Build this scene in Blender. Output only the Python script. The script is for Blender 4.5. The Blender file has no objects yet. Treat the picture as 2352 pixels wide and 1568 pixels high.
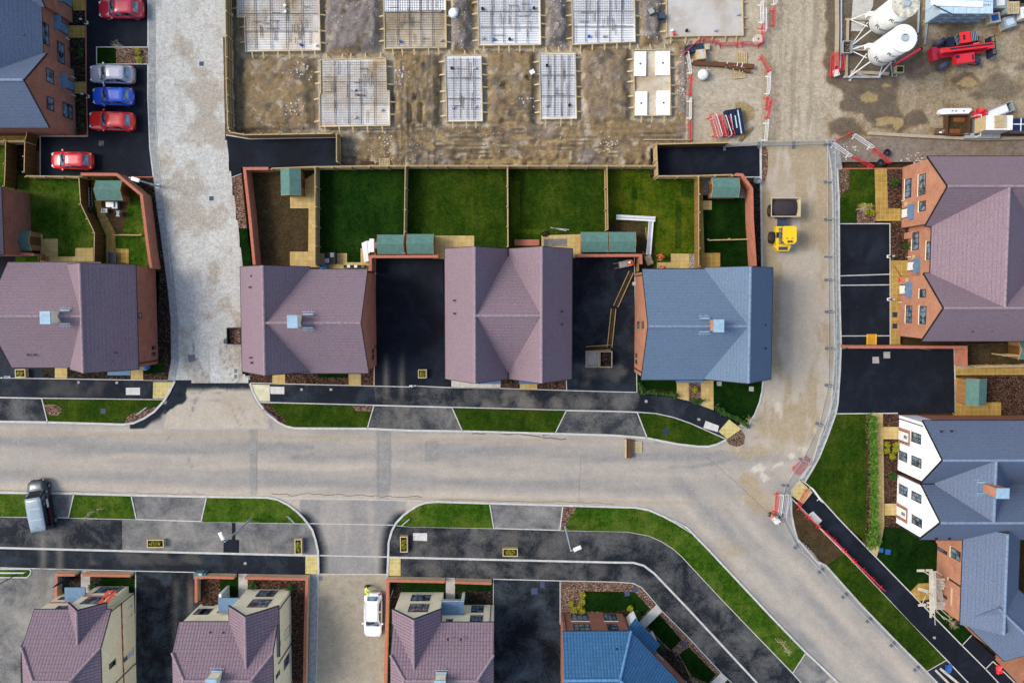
import bpy, math, random
from mathutils import Vector, Matrix, noise
SC = bpy.context.scene; COL = SC.collection
R = random.Random(7)
PI = math.pi
# ---------------------------------------------------------------- survey: photo grid -> metres
FL, HC = 1842.0, 80.0
TILT = math.atan(112/1842)
CT, ST = math.cos(TILT), math.sin(TILT)
OX = dict(zip('01234', (0, 470.4, 940.8, 1411.2, 1881.6)))
OY = dict(zip('abcde', (0, 282.24, 564.48, 865.54, 1192.0)))
def ray(r, x, y):
    if r == 'u': u, v = x, y
    else: u, v = OX[r[1]]+.24*x, OY[r[0]]+.24*y
    a = (u-1176)/FL; b = -(v-784)/FL
    return Vector((a, b*CT-ST, -b*ST-CT))
def G(r, x, y, z=0.0):
    d = ray(r, x, y); k = (z-HC)/d.z
    return Vector((d.x*k, d.y*k, z))
def P(s, z=0.0):
    out = []; r = 'u'
    for t in s.split():
        if ',' in t:
            q = [float(k) for k in t.split(',')]
            out.append(G(r, q[0], q[1], q[2] if len(q) > 2 else z))
        else: r = t
    return out
# ---------------------------------------------------------------- objects
BASE = {}
def tag(o, label=None, cat=None, group=None, kind=None):
    if label: o['label'] = label
    if cat: o['category'] = cat
    if group: o['group'] = group
    if kind: o['kind'] = kind
    return o
def thing(name, label, cat, loc, group=None):
    o = bpy.data.objects.new(name, None); COL.objects.link(o)
    o.empty_display_size = .3
    o.location = Vector(loc); BASE[o] = Vector(loc)
    return tag(o, label, cat, group)
def copy_tree(o, parent=None):
    c = o.copy(); COL.objects.link(c); c.parent = parent
    for ch in list(o.children): copy_tree(ch, c)
    return c
class MB:
    def __init__(s): s.v = []; s.f = []; s.m = []; s.mi = 0; s.sm = []; s.smooth = False
    def add(s, vs, fs):
        n = len(s.v); s.v += [Vector(v) for v in vs]
        for f in fs: s.f.append([n+i for i in f]); s.m.append(s.mi); s.sm.append(s.smooth)
        return s
    def box(s, c, size, rz=0, rot=None):
        c = Vector(c); hx, hy, hz = size[0]/2, size[1]/2, size[2]/2
        M = rot if rot else Matrix.Rotation(rz, 3, 'Z')
        vs = [c+M@Vector((x*hx, y*hy, z*hz)) for z in (-1, 1) for y in (-1, 1) for x in (-1, 1)]
        return s.add(vs, [(0, 2, 3, 1), (4, 5, 7, 6), (0, 1, 5, 4), (2, 6, 7, 3), (0, 4, 6, 2), (1, 3, 7, 5)])
    def prism(s, poly, z0, z1):
        p = [Vector(q) for q in poly]
        if sum(p[i].x*p[(i+1) % len(p)].y-p[(i+1) % len(p)].x*p[i].y for i in range(len(p))) < 0: p.reverse()
        n = len(p)
        vs = [(q.x, q.y, z0) for q in p]+[(q.x, q.y, z1) for q in p]
        return s.add(vs, [tuple(range(n, 2*n)), tuple(range(n-1, -1, -1))]+[(i, (i+1) % n, n+(i+1) % n, n+i) for i in range(n)])
    def slab(s, poly, t):   # sloping polygon with vertical thickness t below it
        p = [Vector(q) for q in poly]; n = len(p)
        if (p[1]-p[0]).cross(p[2]-p[1]).z < 0: p.reverse()
        vs = p+[q-Vector((0, 0, t)) for q in p]
        return s.add(vs, [tuple(range(n)), tuple(range(2*n-1, n-1, -1))]+[(i, n+i, n+(i+1) % n, (i+1) % n) for i in range(n)])
    def bar(s, a, b, w, h=None, up=(0, 0, 1)):
        a = Vector(a); b = Vector(b); d = b-a; L = d.length
        if L < 1e-6: return s
        x = d/L; u = Vector(up)
        if abs(x.dot(u)) > .98: u = Vector((1, 0, 0))
        y = u.cross(x).normalized(); z = x.cross(y)
        return s.box((a+b)/2, (L, w, h or w), rot=Matrix((x, y, z)).transposed())
    def tube(s, a, b, r, n=6, r2=None, cap=True):
        a = Vector(a); b = Vector(b); d = (b-a)
        if d.length < 1e-6: return s
        x = d.normalized(); u = Vector((0, 0, 1)) if abs(x.z) < .95 else Vector((1, 0, 0))
        y = u.cross(x).normalized(); z = x.cross(y); r2 = r if r2 is None else r2
        vs = [a+(y*math.cos(t)+z*math.sin(t))*r for t in [2*PI*i/n for i in range(n)]]
        vs += [b+(y*math.cos(t)+z*math.sin(t))*r2 for t in [2*PI*i/n for i in range(n)]]
        fs = [(i, (i+1) % n, n+(i+1) % n, n+i) for i in range(n)]
        if cap: fs += [tuple(range(n-1, -1, -1)), tuple(range(n, 2*n))]
        return s.add(vs, fs)
    def path(s, pts, r, n=6):
        for a, b in zip(pts, pts[1:]): s.tube(a, b, r, n)
        return s
    def lathe(s, c, prof, n=24):
        c = Vector(c); k = len(prof); vs = []
        for (r, z) in prof:
            vs += [c+Vector((r*math.cos(2*PI*i/n), r*math.sin(2*PI*i/n), z)) for i in range(n)]
        fs = []
        for j in range(k-1):
            fs += [(j*n+i, j*n+(i+1) % n, (j+1)*n+(i+1) % n, (j+1)*n+i) for i in range(n)]
        fs += [tuple(range(n-1, -1, -1)), tuple(range((k-1)*n, k*n))]
        return s.add(vs, fs)
    def ribbon(s, pts, w, z0, z1, off=0.0, closed=False):
        pts = [Vector((p.x, p.y, 0)) for p in pts]; n = len(pts); L = []; Rr = []
        for i in range(n):
            if closed: a, b = pts[i-1], pts[(i+1) % n]
            else: a, b = pts[max(i-1, 0)], pts[min(i+1, n-1)]
            d1 = (pts[i]-a); d2 = (b-pts[i])
            d1 = d1.normalized() if d1.length > 1e-6 else d2.normalized()
            d2 = d2.normalized() if d2.length > 1e-6 else d1
            n1 = Vector((-d1.y, d1.x, 0)); n2 = Vector((-d2.y, d2.x, 0)); m = (n1+n2)
            m = m.normalized() if m.length > 1e-6 else n1
            k = 1/max(.35, m.dot(n1))
            L.append(pts[i]+m*k*(off+w/2)); Rr.append(pts[i]+m*k*(off-w/2))
        vs = []
        for i in range(n):
            for q, z in ((L[i], z0), (Rr[i], z0), (Rr[i], z1), (L[i], z1)): vs.append((q.x, q.y, z))
        fs = []
        for i in range(n if closed else n-1):
            a = 4*i; b = 4*((i+1) % n)
            for j in range(4): fs.append((a+j, a+(j+1) % 4, b+(j+1) % 4, b+j))
        if not closed: fs += [(3, 2, 1, 0), (4*n-4, 4*n-3, 4*n-2, 4*n-1)]
        return s.add(vs, fs)
    def leaves(s, c, rad, n, size, rnd=R):
        c = Vector(c)
        for i in range(n):
            d = Vector((rnd.gauss(0, 1), rnd.gauss(0, 1), rnd.gauss(0, 1))).normalized()*(rnd.random()**.45)
            p = c+Vector((d.x*rad[0], d.y*rad[1], d.z*rad[2]))
            a = Vector((rnd.uniform(-1, 1), rnd.uniform(-1, 1), rnd.uniform(-.5, .5))).normalized()*size*rnd.uniform(.6, 1.3)
            b = Vector((rnd.uniform(-1, 1), rnd.uniform(-1, 1), rnd.uniform(-.5, .5))).normalized()*size*.5
            s.add([p-a, p+b, p+a, p-b], [(0, 1, 2, 3)])
        return s
    def build(s, name, mat, parent=None, label=None):
        off = Vector((0, 0, 0))
        if parent is not None: off = BASE.get(parent, Vector((0, 0, 0)))
        me = bpy.data.meshes.new(name)
        me.from_pydata([v-off for v in s.v], [], s.f)
        mats = mat if isinstance(mat, (list, tuple)) else [mat]
        for m in mats: me.materials.append(m)
        me.polygons.foreach_set('material_index', s.m)
        me.polygons.foreach_set('use_smooth', s.sm)
        uv = me.uv_layers.new(name='UVMap'); buf = [0.0]*(2*len(me.loops))
        me.update()
        for p in me.polygons:
            nn = p.normal
            if abs(nn.z) > .999: h = Vector((1, 0, 0)); u = Vector((0, 1, 0))
            else:
                h = Vector((-nn.y, nn.x, 0)).normalized(); u = nn.cross(h)
            for li in p.loop_indices:
                w = s.v[me.loops[li].vertex_index]
                buf[2*li] = w.dot(h); buf[2*li+1] = w.dot(u)
        uv.data.foreach_set('uv', buf)
        o = bpy.data.objects.new(name, me); COL.objects.link(o)
        if parent is not None: o.parent = parent; BASE[o] = off
        if label: o['label'] = label
        return o
def structure(name, mb, mat):
    o = mb.build(name, mat); o['kind'] = 'structure'; return o
# ---------------------------------------------------------------- materials
def lin(h, k=.7):
    h = h.lstrip('#'); q = [int(h[i:i+2], 16)/255 for i in (0, 2, 4)]
    return tuple([(c/12.92 if c <= .04045 else ((c+.055)/1.055)**2.4)*k for c in q]+[1])
class Mt:
    def __init__(s, name):
        s.m = bpy.data.materials.new(name); s.m.use_nodes = True; s.nt = s.m.node_tree
        s.nt.nodes.clear(); s.L = s.nt.links
        s.out = s.n('ShaderNodeOutputMaterial'); s.b = s.n('ShaderNodeBsdfPrincipled')
        s.L.new(s.b.outputs[0], s.out.inputs[0]); s.tc = s.n('ShaderNodeTexCoord')
        s.UV = s.tc.outputs['UV']; s.OB = s.tc.outputs['Object']
    def n(s, t): return s.nt.nodes.new(t)
    def put(s, sock, v):
        if hasattr(v, 'is_output'): s.L.new(v, sock)
        elif isinstance(v, tuple) and len(v) == 3 and sock.type == 'RGBA': sock.default_value = v+(1,)
        else: sock.default_value = v
    def map(s, vec, scale=(1, 1, 1), rz=0, loc=(0, 0, 0)):
        n = s.n('ShaderNodeMapping'); s.put(n.inputs[0], vec)
        n.inputs['Scale'].default_value = scale; n.inputs['Rotation'].default_value = (0, 0, rz); n.inputs['Location'].default_value = loc
        return n.outputs[0]
    def noise(s, vec, scale, detail=4, rough=.6, dist=0):
        n = s.n('ShaderNodeTexNoise'); s.put(n.inputs['Vector'], vec)
        n.inputs['Scale'].default_value = scale; n.inputs['Detail'].default_value = detail
        n.inputs['Roughness'].default_value = rough; n.inputs['Distortion'].default_value = dist
        return n.outputs[0]
    def vor(s, vec, scale, out=0):
        n = s.n('ShaderNodeTexVoronoi'); s.put(n.inputs['Vector'], vec); n.inputs['Scale'].default_value = scale
        return n.outputs[out]
    def wave(s, vec, scale, dirn='X', dist=0, prof='SIN'):
        n = s.n('ShaderNodeTexWave'); n.bands_direction = dirn; n.wave_profile = prof; s.put(n.inputs['Vector'], vec)
        n.inputs['Scale'].default_value = scale; n.inputs['Distortion'].default_value = dist
        return n.outputs[1]
    def ramp(s, fac, *st):
        n = s.n('ShaderNodeValToRGB'); e = n.color_ramp.elements
        while len(e) < len(st): e.new(.5)
        for i, (p, c) in enumerate(st):
            e[i].position = p; e[i].color = c if isinstance(c, tuple) else (c, c, c, 1)
        s.put(n.inputs[0], fac); return n.outputs[0]
    def mix(s, fac, a, b, mode='MIX'):
        n = s.n('ShaderNodeMix'); n.data_type = 'RGBA'; n.blend_type = mode
        s.put(n.inputs[0], fac); s.put(n.inputs[6], a); s.put(n.inputs[7], b); return n.outputs[2]
    def ma(s, op, a, b=0.0):
        n = s.n('ShaderNodeMath'); n.operation = op; s.put(n.inputs[0], a); s.put(n.inputs[1], b); return n.outputs[0]
    def brick(s, vec, w, h, mortar, c1, c2, cm, offset=.5):
        n = s.n('ShaderNodeTexBrick'); s.put(n.inputs['Vector'], vec); n.offset = offset
        n.inputs['Scale'].default_value = 1; n.inputs['Brick Width'].default_value = w; n.inputs['Row Height'].default_value = h
        n.inputs['Mortar Size'].default_value = mortar; n.inputs['Mortar Smooth'].default_value = .1
        s.put(n.inputs['Color1'], c1); s.put(n.inputs['Color2'], c2); s.put(n.inputs['Mortar'], cm)
        return n.outputs[0], n.outputs[1]
    def attr(s, name):
        n = s.n('ShaderNodeAttribute'); n.attribute_name = name
        q = s.n('ShaderNodeSeparateColor'); s.L.new(n.outputs[0], q.inputs[0]); return q.outputs
    def rnd(s): return s.n('ShaderNodeObjectInfo').outputs['Random']
    def bump(s, h, st=.5, d=.02):
        n = s.n('ShaderNodeBump'); n.inputs['Strength'].default_value = st; n.inputs['Distance'].default_value = d
        s.put(n.inputs['Height'], h); s.L.new(n.outputs[0], s.b.inputs['Normal'])
    def done(s, col, rough=.8, metal=0.0, spec=.3):
        s.put(s.b.inputs['Base Color'], col); s.put(s.b.inputs['Roughness'], rough); s.put(s.b.inputs['Metallic'], metal)
        s.b.inputs['Specular IOR Level'].default_value = spec
        return s.m
_pm = {}
def plain(name, hexc, rough=.6, metal=0.0, k=.7, spec=.4, var=.25):
    if name in _pm: return _pm[name]
    m = Mt(name); c = lin(hexc, k)
    f = m.noise(m.OB, 3.0, 5); g = m.noise(m.OB, 45.0, 2)
    col = m.mix(m.ramp(f, (.3, 0.), (.75, 1.)), tuple(x*(1-var) for x in c[:3])+(1,), tuple(min(.95, x*(1+var*.5)) for x in c[:3])+(1,))
    col = m.mix(.12, col, m.ramp(g, (.3, 0.), (.7, 1.)), 'SOFT_LIGHT')
    _pm[name] = m.done(col, rough, metal, spec); return _pm[name]
def m_roof(name, a, b, dark, w=.33, h=.34, pant=False, k=.7):
    m = Mt(name); v = m.UV
    c2, f2 = m.brick(v, w, h, .0, lin(a, k), lin(b, k), lin(dark, k))
    c1, fac = m.brick(v, 60., h, .018 if not pant else .016, lin(a, k), lin(a, k), lin(dark, k))
    n1 = m.noise(m.OB, .35, 5, .65); n2 = m.noise(v, 7., 3, .7); n3 = m.noise(m.map(v, (.25, 3, 1)), 1.2, 3)
    col = m.mix(m.ma('MULTIPLY', fac, m.ramp(n3, (.3, .35), (.65, 1.))), c2, lin(dark, k))
    col = m.mix(m.ramp(n1, (.35, 0.), (.7, .6)), col, lin(b, k*1.1))
    col = m.mix(.6, col, m.ramp(n2, (.25, .15), (.75, .85)), 'SOFT_LIGHT')
    h1 = m.ma('SUBTRACT', 1.0, fac)
    if pant:
        w1 = m.wave(v, 1.05, 'X')
        col = m.mix(.5, col, m.ramp(w1, (.0, .18), (.55, .6), (1., .66)), 'SOFT_LIGHT')
        h1 = m.ma('ADD', h1, w1)
    m.bump(h1, .45, .03); return m.done(col, .75, 0, .25)
def m_brick(name, a, b, mort, k=.7):
    m = Mt(name)
    col, fac = m.brick(m.UV, .225, .075, .010, lin(a, k), lin(b, k), lin(mort, k))
    n1 = m.noise(m.UV, .8, 5); n2 = m.noise(m.UV, 7., 2)
    col = m.mix(.45, col, m.ramp(n1, (.25, .2), (.75, .8)), 'SOFT_LIGHT')
    col = m.mix(.45, col, m.ramp(n2, (.25, .1), (.75, .9)), 'SOFT_LIGHT')
    m.bump(m.ma('SUBTRACT', 1.0, fac), .3, .01); return m.done(col, .9, 0, .2)
def m_tarmac(name, dark, dust, lo, hi, sc=.35, k=.7, stretch=(1, 1, 1), rz=0):
    m = Mt(name); o = m.map(m.OB, stretch, rz)
    n = m.noise(o, sc, 7, .68, .4); g = m.noise(m.OB, 8., 4, .8); f = m.noise(m.OB, 2.3, 5, .7)
    d = m.mix(m.ramp(f, (.3, 0.), (.8, .6)), lin(dark, k), tuple(c*1.8+.002 for c in lin(dark, k)[:3])+(1,))
    fac = m.ma('ADD', n, m.ma('MULTIPLY', m.ma('SUBTRACT', g, .5), .55))
    col = m.mix(m.ramp(fac, (lo, 0.), (hi, 1.)), d, lin(dust, k))
    fl = m.vor(m.OB, 1.1); col = m.mix(m.ramp(fl, (.018, .5), (.03, 0.)), col, lin('#b5b0a5', k))
    m.bump(g, .35, .01); return m.done(col, .85, 0, .18)
def m_grass(name, a, b, c, k=.7, patch=.5, rz=PI/2):
    m = Mt(name); o = m.OB
    n1 = m.noise(o, .35, 5, .65); n2 = m.noise(o, 2.2, 5, .75); n3 = m.noise(o, 8., 4, .8)
    col = m.mix(m.ramp(n2, (.35, 0.), (.68, 1.)), lin(a, k), lin(b, k))
    col = m.mix(m.ma('MULTIPLY', m.ramp(n1, (.45, 0.), (.62, 1.)), patch), col, lin(c, k))
    bk, bf = m.brick(m.map(o, (1, 1, 1), rz), 2.1, .42, .006, (0, 0, 0, 1), (1, 1, 1, 1), (0, 0, 0, 1))
    col = m.mix(.30, col, m.ramp(bk, (.0, .28), (1., .72)), 'SOFT_LIGHT')
    col = m.mix(.95, col, m.ramp(n3, (.3, .1), (.72, .9)), 'SOFT_LIGHT')
    m.bump(n3, .8, .06); return m.done(col, .95, 0, .03)
def m_mulch(name, a, b, c, k=.7, sc=12.):
    m = Mt(name); v = m.vor(m.map(m.OB, (1, 1.6, 1), .6), sc, 1); n = m.noise(m.OB, 1.2, 5, .7)
    q = m.n('ShaderNodeSeparateColor'); m.L.new(v, q.inputs[0])
    col = m.ramp(q.outputs[0], (.2, lin(a, k)), (.65, lin(b, k)), (.97, lin(c, k)))
    col = m.mix(.6, col, m.ramp(n, (.3, .15), (.75, .8)), 'SOFT_LIGHT')
    m.bump(q.outputs[1], .9, .06); return m.done(col, .95, 0, .1)
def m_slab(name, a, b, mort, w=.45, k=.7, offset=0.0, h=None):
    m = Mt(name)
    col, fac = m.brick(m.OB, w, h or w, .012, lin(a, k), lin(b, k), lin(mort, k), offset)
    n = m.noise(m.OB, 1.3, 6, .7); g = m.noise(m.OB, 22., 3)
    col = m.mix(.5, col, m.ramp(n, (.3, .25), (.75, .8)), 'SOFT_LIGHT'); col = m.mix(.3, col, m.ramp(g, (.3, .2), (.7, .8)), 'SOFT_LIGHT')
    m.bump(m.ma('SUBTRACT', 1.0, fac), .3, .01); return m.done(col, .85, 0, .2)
def m_timber(name, a, b, w=.12, k=.7):
    m = Mt(name)
    col, fac = m.brick(m.map(m.UV, (1, 1, 1), PI/2), 40., w, .008, lin(a, k), lin(b, k), lin('#4a3418', k))
    g = m.noise(m.map(m.UV, (14, .8, 1)), 2., 4); col = m.mix(.45, col, m.ramp(g, (.25, .2), (.75, .8)), 'SOFT_LIGHT')
    m.bump(m.ma('SUBTRACT', 1.0, fac), .4, .02); return m.done(col, .85, 0, .2)
def m_glass(name, tint='#2c3a45'):
    m = Mt(name); n = m.noise(m.UV, 1.3, 3)
    col = m.mix(m.ramp(n, (.4, 0.), (.6, 1.)), lin(tint), lin('#8a9fae'))
    m.done(col, .04, 0, .8); return m.m
def m_paint(name, hexc, k=.8):
    m = Mt(name); n = m.noise(m.OB, 2., 3); c = lin(hexc, k)
    m.done(m.mix(m.ramp(n, (.3, 0.), (.7, 1.)), tuple(x*.9 for x in c[:3])+(1,), c), .28, 0, .5)
    m.b.inputs['Coat Weight'].default_value = .4; m.b.inputs['Coat Roughness'].default_value = .12
    return m.m
def m_leaf(name, a, b, k=.7):
    m = Mt(name); n = m.noise(m.OB, 2.2, 3); g = m.noise(m.OB, 30., 1)
    f = m.ma('ADD', m.ma('MULTIPLY', n, .5), m.ma('MULTIPLY', g, .5))
    return m.done(m.mix(m.ramp(f, (.38, 0.), (.62, 1.)), lin(a, k), lin(b, k)), .7, 0, .2)
MAT = dict(
 roof_p=m_roof('purple_tile', '#8f7a80', '#88747b', '#64555b'),
 roof_b=m_roof('slate_tile', '#6a7f93', '#667b90', '#45566a'),
 roof_s=m_roof('grey_slate', '#68758a', '#647187', '#465367'),
 roof_pp=m_roof('purple_pantile', '#8d7880', '#857079', '#483a40', .30, .36, True),
 roof_bp=m_roof('blue_pantile', '#3c6e98', '#356387', '#1a3550', .30, .36, True),
 ridge_p=plain('purple_ridge_tile', '#a08b90', .8), ridge_b=plain('slate_ridge_tile', '#8496ae', .8), ridge_bp=plain('blue_ridge_tile', '#5f93bf', .8),
 brick=m_brick('red_brick', '#c27a5c', '#a9644a', '#c4a08a'), brick_d=m_brick('dark_red_brick', '#b5664b', '#98533c', '#b59684'),
 brick_o=m_brick('orange_brick', '#c6825f', '#b06e50', '#c9a48a'), buff=m_brick('buff_brick', '#fbedc6', '#ead8a8', '#f2ead2', .9), tanb=m_brick('tan_brick', '#d2b48c', '#bd9870', '#d8c6a8', .8),
 gwall=m_brick('garden_wall_brick', '#c4785a', '#ab6145', '#c39a82'),
 render=plain('white_render', '#f2f2f0', .85, 0, .86, .2, .06), cope=plain('brick_coping', '#c4755a', .85),
 copeb=plain('pale_coping', '#d8c2a4', .9),
 felt=plain('green_felt', '#64897d', .9, 0, .7, .2), fascia=plain('dark_fascia', '#1d1a1c', .6), lead=plain('lead_flashing', '#9fc0d2', .6), grp=plain('grey_canopy', '#6b8ca8', .6),
 timber=m_timber('fence_timber', '#a9854e', '#8f6c3b'), timber_r=plain('timber_rail', '#cbb07c', .85), timber_d=m_timber('dark_fence_timber', '#7d5d31', '#64491f'),
 shed=m_timber('shed_timber', '#b98a5c', '#a67648', .14), ply=plain('ply_board', '#d6bf8c', .8), board=plain('scaffold_board', '#d8ceb8', .85), oldwood=plain('weathered_wood', '#b9ab90', .9),
 rust=plain('rusty_brown', '#6b4426', .85), darkwood=plain('wet_brown_timber', '#5a3a20', .8),
 white=plain('white_plastic', '#ecebe6', .5, 0, .8, .4, .08), whitep=m_paint('white_paint', '#f4f4f4', .9), cream=plain('cream_silo', '#e6e7df', .5, 0, .85),
 red=plain('red_plastic', '#e2323c', .45, 0, .8), redp=m_paint('red_paint', '#e02a35', .8), redp2=m_paint('dark_red_paint', '#c0203a', .8), redp3=m_paint('bright_red_paint', '#f02822', .8),
 bluep=m_paint('blue_paint', '#1f5cd6', .8), silverp=m_paint('silver_paint', '#a8abb6', .8), navyp=m_paint('dark_blue_van_paint', '#0b1a26', .8), vansheen=m_paint('van_sky_sheen', '#9fb6c0', .5),  # pale van paint: sky sheen on its dark top, put into the colour
 yellow=m_paint('yellow_paint', '#f2c50a', .85), orange=plain('orange_vinyl', '#e5653f', .6, 0, .8), hivis=plain('hi_vis_orange', '#ff6a3c', .8, 0, .95), hivy=plain('hi_vis_yellow', '#d8f03a', .8, 0, .95),
 black=plain('black_rubber', '#15161a', .75), grey=plain('grey_plastic', '#6a7076', .6), tyre=plain('tyre_rubber', '#23262c', .9), bluegrey=plain('blue_grey_steel', '#3d4a66', .7),
 galv=plain('galvanised_steel', '#c3ccd0', .5, .15), steel=plain('steel_grey', '#8d979c', .5, .2), rim=plain('alloy_rim', '#a8acb0', .4, .5), dkblue=plain('dark_blue_plastic', '#1d3148', .6),
 glass=m_glass('window_glass'), dglass=m_glass('car_glass', '#0c1216'), wframe=plain('anthracite_frame', '#22262c', .6), lamp=plain('lamp_lens', '#e8ecf0', .2), tail=plain('tail_lens', '#b01018', .3),
 road_l=plain('pale_kerb', '#c9c7bf', .9), kerb=plain('concrete_kerb', '#d2d0c8', .9), conc=plain('concrete', '#b3b0a6', .95), cpale=plain('pale_concrete', '#cfcabc', .95),
 tar=m_tarmac('fresh_tarmac', '#121821', '#4e5860', .46, .98), tard=m_tarmac('dusty_tarmac', '#2c3136', '#87837b', .36, .70), tard2=m_tarmac('dark_dusty_tarmac', '#151a21', '#73736f', .42, .76),
 tarp=m_tarmac('worn_tarmac', '#44474a', '#98948c', .30, .66), cover=plain('pale_cover', '#d9d7cf', .9, 0, .72, .2, .2), tarw=m_tarmac('wet_tarmac', '#090c11', '#4c565d', .42, .74), dirt=plain('crack_dirt', '#786d5f', .95), tark=m_tarmac('black_tarmac', '#0d121b', '#2c3746', .46, .98),
 grass=m_grass('verge_grass', '#27460d', '#456418', '#6f7a30'), grass_d=m_grass('dark_lawn_grass', '#0a2205', '#16330b', '#243d12'), grass_m=m_grass('turf_grass', '#20380b', '#344c10', '#4f5c1a'), grass_n=m_grass('deep_turf', '#11290a', '#1e3c0d', '#2f4a14'), grass_y=m_grass('olive_turf', '#304608', '#495f10', '#62671a', .7, .8),
 soil=m_mulch('bare_soil', '#40331f', '#544427', '#75654a', .7, 20.), mulch=m_mulch('bark_mulch', '#2a1a13', '#4d352a', '#8f7058'), mulch_l=m_mulch('pale_bark_mulch', '#4a342a', '#7d604e', '#bda38c'),
 mulch_d=m_mulch('dark_soil_bed', '#16120d', '#29211a', '#6a5e4e'), gravel=m_mulch('gravel', '#77736c', '#a5a098', '#dcd8d0', .7, 14.),
 slab=m_slab('buff_slab', '#d3b97e', '#c6ab68', '#a98f52'), slab_d=m_slab('ochre_slab', '#b4924a', '#a6853b', '#d0b87c'), tact=m_slab('buff_tactile', '#d3c27c', '#c6b26a', '#e6dcae', .4), tactw=m_slab('pale_tactile', '#dcd8b4', '#d4cd9e', '#e4e2c8', .4),  # slab_d is a deeper ochre slab with paler joints
 bpave=m_slab('block_paving', '#b9ae97', '#aca089', '#8f8573', .2, .7, .5, .1),
 leaf=m_leaf('hedge_leaf', '#2f5811', '#6f9a30'), leafd=m_leaf('shrub_leaf', '#1b3d12', '#4a7426'), leafy=m_leaf('yellow_leaf', '#7c8a1c', '#c2b52a'), twig=plain('twig_bark', '#c8bb98', .9),
 puddle=Mt('ochre_puddle').done(lin('#a88f55', .6), .15, 0, .5), skin=plain('skin_tone', '#c99a7c', .6), navy=plain('navy_cloth', '#1c2440', .9), tarpb=plain('blue_tarp', '#1f5fae', .6),
 pack=plain('pale_blue_wrap', '#c3dbe6', .4, 0, .8), packd=plain('print_blue', '#1c2c66', .5), ink=plain('black_print', '#20242c', .6), clear=plain('grey_wrap', '#a3b0b2', .3), eps=plain('white_insulation', '#f6f6f4', .8, 0, .86, .2, .04),
 mortar=plain('loose_tarmac', '#3d3338', .95), rebar=plain('rusty_rebar', '#6a6058', .8), brickred=plain('red_line_paint', '#b33026', .8))
# ================================================================ setting
def toU(x, y):
    p = Vector((x, y, -HC)); cy = p.y*CT-p.z*(-ST)*-1 if 0 else p.y*CT+p.z*(-ST)
    cz = p.y*ST+p.z*CT
    return 1176+FL*p.x/-cz, 784-FL*cy/-cz
def inside(poly, u, v):
    c = False; n = len(poly); j = n-1
    for i in range(n):
        (xi, yi), (xj, yj) = poly[i], poly[j]
        if (yi > v) != (yj > v) and u < (xj-xi)*(v-yi)/(yj-yi)+xi: c = not c
        j = i
    return c
def sd_rect(u, v, r):
    dx = max(r[0]-u, u-r[2]); dy = max(r[1]-v, v-r[3])
    return max(dx, dy) if max(dx, dy) < 0 else math.hypot(max(dx, 0), max(dy, 0))
def sm(a, b, x):
    t = min(1, max(0, (x-a)/(b-a))); return t*t*(3-2*t)
def nz(x, y, s, o=4, seed=0): return noise.fractal((x*s+seed, y*s-seed*.7, seed*.3), 1.0, 2.0, o)*.5+.5
def sdp(poly, u, v):
    d = 1e9; n = len(poly)
    for i in range(n):
        (ax, ay), (bx, by) = poly[i-1], poly[i]; dx, dy = bx-ax, by-ay; t = max(0, min(1, ((u-ax)*dx+(v-ay)*dy)/(dx*dx+dy*dy+1e-9)))
        d = min(d, math.hypot(u-ax-t*dx, v-ay-t*dy))
    return -d if inside(poly, u, v) else d
def soft(poly, u, v, w, wob, x, y):
    xs = [p[0] for p in poly]; ys = [p[1] for p in poly]; m = w+wob
    if u < min(xs)-m or u > max(xs)+m or v < min(ys)-m or v > max(ys)+m: return 0.0
    return sm(w, -w, sdp(poly, u, v)+(nz(x, y, .9, 4, 17)-.5)*wob)
def uz(r, *q): # zoom coords -> U tuples
    return [(OX[r[1]]+.24*x, OY[r[0]]+.24*y) for x, y in q]
def grid(name, polyU, cell, hf, cf, mat):
    W = [G('u', u, v) for u, v in polyU]
    x0 = min(p.x for p in W); x1 = max(p.x for p in W); y0 = min(p.y for p in W); y1 = max(p.y for p in W)
    nx = int((x1-x0)/cell)+1; ny = int((y1-y0)/cell)+1
    idx = {}; vs = []; cs = []; fs = []
    ins = [[inside(polyU, *toU(x0+(i+.5)*cell, y0+(j+.5)*cell)) for i in range(nx)] for j in range(ny)]
    def vert(i, j):
        k = idx.get((i, j))
        if k is None:
            x = x0+i*cell; y = y0+j*cell; u, v = toU(x, y)
            k = idx[(i, j)] = len(vs); vs.append((x, y, hf(x, y, u, v))); cs.append(cf(x, y, u, v))
        return k
    for j in range(ny):
        for i in range(nx):
            if ins[j][i]: fs.append((vert(i, j), vert(i+1, j), vert(i+1, j+1), vert(i, j+1)))
    me = bpy.data.meshes.new(name); me.from_pydata(vs, [], fs)
    a = me.color_attributes.new('mask', 'FLOAT_COLOR', 'POINT')
    a.data.foreach_set('color', [q for c in cs for q in c])
    me.polygons.foreach_set('use_smooth', [True]*len(fs)); me.materials.append(mat); me.update()
    o = bpy.data.objects.new(name, me); COL.objects.link(o); o['kind'] = 'structure'; return o
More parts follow.
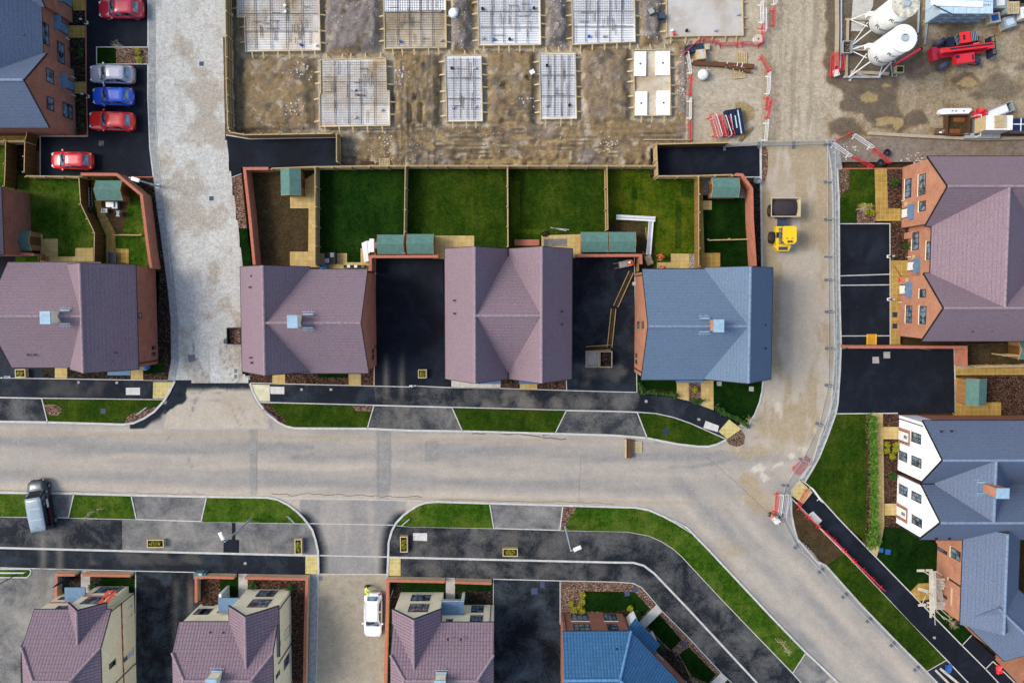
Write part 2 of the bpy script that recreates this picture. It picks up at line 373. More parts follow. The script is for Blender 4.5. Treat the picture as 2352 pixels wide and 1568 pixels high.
def m_masked(name, base, layers, fine, k=.7, bump=.5, bd=.03, spots=None):
    m = Mt(name); n1 = m.noise(m.OB, .8, 7, .75); n2 = m.noise(m.OB, 2.6, 6, .8); n3 = m.noise(m.OB, 8.5, 4, .85)
    at = m.n('ShaderNodeAttribute'); at.attribute_name = 'mask'
    sp = m.n('ShaderNodeSeparateColor'); m.L.new(at.outputs[0], sp.inputs[0])
    so = [sp.outputs[0], sp.outputs[1], sp.outputs[2], at.outputs['Alpha']]
    col = m.mix(m.ramp(n1, (.3, 0.), (.7, 1.)), lin(base[0], k), lin(base[1], k))
    for s_, (c1, c2) in zip(so, layers):
        f = m.ma('ADD', s_, m.ma('MULTIPLY', m.ma('SUBTRACT', n2, .5), .5))
        f = m.ma('MULTIPLY', m.ramp(f, (.25, 0.), (.75, 1.)), m.ramp(s_, (.02, 0.), (.12, 1.)))
        col = m.mix(f, col, m.mix(m.ramp(n1, (.3, 0.), (.7, 1.)), lin(c1, k), lin(c2, k)))
    col = m.mix(fine, col, m.ramp(n3, (.27, .08), (.73, .92)), 'SOFT_LIGHT')
    col = m.mix(fine*.8, col, m.ramp(n2, (.3, .2), (.7, .8)), 'SOFT_LIGHT')
    if spots:
        v = m.vor(m.OB, spots[0]); col = m.mix(m.ramp(v, (spots[1], .8), (spots[1]*1.5, 0.)), col, lin('#d9d4cc', k))
    m.bump(m.ma('ADD', n3, n2), bump, bd); return m.done(col, .92, 0, .12)
# ---- land all round
mb = MB(); mb.box((0, 0, -.75), (700, 700, .5)); structure('ground', mb, MAT['soil'])
# ---- building site earth
PADS = {  # U rects of the formwork
 1: (566, -30, 735, 119), 2: (735, 138, 895, 291), 3: (881, -30, 1025, 110), 4: (1097, -30, 1242, 104), 5: (1314, -30, 1459, 98),
 6: (1530, -30, 1706, 84), 7: (1022, 129, 1108, 280), 8: (1238, 121, 1324, 273), 9: (1456, 116, 1540, 266)}
MOUNDS = [(746, -30, 874, 118, .55, 1), (1032, -30, 1082, 116, .7, 1), (1252, -30, 1302, 106, .7, 1), (1468, -30, 1520, 96, .5, 1),
 (552, 132, 715, 300, .35, .15), (906, 126, 1008, 290, .4, .2), (1120, 122, 1228, 285, .45, .2), (1334, 112, 1444, 280, .4, .35), (1560, 116, 1580, 260, .2, .7)]
DARKS = [uz('a4', (70, -50), (60, 780), (240, 900), (180, 1050), (400, 1090), (490, 1200), (720, 1240), (800, 1150), (750, 950), (750, 720), (1000, 640), (980, -50)),
         uz('a4', (1300, 690), (1400, 680), (1580, 800), (1400, 870), (1260, 800)), uz('a4', (80, 1180), (300, 1130), (480, 1300), (120, 1290)), uz('a4', (870, 1060), (1000, 1030), (1070, 1180), (760, 1250))]
PUDS = [uz('a4', (395, 910), (470, 885), (545, 910), (550, 960), (480, 1000), (410, 970)), uz('a4', (1310, 800), (1390, 740), (1480, 770), (1550, 800), (1420, 840)),
        uz('a4', (540, 1130), (700, 1115), (790, 1150), (800, 1200), (730, 1240), (700, 1190), (560, 1200)), uz('a4', (590, 810), (650, 795), (700, 815), (620, 840)),
        uz('a2', (200, 1280), (300, 1300), (440, 1360), (330, 1360)), uz('a2', (90, 1340), (200, 1370), (290, 1440), (180, 1420)), uz('a2', (980, 1305), (1190, 1305), (1190, 1335), (980, 1325)),
        uz('a2', (1200, 1335), (1480, 1335), (1560, 1350), (1290, 1370)), uz('a2', (1250, 1445), (1390, 1445), (1380, 1475), (1250, 1475)), uz('a2', (860, 810), (930, 785), (990, 850), (890, 845)),
        uz('a2', (860, 1155), (1030, 1150), (990, 1185), (880, 1185)), uz('a2', (90, 980), (140, 980), (135, 1160), (95, 1160)), uz('a2', (0, 980), (25, 990), (25, 1190), (0, 1190)), uz('a2', (1850, 1160), (1960, 1140), (1900, 1230)),
        uz('a2', (520, 1530), (760, 1520), (1250, 1540), (1500, 1520), (1490, 1560), (560, 1568)), uz('a2', (1090, 730), (1160, 740), (1140, 770)), uz('a2', (50, 910), (75, 900), (75, 960), (50, 970))]
TANW = [uz('a3', (1160, 990), (1250, 980), (1330, 1040), (1330, 1130), (1240, 1190), (1170, 1130))]
CUT = [uz('b1', (205, 120), (430, 155), (1300, 140), (1300, 700), (205, 700)), uz('b3', (340, 240), (1395, 222), (1398, 700), (340, 700)), uz('b2', (-2000, 436), (1960, 436), (1960, 700), (-2000, 700)), uz('b3', (-10, 436), (380, 436), (380, 700), (-10, 700)),
       uz('a1', (0, -200), (200, -200), (195, 400), (205, 1000), (210, 1300), (270, 1800), (0, 1800))]
def site_h(x, y, u, v):
    for c in CUT:
        if inside(c, u, v): return -.45 if c is not CUT[-1] else -.02
    h = (nz(x, y, .9, 5)-.5)*.22+(nz(x, y, 3.5, 3, 8)-.5)*.16
    if u > 1575 or v < -25:
        h = (nz(x, y, .5, 4)-.5)*.07-.02
        if v > 318 and u > 1930: h += .02
        for c in PUDS:
            if inside(c, u, v): return -.09
        return h
    dp = min(sd_rect(u, v, r) for r in PADS.values())
    m = 0
    for r in MOUNDS: m = max(m, r[4]*sm(2, -14, sd_rect(u, v, r)+(nz(x, y, .6, 3)-.5)*22))
    h += m*(.75+.5*nz(x, y, 1.6, 4, 3)) + m*(nz(x, y, 4.5, 3, 9)-.5)*.4
    if 285 < v < 385: h += .13*math.sin((v+6*math.sin(u*.012)+10*nz(x, y, .2, 2))*.42)*sm(.3, .6, nz(x, y, .3, 3, 2))+(nz(x, y, 2.2, 4, 5)-.5)*.7*sm(315, 372, v)
    if 905 < u < 1010: h += .06*math.sin(u*.5)
    h = h*sm(6, 18, dp)-.34*(1-sm(9, 15, dp))
    for c in PUDS:
        if inside(c, u, v): h = min(h, -.1)
    return h
def site_c(x, y, u, v):
    r = g = b = a = 0.0; n = nz(x, y, .5, 5, 11)
    if u > 1575:
        g = .55+.35*n
        if u > 1745:
            sx = nz(x*3, y*.25, .6, 4, 4); g = .4+.5*sx; a = .4*sm(.54, .75, nz(x*2.2, y*.25, .5, 5, 8))
        if u > 1935: g = .15+.5*n; a = max(a, .6*sm(.5, .72, nz(x*.6, y*1.3, .35, 5, 61))); r = .3*sm(.5, .7, nz(x, y, .3, 4, 71))
        if u > 1925 and v > 320: g = .1+.2*n; r = .5+.3*nz(x, y, .3, 4, 2); a = .3*n
        for c in DARKS:
            k = soft(c, u, v, 5, 16, x, y); a = max(a, .72*k); g *= 1-.7*k
        if sd_rect(u, v, (1455+130, 100, 1600, 325)) < 4 and u < 1592: g = .2; r = .5
    else:
        for q in MOUNDS: r = max(r, q[5]*sm(4, -8, sd_rect(u, v, q)+(n-.5)*20))
        dp = min(sd_rect(u, v, q) for q in PADS.values())
        g = .9*(1-sm(4, 20, dp+(n-.5)*10)); r *= sm(2, 14, dp)
        if 285 < v: g = max(g, .35*nz(x*.3, y*3, .5, 4, 6)); r = max(r, .5*sm(.5, .7, nz(x, y, .25, 4, 14)))
        a = .75*sm(.58, .8, nz(x, y, .7, 5, 21))*(1-g)
        if 290 < v < 384:
            ru = math.sin((v+5*math.sin(u*.011)+14*nz(x, y, .12, 2, 4))*.62); a = max(a, .8*sm(.35, .85, ru)*sm(.35, .55, nz(x*.4, y, .4, 3, 2))); b = max(b, .55*sm(.5, .95, -ru)*sm(.5, .65, nz(x*.3, y*1.5, .4, 4, 9)))
        if 905 < u < 1012 and v > 170: ru = math.sin((u+4*math.sin(v*.03))*.45); a = max(a, .7*sm(.3, .8, ru)); b = max(b, .6*sm(.6, .95, -ru)*sm(.5, .6, nz(x, y*.3, .5, 3, 2)))
        if 880 < u < 1110 and 195 < v < 375:
            q = math.hypot(u-1062, v-205)
            for k in (104, 122, 146, 164): e = 1-sm(1.5, 5.5, abs(q-k+3*nz(x, y, .5, 2))); a = max(a, .75*e); b = max(b, .7*(1-sm(1, 4, abs(q-k-8)))*sm(.5, .62, nz(x, y, .35, 3, 2)))
        if 1120 < u < 1230 and 180 < v < 285: a = max(a, .6*sm(.3, .8, math.sin(v*.55+.4*math.sin(u*.1)))*sm(.4, .6, nz(x, y, .5, 3, 12)))
        if u < 545: a = max(a, .6)
        if u > 1550 and v > 285: r = max(r, .5)
    for c in PUDS+TANW:
        k = soft(c, u, v, 3, 9, x, y); b = max(b, k); r *= 1-k; g *= 1-k; a *= 1-k
    # stronger churned patches
    if u < 1575: r = min(1, r+.3*sm(.57, .75, nz(x, y, 1.0, 4, 41))*(1-b)); g = min(1, g+.45*sm(.56, .72, nz(x, y, .9, 4, 57))*(1-b))
    return (r, g, b, a)
msite = m_masked('site_earth', ('#7d6849', '#a38d69'), [('#786e66', '#9b9087'), ('#b5a88f', '#c9bda5'), ('#a08b60', '#b09b70'), ('#5e5446', '#7c705e')], .7, .7, .9, .06, (2.6, .05))
grid('building_site_ground', [(510, -60), (2480, -60), (2480, 372), (1920, 372), (1920, 332), (1745, 332), (1745, 410), (510, 410)], .2, site_h, site_c, msite)
# ---- carriageway
JW = uz('d0', (1600, 320), (1500, 480), (1700, 520), (1960, 500))+[(600, 985), (640, 960), (560, 890), (470, 880)]
def pd(poly, u, v):
    d = 1e9
    for (ax, ay), (bx, by) in zip(poly, poly[1:]):
        dx, dy = bx-ax, by-ay; t = max(0, min(1, ((u-ax)*dx+(v-ay)*dy)/(dx*dx+dy*dy)))
        d = min(d, math.hypot(u-ax-t*dx, v-ay-t*dy))
    return d
CL = [(402, 870), (389, 901), (377, 921), (355, 945), (331, 960), (300, 972)]; CR = [(575, 880), (582, 901), (595, 925), (614, 949), (638, 968), (677, 982)]
SL = [(614, 1141), (662, 1158), (696, 1187), (717, 1216), (731, 1264), (732, 1326)]; SR = [(1001, 1151), (960, 1159), (926, 1182), (900, 1218), (893, 1245), (890, 1326)]
def road_h(x, y, u, v): return .0
def road_c(x, y, u, v):
    r = g = b = a = 0.0
    wv = sm(1640, 1760, u-max(0, (v-950))*.55); wd = sm(1380, 1700, u)*sm(1010, 1180, v-(u-1500)*.05); wv *= sm(1120, 960, v)
    wd = min(wd, 1-wv)
    wh = max(0, 1-wv-wd)
    sh = nz(x*.10, y*1.1, 1, 5, 3)
    ex = (x*.68-y*.73); ey = (x*.73+y*.68)
    sdn = nz(ex*.12, ey*.9, 1, 5, 7); sv = nz(x*.8, y*.22, 1, 5, 5)
    band = .5+.5*math.sin((v-u*.018-1000)*.085)
    bd = .5+.5*math.sin((v-u*.95+300)*.06)
    r = wh*(.2+.45*sh+.25*band-.15*sm(1085, 1125, v-u*.018))+wd*(.15+.5*sdn+.25*bd)+wv*(.25*sv)
    a = wv*(.35+.55*sm(.45, .7, sv))+wd*.15*sdn
    # dirt apron below the block paved lane and the south bell mouth
    if 380 < u < 620 and 872 < v < 985:
        t = nz(x, y, .35, 5, 2); a = .5*t; r = .2
        n_ = nz(x, y, .35, 5, 3)
        b = max(sm(40, 24, pd(CL, u, v)+(n_-.5)*44), .5*sm(14, 2, pd(CR, u, v)), .8*sm(908, 886, v)*sm(.3, .6, nz(x*.8, y, .3, 4, 8)))
        if b > .3: a *= .3
    if 300 < u <= 380 and 930 < v < 985: b = sm(30, 12, pd(CL, u, v)+(nz(x, y, .35, 5, 3)-.5)*24)
    if 690 < u < 935 and v > 1146:
        c = nz(x*.55, y*.12, 1, 5, 6); dl = min(pd(SL, u, v), pd(SR, u, v)); r = .95-.35*sm(.35, .7, c); g = .25*sm(.4, .7, c); a *= .2
        b = .8*sm(40, 2, dl)*sm(1150, 1190, v); b = max(b, .3*sm(1280, 1300, v)*(1-.8*sm(770, 800, u)*(1-sm(860, 890, u))))
    if u < 1650 and v < 1010: a = max(a, .55*(1-sm(0, 13, abs(v-(992+u*.016)))))
    if 930 < u < 1600: 
        a = max(a, .5*(1-sm(2, 10, abs(v-(1146+max(0, u-1450)*.0+(u-1000)*.014)))))
    if wv > .5 and u < 1800 and 540 < v < 720: b = .4*nz(x, y, .4, 4, 3)*(1-sm(1760, 1800, u))
    if u > 1735 and v < 520: a = max(a, .95*sm(520, 340, v)*sm(.3, .6, nz(x*1.6, y*.25, .5, 5, 8))); g = max(g, .5*sm(420, 330, v))
    for (cx_, cy_, rad, wd_) in ((470, 1085, 168, 4), (470, 1085, 186, 4), (690, 880, 150, 4), (690, 880, 168, 4), (330, 900, 120, 3), (640, 1010, 210, 3)):
        if v < 1075 and 380 < u < 720: r = min(1, r+.5*(1-sm(0, wd_, abs(math.hypot(u-cx_, v-cy_)-rad)))*sm(.35, .6, nz(x, y, .4, 3, 6)))
    if 1500 < u < 1900 and v > 900:
        for rad in (300, 318, 352, 372): r = min(1, r+.4*(1-sm(0, 5, abs(math.hypot(u-1560, v-700)-rad)))*sm(.35, .6, nz(x, y, .3, 3, 4)))
        a = max(a, .75*sm(.45, .68, nz(x, y, .35, 5, 33))*(1-sm(0, 130, abs(u-1730-(1050-v)*.1)))); g = max(g, .8*sm(.55, .75, nz(x, y, .5, 5, 3))*sm(1600, 1700, u)*(1-sm(1100, 1200, v)))
    # trench reinstatement strips
    if 573 < u-(v-985)*-.0 < 592 and 985 < v < 1138: r = min(1, r+.3)
    if 866 < u < 896 and 990 < v < 1145: r = min(1, r+.28)
    if 978 < u < 1006 and 1010 < v < 1058: r = 1.0
    return (r, g, b, a)
mroad = m_masked('road_surface', ('#b6ab99', '#c6bba9'), [('#8c8984', '#a09c95'), ('#ccc2ad', '#d6cdba'), ('#1a2129', '#2c343c'), ('#a39375', '#b6a689')], .5, .7, .35, .01)
ROAD = [(-80, 940), (350, 940), (384, 860), (580, 860), (640, 960), (1500, 985), (1690, 985), (1752, 880), (1748, 322), (1922, 322), (1930, 800), (1915, 1000), (1860, 1125), (1832, 1200), (1850, 1250), (1905, 1302), (2085, 1492), (2190, 1600), (2290, 1700), (1960, 1680), (1600, 1260), (1460, 1190), (960, 1195), (905, 1250), (895, 1345), (728, 1345), (722, 1240), (650, 1180), (-80, 1150)]
grid('road', ROAD, .25, road_h, road_c, mroad)
def sheet(name, s, z, mat, bottom=-.6):
    mb = MB(); mb.prism(P(s), bottom, z); return structure(name, mb, MAT[mat])
def line(name, s, w, z, mat, z0=-.1):
    mb = MB(); mb.ribbon(P(s), w, z0, z); return structure(name, mb, MAT[mat])
# ---- block paved lane (north west)
LW = "u 340,-60 340,230 a0 1420,1000 b0 1436,240 1470,520 1500,800 1550,1150 1605,1568 c0 1635,700 1640,1100 1605,1292"
LE = "c1 425,1312 428,1290 345,1190 355,200 b1 370,1360 325,1010 258,530 235,400 205,120 a1 200,1200 190,400 190,-60"
mlane = m_masked('lane_blocks', ('#bbbab0', '#cbcac1'), [('#a59d8d', '#b3aa99'), ('#d6d6cc', '#dedfd6'), ('#2a3440', '#3a4450'), ('#958c7c', '#a39a88')], .85, .7, .35, .01)
def lane_c(x, y, u, v):
    r = .75*sm(.47, .66, nz(x, y, .32, 5, 31)); t = sm(.5, .7, nz(x*3, y*.4, .5, 5, 13))
    if 370 < v < 560 and u < 460: r = max(r, .7*sm(.35, .6, nz(x, y, .3, 4, 3)))
    if v > 770:
        for k in (0, 17, -60): t = max(t, 1.3*(1-sm(.5, 4.5, abs(u-(502+k+((v-770)/106)**2*38))))); r = max(r, .5*t)
        if t > 1: return (r*.6, .2, 0, .8)
    return (r*.9, .5*nz(x, y, .6, 4, 5), 0, .45*t*sm(.4, .6, nz(x, y, .2, 3, 9)))
lanep = [(toU(p.x, p.y)) for p in P(LW+' '+LE)]
grid('lane', lanep, .3, lambda x, y, u, v: .03, lane_c, mlane)
mb = MB(); mb.ribbon(P(LW), .75, -.3, .045, off=.37); structure('drain_channel', mb, plain('grey_channel', '#a8aba6', .95, 0, .7, .2, .4))
line('lane_edging', "b0 1490,0 1500,200 1530,400 1570,700 c0 1640,300", .06, .05, 'cpale')
# ---- north west car park
sheet('car_park', "u 197,-60 342,-60 342,230 a0 1422,1000 b0 1438,240 1472,520 1130,520 870,540 u 92,412 92,313 202,313", .04, 'tark')
sheet('verge', "a0 930,455 1115,455 1115,615 930,615", .09, 'grass_d'); sheet('flower_bed', "a0 1115,455 1418,455 1418,615 1115,615", .09, 'mulch_l')
line('bed_edging', "a0 1418,455 928,455 930,617 1418,617", .08, .1, 'kerb')
sheet('flower_bed', "u 160,-60 197,-60 202,312 172,312", .07, 'mulch_d')
line('bed_edging', "u 197,-60 199,200 202,312 172,312", .1, .09, 'cope')
for s in ("a0 690,-60 815,-60 818,105 705,105", "a0 662,248 815,250 818,365 662,365", "a0 718,787 825,787 828,900 718,900"): sheet('doorstep_path', s, .1, 'slab_d')
line('car_park_edging', "u 341,-60 340,230 a0 1420,1000 b0 1436,240 1470,520", .12, .06, 'kerb')
line('car_park_edging', "b0 1470,520 1130,520", .1, .07, 'cope'); line('kerb', "u 93,412 93,313 202,313", .12, .06, 'copeb')
sheet('tarmac_patch', "b0 947,172 995,172 995,220 947,220", .046, 'tard')
# ---- north middle tarmac + right tarmac
sheet('parking_bay', "b1 205,120 430,155 1265,140 1300,405 1265,425 625,425 350,430 350,490 258,525", .04, 'tark')
line('kerb', "b1 205,118 430,155 1262,140", .1, .07, 'kerb'); line('kerb', "b1 258,525 352,490", .1, .07, 'kerb')
sheet('parking_bay', "b3 360,235 1390,222 1397,520 1150,520 375,505", .04, 'tark')
line('kerb', "b3 1397,140 1400,520 1405,900 1412,1370 c3 1418,900 1420,1290", .2, .08, 'kerb'); line('kerb', "b3 1150,520 1397,520", .1, .07, 'kerb')
sheet('mud_strip', "b3 1405,225 1460,230 1470,300 1468,450 1440,560 1408,545", .02, 'mulch_l')
# ---- gardens, north row
sheet('lawn', "b0 -300,200 165,200 160,1030 -300,1030", .05, 'grass'); sheet('garden_soil', "b0 150,190 365,130 365,260 240,260 240,540 150,540", .045, 'mulch_d')
sheet('lawn', "b0 150,500 870,500 880,800 1010,1060 1000,1360 150,1360", .05, 'grass')
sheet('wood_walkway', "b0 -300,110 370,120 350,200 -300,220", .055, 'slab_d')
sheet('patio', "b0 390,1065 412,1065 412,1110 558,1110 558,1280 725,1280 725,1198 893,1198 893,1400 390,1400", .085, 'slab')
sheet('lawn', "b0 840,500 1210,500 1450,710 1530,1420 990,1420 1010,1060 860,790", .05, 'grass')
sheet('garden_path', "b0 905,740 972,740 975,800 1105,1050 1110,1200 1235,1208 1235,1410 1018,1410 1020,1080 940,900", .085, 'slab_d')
sheet('garden_soil', "b0 975,750 1230,745 1180,1060 1105,1050 1000,850", .06, 'soil')
sheet('flower_bed', "b0 1130,520 1470,520 1500,800 1550,1150 1605,1568 c0 1635,700 1640,1100 1605,1285 1375,1285 1375,1200 1500,1180 1525,200 b0 1525,1400 1440,710 1210,520", .035, 'mulch_d')
sheet('parking_bay', "u -60,545 45,560 110,600 110,640 -60,640", .04, 'tark')
sheet('flower_bed', "b1 258,527 352,490 405,1010 325,1010", .07, 'mulch_l'); sheet('verge', "b1 325,1010 405,1010 455,1400 370,1400", .075, 'grass_d')
sheet('garden_soil', "b1 440,440 1100,440 1100,1400 520,1400", .05, 'soil')
sheet('garden_path', "b1 815,640 1095,455 1095,1380 817,1380 817,1232 992,1232 996,818 820,818", .085, 'slab')
sheet('lawn', "b1 1095,440 1945,437 1940,1280 1610,1290 1600,1420 1095,1420", .05, 'grass_n'); sheet('patio', "b1 1100,1248 1362,1248 1362,1335 1493,1335 1493,1200 1640,1200 1640,1420 1100,1420", .085, 'slab')
sheet('lawn', "b1 1945,437 b2 942,437 945,1285 b1 1945,1285", .052, 'grass_m'); sheet('patio', "b2 225,1080 618,1080 618,1210 330,1300 225,1300", .085, 'slab')
sheet('lawn', "b2 942,437 1870,437 1880,1275 945,1275", .05, 'grass_m'); sheet('patio', "b2 1262,1078 1640,1066 1640,1290 1262,1290", .085, 'slab')
sheet('turf_strip', "b2 965,560 1055,560 1055,1018 1310,1018 1310,1065 965,1060", .058, 'grass_y')
sheet('lawn', "b2 1870,437 b3 340,437 345,530 765,530 770,1400 225,1400 222,1275 b2 1880,1275", .05, 'grass_y'); sheet('turf_strip', "b3 583,745 640,745 640,1200 583,1200", .056, 'grass_m'); sheet('turf_strip', "b3 640,560 755,560 755,715 640,715", .056, 'grass_m')
sheet('turf_strip', "b3 165,615 220,615 220,735 165,735", .056, 'grass_m')
sheet('garden_soil', "b3 -60,940 280,950 300,1100 390,1190 360,1400 225,1400 222,1270 -60,1270", .06, 'soil'); sheet('patio', "b3 405,1335 538,1335 538,1252 715,1252 715,1400 405,1400", .085, 'slab'); sheet('gravel_strip', "b3 715,1252 765,1252 765,1400 715,1400", .08, 'gravel')
sheet('lawn', "b3 840,680 1260,680 1290,1400 855,1400", .05, 'grass_d'); sheet('garden_path', "b3 765,520 845,520 845,820 860,1245 1010,1245 1010,1400 765,1400", .085, plain and 'slab_d'); sheet('gravel_bed', "b3 840,515 1160,515 1260,640 1255,725 840,690", .055, 'gravel')
sheet('paving_slab', "b3 845,745 930,745 930,832 845,832", .08, 'slab')
sheet('flower_bed', "b3 1190,525 1400,525 1412,1400 1290,1400 1255,650", .045, 'mulch_d')
# ---- frontages north of the road
L1 = "u -60,866 0,868 c0 410,1262 1600,1285"
sheet('pavement', "u -60,866 0,868 c0 1605,1290 1675,1290 1650,1370 u 378,917.6 96,914.3 -60,911", .05, 'tar')
line('pavement_edging', "u -60,866 0,867.5 c0 1605,1287", .08, .07, 'kerb'); line('pavement_edging', "u -60,911 0,912.3 96,914.3 378,917.6", .12, .07, 'kerb')
sheet('garden_soil', "c0 410,1000 1380,1000 1380,1280 410,1262", .06, 'mulch_d'); sheet('doorstep_path', "c0 528,1100 645,1100 648,1265 530,1262", .085, 'slab'); sheet('doorstep_path', "c0 1255,1100 1372,1100 1372,1280 1255,1278", .085, 'slab'); sheet('flower_bed', "c0 1378,1225 1605,1210 1605,1285 1378,1283", .075, 'mulch'); sheet('lawn', "c0 1375,1130 1560,1100 1570,1225 1378,1232", .07, 'grass_d')
sheet('driveway', "c0 -300,1000 410,1000 410,1260 -300,1262", .045, 'tar')
sheet('driveway_crossing', "u -60,911 0,912.3 97,914.5 111,969 0,967 -60,966", .04, 'tard2')
VN0 = "u 97,915 378,918 d0 1570,230 1480,330 1380,395 1280,440 1180,452 u 110.4,969"
sheet('verge', VN0, .1, 'grass_m'); sheet('flower_bed', "d0 425,262 520,258 590,290 595,330 560,365 470,368", .115, 'mulch_l'); sheet('flower_bed', "d0 1200,435 1225,375 1290,340 1360,340 1440,290 1510,285 1480,330 1380,398 1280,440", .115, 'mulch_l')
line('verge_edging', "u 97,914 110.5,970", .1, .12, 'kerb')
KN0 = "u -60,965 0,967.5 110,969 283,974 d0 1280,440 1380,395 1480,330 1570,230 1620,150 1675,40"
line('kerb', KN0, .2, .12, 'kerb')
sheet('tactile_paving', "d0 1468,47 1672,47 1640,130 1590,205 1466,203", .06, 'tact')
sheet('pavement', "u 575,879 c1 1620,1338 c2 0,1338 400,1355 870,1362 1500,1382 c3 0,1395 215,1400 d3 238,150 235,335 0,328 d2 0,281 d1 525,241", .05, 'tard2')
sheet('footpath', "d3 236,165 500,188 600,200 710,230 850,280 950,320 1060,370 1215,490 1150,550 1070,593 900,520 720,440 560,385 400,350 236,335", .052, 'tar')
sheet('pavement_overlay', "c1 620,1335 1620,1345 1640,1525 620,1500", .053, 'tar')
line('pavement_edging', "u 575,879 c1 1620,1340 1960,1348 c2 0,1336 400,1355 870,1362 1500,1382 c3 0,1395 215,1400", .08, .07, 'kerb')
line('pavement_edging', "d1 525,241 1960,278 d2 1500,318 1960,327 d3 215,335 400,350 560,385 720,440 900,520 1070,595", .13, .1, 'kerb')
sheet('tactile_paving', "d1 450,70 622,75 625,230 515,230 470,140", .06, 'tactw'); sheet('tactile_paving', "d3 995,520 1095,405 1215,495 1080,590", .06, 'tact')
sheet('flower_bed', "c1 428,1215 1620,1150 1620,1335 440,1308", .06, 'mulch'); sheet('lawn', "c1 1085,1150 1380,1150 1380,1260 1085,1258", .075, 'grass_d')
sheet('doorstep_path', "c1 650,1180 768,1180 770,1318 650,1316", .085, 'slab'); sheet('doorstep_path', "c1 1378,1180 1495,1180 1495,1336 1378,1335", .085, 'slab')
sheet('driveway', "b1 1640,1295 b2 320,1292 c2 340,1290 400,1290 400,1355 c1 1620,1340", .045, 'tark'); line('kerb', "c1 1637,110 1620,1340", .08, .07, 'copeb')
sheet('driveway', "b2 1545,1285 b3 190,1285 c3 215,1400 c2 1500,1382 1500,1290 1545,1270", .045, 'tar'); line('kerb', "b3 190,1280 c3 215,1400", .08, .07, 'kerb')
sheet('doorstep_path', "c2 400,1240 870,1240 870,1362 400,1355", .07, 'cpale'); sheet('flower_bed', "c2 870,1240 1500,1240 1500,1380 870,1362", .06, 'mulch'); sheet('doorstep_path', "c2 1055,1240 1220,1240 1220,1376 1055,1374", .085, 'slab')
line('kerb', "c2 1500,1270 1502,1382", .08, .07, 'kerb')
VN1 = "d1 525,245 1618,272 1558,490 860,488 780,470 700,430 600,350"
sheet('verge', VN1, .1, 'grass_m'); sheet('flower_bed', "d1 525,250 620,255 700,340 770,400 768,455 700,425 600,345", .115, 'mulch'); sheet('flower_bed', "d1 1418,275 1610,275 1595,330 1450,325", .115, 'mulch_l')
sheet('driveway_crossing', "d1 1620,270 1960,278 d2 405,290 505,517 0,510 d1 1558,492", .04, 'tard')
sheet('verge', "d2 408,292 1498,319 1392,537 507,516", .1, 'grass_m'); sheet('driveway_crossing', "d2 1500,317 1960,327 d3 217,336 312,582 0,565 d2 1390,540", .04, 'tard')
sheet('verge', "d3 218,338 400,352 560,388 720,443 900,523 1068,597 980,640 900,660 800,660 600,638 312,580", .1, 'grass_m')
for s in ("d1 1620,270 1557,491", "d2 405,290 506,516", "d2 1500,318 1392,538", "d3 216,336 312,581"): line('verge_edging', s, .1, .12, 'kerb')
KN1 = "d1 435,60 465,150 520,250 600,350 700,430 780,470 860,488 1560,492 1960,510 d2 505,517 1390,540 1960,557 d3 310,582 600,640 800,663 900,663 980,642 1068,598"
line('kerb', KN1, .2, .12, 'kerb')
sheet('lawn', "c3 220,1200 1500,1200 1420,1290 d3 1410,130 1385,240 1340,360 1280,440 1200,400 950,280 945,120 590,120 590,140 220,90", .06, 'grass_d')
sheet('doorstep_path', "c3 592,1250 708,1250 d3 710,228 600,200", .085, 'slab'); sheet('doorstep_path', "c3 827,1250 945,1250 d3 948,316 830,272", .085, 'slab'); sheet('flower_bed', "c3 708,1250 827,1250 d3 830,272 710,228", .08, 'mulch_l')
line('kerb', "c3 1420,1290 d3 1412,130 1388,240 1340,360 1270,470", .16, .1, 'kerb')
sheet('paving_slab', "d3 977,42 1023,42 1025,85 980,82", .08, 'conc'); sheet('paving_slab', "d3 1287,88 1332,92 1330,138 1285,132", .08, 'conc')
sheet('rubble_patch', "d3 1070,600 1210,500 1250,560 1240,640 1170,670 1090,640", .012, 'mulch_l')
for s in ("c0 1207,1357 1342,1355 1343,1425 1208,1424", "c1 627,1345 762,1348 762,1418 630,1415", "e2 33,130 168,130 168,205 35,200"): sheet('cover_slab', s, .066, 'cover')
for s in ("d3 872,418 1000,465 985,525 850,485", "e3 1840,-38 1900,-78 1985,10 1925,70"): sheet('cover_slab', s, .066, 'cover')
# ---- south side
sheet('verge', "u -60,1129 d0 0,1103 240,1106 255,1335 0,1333 u -60,1185", .1, 'grass'); sheet('driveway_crossing', "d0 240,1106 712,1114 658,1345 255,1335", .04, 'tarp')
sheet('verge', "d0 715,1116 1258,1130 1308,1358 662,1343", .1, 'grass'); sheet('driveway_crossing', "d0 1260,1130 1960,1142 d1 20,1145 d0 1928,1378 1310,1360", .04, 'tarp')
sheet('verge', "d1 20,1145 600,1153 700,1173 800,1222 880,1282 940,1342 982,1397 0,1383 d0 1930,1378", .1, 'grass')
sheet('verge', "d1 1815,1412 1900,1320 d2 0,1277 80,1227 150,1202 250,1192 763,1207 805,1445 0,1430", .1, 'grass')
sheet('driveway_crossing', "d2 765,1207 1465,1227 1437,1463 807,1447", .04, 'tarp')
sheet('verge', "d2 1467,1228 1960,1242 d3 200,1247 330,1272 470,1332 600,1402 730,1492 e3 560,2 700,87 900,292 1200,612 1500,932 1828,1270 1704,1462 1050,788 640,348 560,278 450,208 330,154 130,118 d2 1437,1463", .1, 'grass')
sheet('flower_bed', "d2 1470,1232 1600,1236 1570,1300 1530,1350 1500,1430 1440,1462", .115, 'mulch_l')
sheet('driveway_crossing', "e3 1830,1272 1704,1466 1900,1680 2060,1520", .04, 'tarp')
